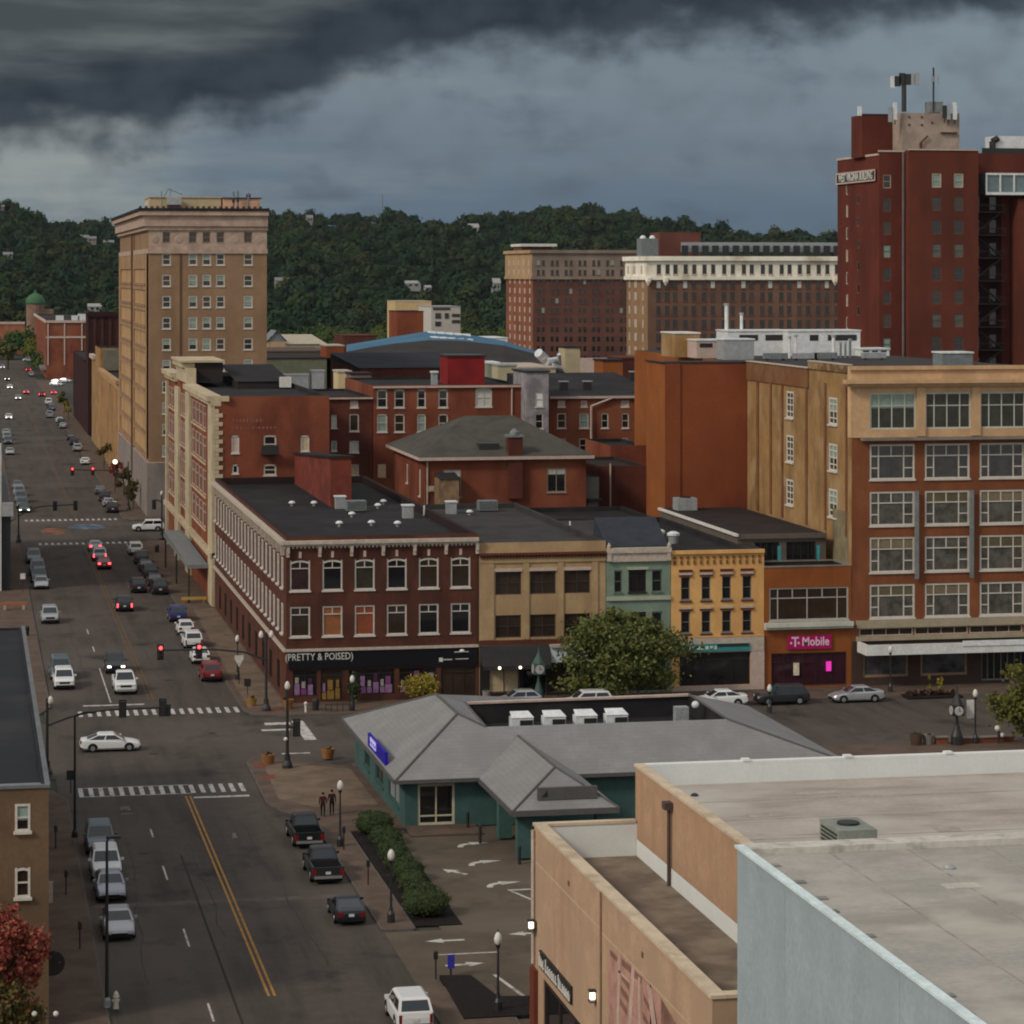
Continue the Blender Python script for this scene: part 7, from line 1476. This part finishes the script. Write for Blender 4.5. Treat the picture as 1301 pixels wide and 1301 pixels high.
t=thing('fire_hydrant','pale fire hydrant at the foot of the near left street light','hydrant',(7.55,145.,.14)); part('barrel',MB().lathe((7.55,145,.14),[(.16,0),(.14,.1),(.13,.55),(.18,.6),(.12,.8),(.03,.92)],10),mat('hydrant_pale', (.45,.42,.34), .6, .1),t); part('outlet',MB().cyl((7.35,145,.55),(7.75,145,.55),.07),mat('hydrant_pale', (.45,.42,.34)),t)
for k,(x,y,lab) in enumerate(((33.9,182.9,'black bollard at the bank porch left'),(35.2,175.9,'black bollard at the foot of the front porch pier'),(33.9,187.6,'black bollard against the bank wall'))):
    t=thing('bollard',lab,'bollard',(x,y,.02)); part('post',MB().cyl((x,y,.02),(x,y,1.15),.11),METALD,t); part('cap',MB().ball((x,y,1.15),.11),METALD,t)
for k,(x,y,lab) in enumerate(((30.2,240.,'dark iron fence rail before the maroon block'),)):
    t=thing('iron_railing',lab,'railing',(30.6,239.4,.14)); part('rail',MB().box(30.6,33.2,239.38,239.42,.75,.8).box(30.6,33.2,239.38,239.42,.3,.34),METALD,t)
    for i in range(6): part('post',MB().box(30.6+.51*i,30.65+.51*i,239.37,239.43,.14,.9),METALD,t)
t=thing('orange_barrier','low orange and yellow barrier bench on the right pavement in mid block','barrier',(25.2,322,.14)); part('beam',MB().box(24.3,27.2,321.6,321.9,.5,.8),mat('barrier_yellow', (.36,.23,.06), .8, .2),t); part('foot',MB().box(24.5,24.8,321.3,322.2,.14,.497).box(26.7,27.,321.3,322.2,.14,.497),mat('barrier_orange', (.22,.09,.03), .8, .2),t)
t=thing('orange_barrier','low orange barrier on the left pavement by the side lot','barrier',(4.,319,.14)); part('beam',MB().box(3.6,6.6,319,319.3,.6,.95),mat('barrier_rust', (.30,.11,.06), .8, .2),t); part('foot',MB().box(3.9,4.2,318.8,319.6,.14,.597).box(6.0,6.3,318.8,319.6,.14,.597),METALG,t)
t=thing('brick_seat_wall','low brick seat wall beside the post clock','wall',(77,213.7,.14)); part('wall',MB().box(77.3,78.3,213.3,213.8,.14,.65).box(79.4,84,213.3,213.8,.14,.55),BR_RED,t); part('cap',MB().box(77.2,78.4,213.2,213.9,.653,.73).box(79.3,84.1,213.2,213.9,.553,.63),STONEG,t)
t=thing('pay_station','small white topped pay box by the right tree','pay box',(82.5,212.9,.14)); part('post',MB().cyl((82.5,212.9,.14),(82.5,212.9,1.1),.1),METALD,t); part('head',MB().ball((82.4,212.9,1.35),.25).ball((82.8,212.9,.8),.2),TRIMW,t)
# ================================================================== two walkers
SKIN=mat('skin', (.25,.14,.10), .6, 0); HAIR=mat('hair_dark', (.012,.010,.009), .8, 0); JKT=mat('jacket_maroon', (.05,.014,.014), .9, .2, 6.); JKT2=mat('jacket_black', (.03,.014,.013), .9, .2, 6.); TRS=mat('trousers_dark', (.016,.015,.018), .9, .1, 6.); SHOE=mat('shoes', (.03,.028,.027), .7, 0)
def person(x,y,rz,h,jm,label,ph_):
    t=thing('person',label,'person',(x,y,.14),R(rz)); s=h/1.75
    V=[];E=[];Rr=[]
    def add(p,r,par=None):
        V.append(tuple(c*s for c in p)); Rr.append(r*s*(1.22 if r>.03 else 1.))
        if par is not None: E.append((par,len(V)-1))
        return len(V)-1
    pel=add((0,0,.95),.135); sp=add((0,.01,1.15),.125,pel); ch=add((0,.02,1.34),.15,sp); nk=add((0,.0,1.48),.062,ch); hd=add((0,-.015,1.58),.085,nk); tp=add((0,-.005,1.68),.082,hd); add((0,-.10,1.60),.025,hd)
    for sd in (-1,1):
        f=sd*ph_
        hp=add((.10*sd,0,.90),.10,pel); kn=add((.11*sd,-.14*f-.05,.50),.066,hp); an=add((.11*sd,-.14*f+.10*max(0,-f),.09),.045,kn); add((.125*sd,-.14*f-.15+.08*max(0,-f),.04),.04,an)
        sh=add((.19*sd,.02,1.40),.075,ch); el=add((.25*sd,.06+.10*f,1.13),.05,sh); wr=add((.26*sd,-.05+.16*f,.90),.035,el); pm=add((.26*sd,-.07+.17*f,.83),.036,wr)
        for j in range(4):
            k=add((.26*sd-.0,-.10+.16*f+.021*j,.765-.004*(j%3)),.010,pm); add((.255*sd,-.105+.16*f+.021*j,.725-.006*((j+1)%3)),.008,k)
        k=add((.235*sd,-.12+.16*f,.82),.011,pm); add((.23*sd,-.135+.16*f,.785),.009,k)
    me=bpy.data.meshes.new('body'); me.from_pydata(V,E,[]); o=bpy.data.objects.new('body_src',me); COL.objects.link(o)
    md=o.modifiers.new('s','SKIN'); 
    for i,sv in enumerate(me.skin_vertices[0].data): sv.radius=(Rr[i],Rr[i]*.82); sv.use_root=(i==0)
    o.modifiers.new('u','SUBSURF').levels=2; o.modifiers['u'].render_levels=2
    dg=bpy.context.evaluated_depsgraph_get(); dg.update(); m2=bpy.data.meshes.new_from_object(o.evaluated_get(dg)); bpy.data.objects.remove(o)
    m2.name='body'; m2.materials.clear()
    for m in (SKIN,jm,TRS,SHOE): m2.materials.append(m)
    for p in m2.polygons:
        c=p.center; z=c.z/s; xx=abs(c.x)/s
        p.material_index = 3 if z<.09 else 1 if (.90<z<1.47) else 0 if (z>=1.47 or (xx>.19 and z<.92)) else 2
        p.use_smooth=True
    link('body',m2,t)
    part('hair',MB().lathe((0,.012*s,1.60*s),[(.093*s,0),(.098*s,.06*s),(.078*s,.125*s),(.03*s,.155*s)],12),HAIR,t,True,local=True)
    return t
person(24.55,193.4,172,1.72,JKT,'left of two walkers, in dark maroon jacket and dark trousers',1.); person(25.25,193.9,176,1.80,JKT2,'right and taller of two walkers, in black top and dark trousers',-1.)
# ================================================================== plants
def tree(name,label,x,y,z0,zc,rad,n,sz,lm,seed,cat='tree',shell_=.35,trunk=.18,group=None,limbs=5):
    t=thing(name,label,cat,(x,y,z0),0,group); rs=random.Random(seed); m=MB(); top=zc+rad[2]*.3
    m.tube([(x,y,z0),(x+.1,y,z0+(zc-z0)*.5),(x-.05,y+.1,zc)],trunk,8); m.cyl((x-.05,y+.1,zc),(x,y,top),trunk*.7,.03,7)
    for i in range(limbs):
        a=6.283*i/limbs+rs.random(); zz=z0+(zc-z0)*(.55+.4*rs.random()); m.cyl((x,y,zz),(x+rad[0]*.65*math.cos(a),y+rad[1]*.65*math.sin(a),zc+rad[2]*(.0+.4*rs.random())),trunk*.45,.02,6)
    part('trunk',m,BARK,t)
    part('crown',leaf_mb((x,y,zc),rad,n,sz,seed,shell_),lm,t); return t
t=tree('street_tree','large round green street tree before the yellow and green buildings',57.4,239.9,.14,4.3,(7.2,5.2,4.7),19000,.135,LEAFD,3,shell_=.45,limbs=9)
part('crown',leaf_mb((57.6,239.9,6.6),(3.8,3.4,2.3),6000,.135,31,.3),LEAFD,t)
tree('street_tree','yellow green tree at the right edge by the pay box',85.8,211.6,.14,3.5,(4.3,3.3,3.2),9500,.14,leafm('leaves_olive', [(.07,.075,.015),(.12,.11,.02),(.05,.06,.015)]),5)
tree('small_tree','small bright yellow tree by the maroon block shop front',39.5,242.3,.14,1.75,(1.75,1.4,1.1),2600,.085,LEAFY,6,trunk=.07,shell_=.72)
tree('small_tree','narrow dark conifer like shrub before the pink windows',33.7,243.8,.14,1.6,(.6,.5,1.3),900,.09,HEDGE,7,trunk=.05,shell_=.72)
t=tree('red_maple','red leaved tree in the lower left corner before the brown building',1.75,133.5,.0,6.0,(2.15,2.1,2.3),9000,.085,LEAFR,8); part('lower_crown',leaf_mb((2.0,133.2,3.3),(2.3,2.1,2.2),5500,.085,81),LEAFO,t)
t=thing('twin_lamp','two small pale globes on a thin post inside the red tree','street lamp',(3.5,132.,.14)); part('post',MB().tube([(3.5,132,.14),(3.5,132,3.6)],.05),BARK,t); part('globe',MB().ball((3.05,131.9,3.55),.13).ball((4.05,131.9,3.5),.13).ball((2.6,131.9,2.7),.12),GLOBE,t); part('arm',MB().tube([(3.05,131.95,3.4),(3.5,132,3.3),(4.05,131.95,3.35)],.03),BARK,t)
HG='boxwood bushes in the hedge beside the car park'
for i,(x,y,r,h,lab) in enumerate(((27.3,187.2,1.5,1.55,'large round bush at the top end of the hedge'),(27.6,184.,1.25,1.1,'second bush from the top of the hedge'),(27.4,181.2,1.15,1.15,'third bush from the top of the hedge'),(27.3,178.4,1.1,1.2,'fourth bush of the hedge, just above the globe lamp'),(27.2,175.6,1.1,1.15,'fifth bush of the hedge, behind the globe lamp head'),(27.3,172.6,1.2,1.3,'sixth bush, widest in the lower half of the hedge'),(27.2,169.6,1.1,1.2,'seventh bush of the hedge'),(27.1,166.6,1.15,1.2,'eighth bush, next to the big tail bush'),(26.9,163.,1.6,1.55,'large bush at the bottom tail of the hedge'))):
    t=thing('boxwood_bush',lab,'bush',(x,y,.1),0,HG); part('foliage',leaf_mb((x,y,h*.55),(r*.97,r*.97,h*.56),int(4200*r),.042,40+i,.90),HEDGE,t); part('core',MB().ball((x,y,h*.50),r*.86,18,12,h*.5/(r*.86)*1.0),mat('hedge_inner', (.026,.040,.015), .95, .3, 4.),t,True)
struct('planting_bed',MB().prism([(25.7,160.2),(28.6,160.2),(28.8,188.2),(25.9,188.2)],-.04,.07),MULCH)
struct('planting_bed',MB().prism([(25.2,148.2),(25.0,139.4),(30.5,139.4),(30.5,142.9),(27.5,143.3),(26.9,147.9)],-.04,.21),MULCH)
struct('planting_bed',MB().prism([(83.2,236.9),(88.4,236.9),(88.4,239.2),(83.2,239.2)],-.04,.20),MULCH)
for i in range(8): x=83.6+.62*i; t=thing('bed_plant','low dark red plant in the kerb bed before the canopy block','plant',(x,237.9,.2),0,'dark plants in the kerb bed'); part('foliage',leaf_mb((x,237.9,.45),(.42,.5,.3),60,.12,90+i),leafm('leaves_wine', [(.04,.012,.012),(.07,.03,.015),(.02,.02,.01)]),t); part('stem',MB().cyl((x,237.9,.2),(x,237.9,.5),.03,n=5),BARK,t)
for i,(x,lab) in enumerate(((85.9,'left yellow ornamental cone in the kerb bed'),(86.8,'right yellow ornamental cone in the kerb bed'))):
    t=thing('cone_topiary',lab,'plant',(x,238.6,.2)); part('cone',leaf_mb((x,238.6,1.0),(.3,.3,.9),160,.1,70+i),LEAFY,t); part('stem',MB().cyl((x,238.6,.2),(x,238.6,1.2),.04,n=6),BARK,t)
for i,(x,y,h,lm,lab) in enumerate(((26.3,452,4.6,LEAFO,'thin rust tinged street tree nearest along the tower side'),(26.2,478,5.,LEAFO,'rust tinged street tree second along the tower side'),(26.2,505,5.,LEAFR,'reddish street tree third along the tower side'),(26.0,545,5.,LEAFO,'small street tree before the ochre block'),(25.6,730,5.5,LEAFY,'yellow street tree nearest in the far pair'),(25.6,762,6,LEAFD,'dark green street tree behind the far yellow one'))): tree('small_tree',lab,x,y,.14,h*.62,(1.9,1.9,h*.42),1500,.16,lm,200+i,trunk=.09)
# ================================================================== hills and woods
RID=[(-60,262),(0,264),(20,266),(45,275),(65,287),(85,285),(110,284),(150,287),(200,284),(340,281),(380,278),(430,280),(470,278),(520,276),(560,281),(600,276),(650,273),(700,267),(735,266),(765,271),(800,279),(840,285),(900,290),(960,295),(1010,297),(1063,299),(1200,302),(1400,305)]
RV0,RV1=1480.,2550.
ridU=[(ux(x,RV1),zh(y,ux(x,RV1),RV1)) for x,y in RID]
def ridge(u):
    if u<=ridU[0][0]: return ridU[0][1]
    for a,b_ in zip(ridU[:-1],ridU[1:]):
        if a[0]<=u<=b_[0]: return a[1]+(b_[1]-a[1])*(u-a[0])/(b_[0]-a[0])
    return ridU[-1][1]
def terr(u,v):
    uu = u*RV1/v if v<RV1 else u
    f=min(1,max(0,(v-RV0)/(RV1-RV0))); f=f*f*(3-2*f)*.35+f*.65
    z=(ridge(uu)-6)*f
    if v>RV1: z-= (v-RV1)*.06
    z+=f*3.2*math.sin(u*.021+1.3)*math.sin(v*.013)+f*2*math.sin(u*.05+v*.02)
    return z-.3
hm=MB(); nu,nv=110,60; u_a,u_b=-420.,1250.; v_a,v_b=1440.,3000.
for j in range(nv+1):
    for i in range(nu+1):
        u=u_a+(u_b-u_a)*i/nu; v=v_a+(v_b-v_a)*j/nv; hm.v.append((u,v,terr(u,v)))
for j in range(nv):
    for i in range(nu): a=j*(nu+1)+i; hm.f.append((a,a+1,a+nu+2,a+nu+1)); hm.mi.append(0)
struct('hill',hm,mat('forest_floor', (.010,.017,.011), 1, .3, .05, spec=0),True)
HOUSES=[]
def slope_at(px,y,h):
    v=1100.
    while v<RV1:
        u=ux(px,v)
        if terr(u,v)+h>=zh(y,u,v): return v
        v+=4.
    return RV1-15
def house(px,y,v,w,d,h,wm,rm,label,onhill=True):
    if y<390: v=slope_at(px,y,h+2.5)
    w*=.8
    u=ux(px,v); gz=max(terr(u,v),-.3) if v>1480 else -.3; z=gz+(1.6 if y<390 else 0)
    HOUSES.append((u,v,w))
    t=thing('hillside_house',label,'house',(u,v,z),0,'houses on the wooded hillside'); part('wall',MB().box(u-w/2,u+w/2,v-d/2,v+d/2,gz-1.5,z+h*.62),wm,t)
    r=MB(); zr=z+h*.62; r.poly([(u-w/2-.4,v-d/2-.4,zr),(u+w/2+.4,v-d/2-.4,zr),(u+w/2+.4,v,z+h),(u-w/2-.4,v,z+h)]); r.poly([(u+w/2+.4,v+d/2+.4,zr),(u-w/2-.4,v+d/2+.4,zr),(u-w/2-.4,v,z+h),(u+w/2+.4,v,z+h)]); part('roof',r,rm,t)
    part('window',MB().box(u-w*.3,u-w*.1,v-d/2-.12,v-d/2-.02,z+h*.25,z+h*.5).box(u+w*.1,u+w*.3,v-d/2-.12,v-d/2-.02,z+h*.25,z+h*.5),GLASS,t)
HW=mat('house_white', (.26,.255,.245), .8, .08); HR=mat('house_roof_grey', (.16,.16,.165), .9, .1); HP=mat('house_pale', (.20,.185,.165), .8, .1)
for i,(px,y,v,w,h,a,lab) in enumerate(((601,283,2420,11,9,HW,'brightest white house near the ridge above the left hotel'),(588,281,2440,7,5,HW,'small white house just left of the brightest ridge house'),(553,284,2400,5,4,HP,'tiny pale house on the ridge above the white office'),(630,352,1700,6,9,HW,'tall white gable house beside the left hotel'),(524,355,1720,13,5,HW,'long white roofed house in mid slope above the office'),(543,361,1650,5,4,HW,'tiny white house right of the long roofed one'),(358,351,1750,12,6,HP,'pale house beside the tower in mid slope'),(393,272,2450,7,7,HP,'pinkish house on the ridge above the pale mid slope house'),(107,297,2300,9,6,HP,'left of three pale houses on the slope near the tower'),(117,299,2280,8,5,HP,'middle of three pale houses on the slope near the tower'),(138,304,2250,10,5,HP,'right house of the slope group, nearest the tower'),(10,319,2100,8,5,HP,'pale house at the left edge in mid slope'),(120,384,1500,10,5,HW,'white roofed house right of the dome'),(450,398,1240,24,7,HP,'long pale house among the valley trees'),(427,413,1150,5,5,HW,'small white house left of the brick row'),(399,417,1120,6,6,HW,'small white house at the valley foot beside the cream store'),(622,415,1160,9,8,HW,'white house left of the hotel at the valley foot'),(640,420,1140,7,6,HW,'lowest white house touching the hotel edge'),(3,252,2560,4,3,HW,'white building on top of the left peak'))): house(px,y,v,w,8,h,a,HR if a is HP else HW,lab)
def clear(u,v):
    for (a,b_,w_) in HOUSES:
        if abs(u-a*v/b_)<w_*.5+5 and b_-48<v<b_+10: return False
    return True
def wood(name, pts, seed, per, leaf, mt):
    rs=np.random.RandomState(seed); n=len(pts); pts=np.array(pts)  # u,v,z,r,h
    N=n*per; ti=np.repeat(np.arange(n),per)
    d=rs.normal(size=(N,3)); d/=np.linalg.norm(d,axis=1)[:,None]; d[:,2]=np.abs(d[:,2])*1.15-.25; rr_=rs.uniform(.55,1.0,size=(N,1))
    lump=1+.28*np.sin(d[:,:1]*5+ti[:,None]*1.7)*np.cos(d[:,1:2]*6+ti[:,None]*.9)
    r=pts[ti,3][:,None]; h=pts[ti,4][:,None]
    P=np.stack([pts[ti,0],pts[ti,1],pts[ti,2]],axis=1)+d*rr_*lump*np.concatenate([r,r,h*.55],axis=1); P[:,2]+=pts[ti,4]*.55
    q=d*1.0+rs.normal(size=(N,3))*.28; q/=np.linalg.norm(q,axis=1)[:,None]; a=np.cross(q,rs.normal(size=(N,3))); a/=np.linalg.norm(a,axis=1)[:,None]; b=np.cross(q,a); s=leaf*rs.uniform(.6,1.3,size=(N,1))*(r/5.)
    V=np.stack([P-a*s-b*s*.7,P+a*s-b*s*.7,P+a*s+b*s*.7,P-a*s+b*s*.7],axis=1).reshape(-1,3).astype(np.float32)
    me=bpy.data.meshes.new(name); me.vertices.add(4*N); me.vertices.foreach_set('co',V.ravel()); me.loops.add(4*N); me.loops.foreach_set('vertex_index',np.arange(4*N,dtype=np.int32)); me.polygons.add(N); me.polygons.foreach_set('loop_start',np.arange(0,4*N,4,dtype=np.int32)); me.polygons.foreach_set('loop_total',np.full(N,4,dtype=np.int32))
    at=me.attributes.new('kind_of_tree','FLOAT','POINT'); tv=rs.uniform(0,1,size=n)
    at.data.foreach_set('value',np.repeat(tv[ti],4).astype(np.float32)); me.materials.append(mt); me.update(); me.validate()
    return link(name,me)
def treekind(name, cols):
    m=bpy.data.materials.new(name); m.use_nodes=True; nt=m.node_tree; N=nt.nodes; L=nt.links; b=N['Principled BSDF']; b.inputs['Roughness'].default_value=1; b.inputs['Specular IOR Level'].default_value=0
    at=N.new('ShaderNodeAttribute'); at.attribute_name='kind_of_tree'; g=N.new('ShaderNodeNewGeometry'); mm=N.new('ShaderNodeMath'); mm.operation='MULTIPLY_ADD'; mm.inputs[1].default_value=.10; L.new(g.outputs['Random Per Island'],mm.inputs[0]); L.new(at.outputs['Fac'],mm.inputs[2])
    cr=N.new('ShaderNodeValToRGB'); L.new(mm.outputs[0],cr.inputs['Fac'])
    for i,c in enumerate(cols):
        p=i/(len(cols)-1)*1.15/1.2
        if i<2: e=cr.color_ramp.elements[i]; e.position=p
        else: e=cr.color_ramp.elements.new(p)
        e.color=(*c,1)
    L.new(cr.outputs[0],b.inputs['Base Color']); return m
WD=treekind('wood_leaves', [(.016,.030,.021),(.020,.037,.021),(.024,.042,.021),(.031,.047,.020),(.018,.033,.023),(.038,.046,.020)])
WN=treekind('valley_leaves', [(.030,.054,.022),(.042,.070,.021),(.066,.088,.022),(.034,.058,.024),(.082,.090,.022)])
rs=random.Random(21); pts=[]
while len(pts)<3600:
    v=rs.uniform(1490,2600); px=rs.uniform(-40,1085) if rs.random()<.93 else rs.uniform(-140,1250); u=ux(px,v); r=rs.uniform(3.2,5.6)+(3. if rs.random()<.18 else 0)
    if not clear(u,v): continue
    r=r*1.; pts.append((u,v,terr(u,v)-1,r,r*rs.uniform(1.5,2.1)))
for k in range(260):
    px=rs.uniform(-40,1085); v=RV1+rs.uniform(-25,25); u=ux(px,v); r=rs.uniform(2.6,4.8); pts.append((u,v,terr(u,v)-1,r,r*rs.uniform(1.5,2.4)))
o=wood('hill_wood',pts,5,220,.74,WD); tag(o,'dark green wooded hillside rising behind the whole town','woodland',kind='stuff')
pts=[]
while len(pts)<330:
    px=rs.choice((rs.uniform(335,650),rs.uniform(-20,160))); v=rs.uniform(1050,1480); u=ux(px,v)
    if px<160 and (u<26+ (v>1240)*-40 and u>3): continue
    if not clear(u,v): continue
    r=rs.uniform(3.8,6.6); pts.append((u,v,-.5,r,r*rs.uniform(1.5,2.1)))
o=wood('valley_wood',pts,6,300,.5,WN); tag(o,'brighter green valley trees below the wooded hillside','woodland',kind='stuff')
for i,(px,v,h,r,lm,lab) in enumerate(((372,820,15,5,LEAFD,'leafy tree left of the brick row below the hill'),(398,830,17,5.5,LEAFD,'second leafy tree left of the brick row'),(455,870,19,6.5,leafm('leaves_moss', [(.05,.065,.018),(.08,.085,.022),(.035,.05,.016)]),'mossy green round tree above the brick row'),(480,880,17,5,LEAFD,'dark tree right of the mossy round tree'),(590,860,17,5.5,LEAFD,'dark tree right of the white hillside office'),(612,850,16,5,LEAFD,'dark tree beside the left hotel wall'),(352,760,12,4.5,LEAFD,'tree behind the gabled house'),(430,850,14,4.5,LEAFO,'rusty tree behind the crimson block'),(10,1120,13,5,LEAFD,'dark tree at the left picture edge by the viaduct'),(70,1290,15,5.5,LEAFD,'dark tree right of the domed church'),(100,1230,14,5,LEAFD,'dark tree above the far red brick roof'),(128,1180,13,5,LEAFD,'tree beside the tower edge above the umber block'))):
    u=ux(px,v); tree('leafy_tree',lab,u,v,-.1,h*.58,(r*1.15,r*1.15,h*.46),2200,.42,lm,300+i,trunk=.3,group=None)
v=2540.; u=ux(486,v); t=thing('radio_tower','thin lattice radio tower standing on the ridge','radio tower',(u,v,terr(u,v))); part('lattice',MB().cyl((u-.8,v,terr(u,v)),(u,v,zh(249,u,v)),.35,.2,4).cyl((u+.8,v,terr(u,v)),(u,v,zh(249,u,v)),.35,.2,4),METALB,t); part('antenna',MB().cyl((u,v,zh(254,u,v)),(u,v,zh(247,u,v)),.5,.4,6),METALB,t)
# ================================================================== sky, sun, camera
w=bpy.data.worlds.new('World'); scene.world=w; w.use_nodes=True; nt=w.node_tree; N=nt.nodes; L=nt.links
for n in list(N): N.remove(n)
def M(op,a=None,b=None,c=None,clamp=False):
    n=N.new('ShaderNodeMath'); n.operation=op; n.use_clamp=clamp
    for i,x in enumerate((a,b,c)):
        if x is None: continue
        if isinstance(x,(int,float)): n.inputs[i].default_value=x
        else: L.new(x,n.inputs[i])
    return n.outputs[0]
def SM(x,a,b): 
    n=N.new('ShaderNodeMapRange'); n.interpolation_type='SMOOTHSTEP'; n.inputs['From Min'].default_value=a; n.inputs['From Max'].default_value=b; L.new(x,n.inputs['Value']); return n.outputs[0]
def MIX(f,a,b):
    n=N.new('ShaderNodeMix'); n.data_type='RGBA'
    L.new(f,n.inputs['Factor']) if not isinstance(f,float) else setattr(n.inputs['Factor'],'default_value',f)
    for i,x in ((6,a),(7,b)):
        if isinstance(x,tuple): n.inputs[i].default_value=(*x,1)
        else: L.new(x,n.inputs[i])
    return n.outputs[2]
tc=N.new('ShaderNodeTexCoord'); sx=N.new('ShaderNodeSeparateXYZ'); L.new(tc.outputs['Generated'],sx.inputs[0])
az=M('SUBTRACT',M('MULTIPLY',M('ARCTAN2',sx.outputs[0],sx.outputs[1]),57.2958),11.15)     # bearing from the far storm front, degrees
el=M('MULTIPLY',M('ARCSINE',sx.outputs[2]),57.2958)
def NZ(fx,fy,det,rough,ox=0.,oy=0.):
    cb=N.new('ShaderNodeCombineXYZ'); L.new(M('MULTIPLY_ADD',az,fx,ox),cb.inputs[0]); L.new(M('MULTIPLY_ADD',el,fy,oy),cb.inputs[1]); n=N.new('ShaderNodeTexNoise'); n.inputs['Scale'].default_value=1; n.inputs['Detail'].default_value=det; n.inputs['Roughness'].default_value=rough; L.new(cb.outputs[0],n.inputs['Vector']); return n.outputs['Fac']
nA=NZ(.42,.85,7,.52,3.1,1.7); nB=NZ(.16,.9,5,.55,9.2,4.); nC=NZ(.85,1.05,5,.48,1.,7.); nD=NZ(.10,1.6,4,.5,5.,2.)
bnd=M('SUBTRACT',M('MULTIPLY_ADD',az,.085,4.50),M('MULTIPLY',SM(az,-2.6,-5.4),1.05)); bump=M('MULTIPLY_ADD',M('SUBTRACT',nA,.5),1.7,M('MULTIPLY',M('SUBTRACT',nC,.5),1.5)); d=M('ADD',M('SUBTRACT',el,bnd),bump)
dark=SM(d,-.45,.75); topm=SM(M('ADD',M('SUBTRACT',M('SUBTRACT',el,bnd),M('MULTIPLY_ADD',az,.03,1.45)),M('MULTIPLY',M('SUBTRACT',nB,.5),1.9)),-.1,1.1)
base=MIX(SM(M('ADD',el,M('MULTIPLY',M('SUBTRACT',nD,.5),2.4)),.8,4.2),(.105,.152,.205),(.180,.225,.265))
base=MIX(SM(M('ADD',M('MULTIPLY',az,-.11),M('MULTIPLY',M('SUBTRACT',nB,.45),2.6)),.35,1.5),base,(.275,.31,.305))
base=MIX(M('MULTIPLY',SM(az,4.,9.5),SM(el,2.2,4.6)),base,(.200,.255,.295))
base=MIX(M('MULTIPLY',SM(nC,.42,.72),.4),base,(.110,.138,.160))
base=MIX(M('MULTIPLY',SM(M('SUBTRACT',nA,M('MULTIPLY',el,.02)),.48,.68),.55),base,(.085,.112,.145))
dk=MIX(SM(nC,.3,.7),(.021,.031,.045),(.040,.054,.070)); cl=MIX(dark,base,dk); cl=MIX(M('MULTIPLY',topm,SM(az,2.5,-3.5)),cl,MIX(SM(nB,.38,.66),(.060,.073,.080),(.125,.143,.148)))
# the cover breaks and brightens overhead, to the sides and behind
aaz=M('ABSOLUTE',az); open_=M('MAXIMUM',SM(el,7.5,38.),M('MULTIPLY',SM(aaz,24.,80.),.9))
bright=MIX(SM(NZ(.05,.09,5,.55),.3,.7),(.48,.475,.46),(.70,.67,.62)); cloud=MIX(open_,cl,bright)
sky=N.new('ShaderNodeTexSky'); sky.sky_type='NISHITA'; sky.sun_disc=False; sky.sun_elevation=R(36); sky.sun_rotation=R(-118); sky.altitude=200
b1_=N.new('ShaderNodeBackground'); L.new(sky.outputs[0],b1_.inputs[0]); L.new(M('MULTIPLY',open_,.05),b1_.inputs[1])
b2_=N.new('ShaderNodeBackground'); L.new(cloud,b2_.inputs[0]); b2_.inputs[1].default_value=1.0
ad=N.new('ShaderNodeAddShader'); L.new(b1_.outputs[0],ad.inputs[0]); L.new(b2_.outputs[0],ad.inputs[1]); ow=N.new('ShaderNodeOutputWorld'); L.new(ad.outputs[0],ow.inputs[0])
sun=bpy.data.lights.new('sun','SUN'); sun.energy=1.95; sun.angle=R(10); sun.color=(1,.90,.76); so=bpy.data.objects.new('sun',sun); COL.objects.link(so)
az_s=R(-118); el_s=R(36); dvec=Vector((math.sin(az_s)*math.cos(el_s),math.cos(az_s)*math.cos(el_s),math.sin(el_s))); so.rotation_euler=dvec.to_track_quat('Z','Y').to_euler(); so.location=dvec*300
cam=bpy.data.cameras.new('camera'); co=bpy.data.objects.new('camera',cam); COL.objects.link(co); scene.camera=co
co.location=(0,0,CAMH); co.rotation_euler=(R(90),0,-math.atan2(SA,CA)); cam.sensor_width=36; cam.lens=36*FPX/1301.; cam.shift_x=(650.5-CXP)/1301.; cam.shift_y=-(650.5-HOR)/1301.; cam.clip_start=1; cam.clip_end=9000
scene.render.resolution_x=1024; scene.render.resolution_y=1024
scene.view_settings.view_transform='Standard'; scene.view_settings.look='None'; scene.view_settings.gamma=1; scene.view_settings.exposure=0
scene.cycles.pixel_filter_type='BLACKMAN_HARRIS'; scene.cycles.filter_width=2.0
# ------------------------------------------------------------------ the air
hz = MB().box(-700,1600,-60,3150,-1.2,175)
hm_ = bpy.data.materials.new('haze'); hm_.use_nodes = True; _N = hm_.node_tree.nodes; _L = hm_.node_tree.links
_N.remove(_N['Principled BSDF']); _v = _N.new('ShaderNodeVolumePrincipled'); _v.inputs['Color'].default_value = (.80,.88,.97,1); _v.inputs['Density'].default_value = 1.1e-5; _v.inputs['Anisotropy'].default_value = 0
_L.new(_v.outputs[0], _N['Material Output'].inputs['Volume'])
_o = solo('haze', hz, hm_, 'thin pale haze in the air over the whole town', 'haze', kind='stuff')
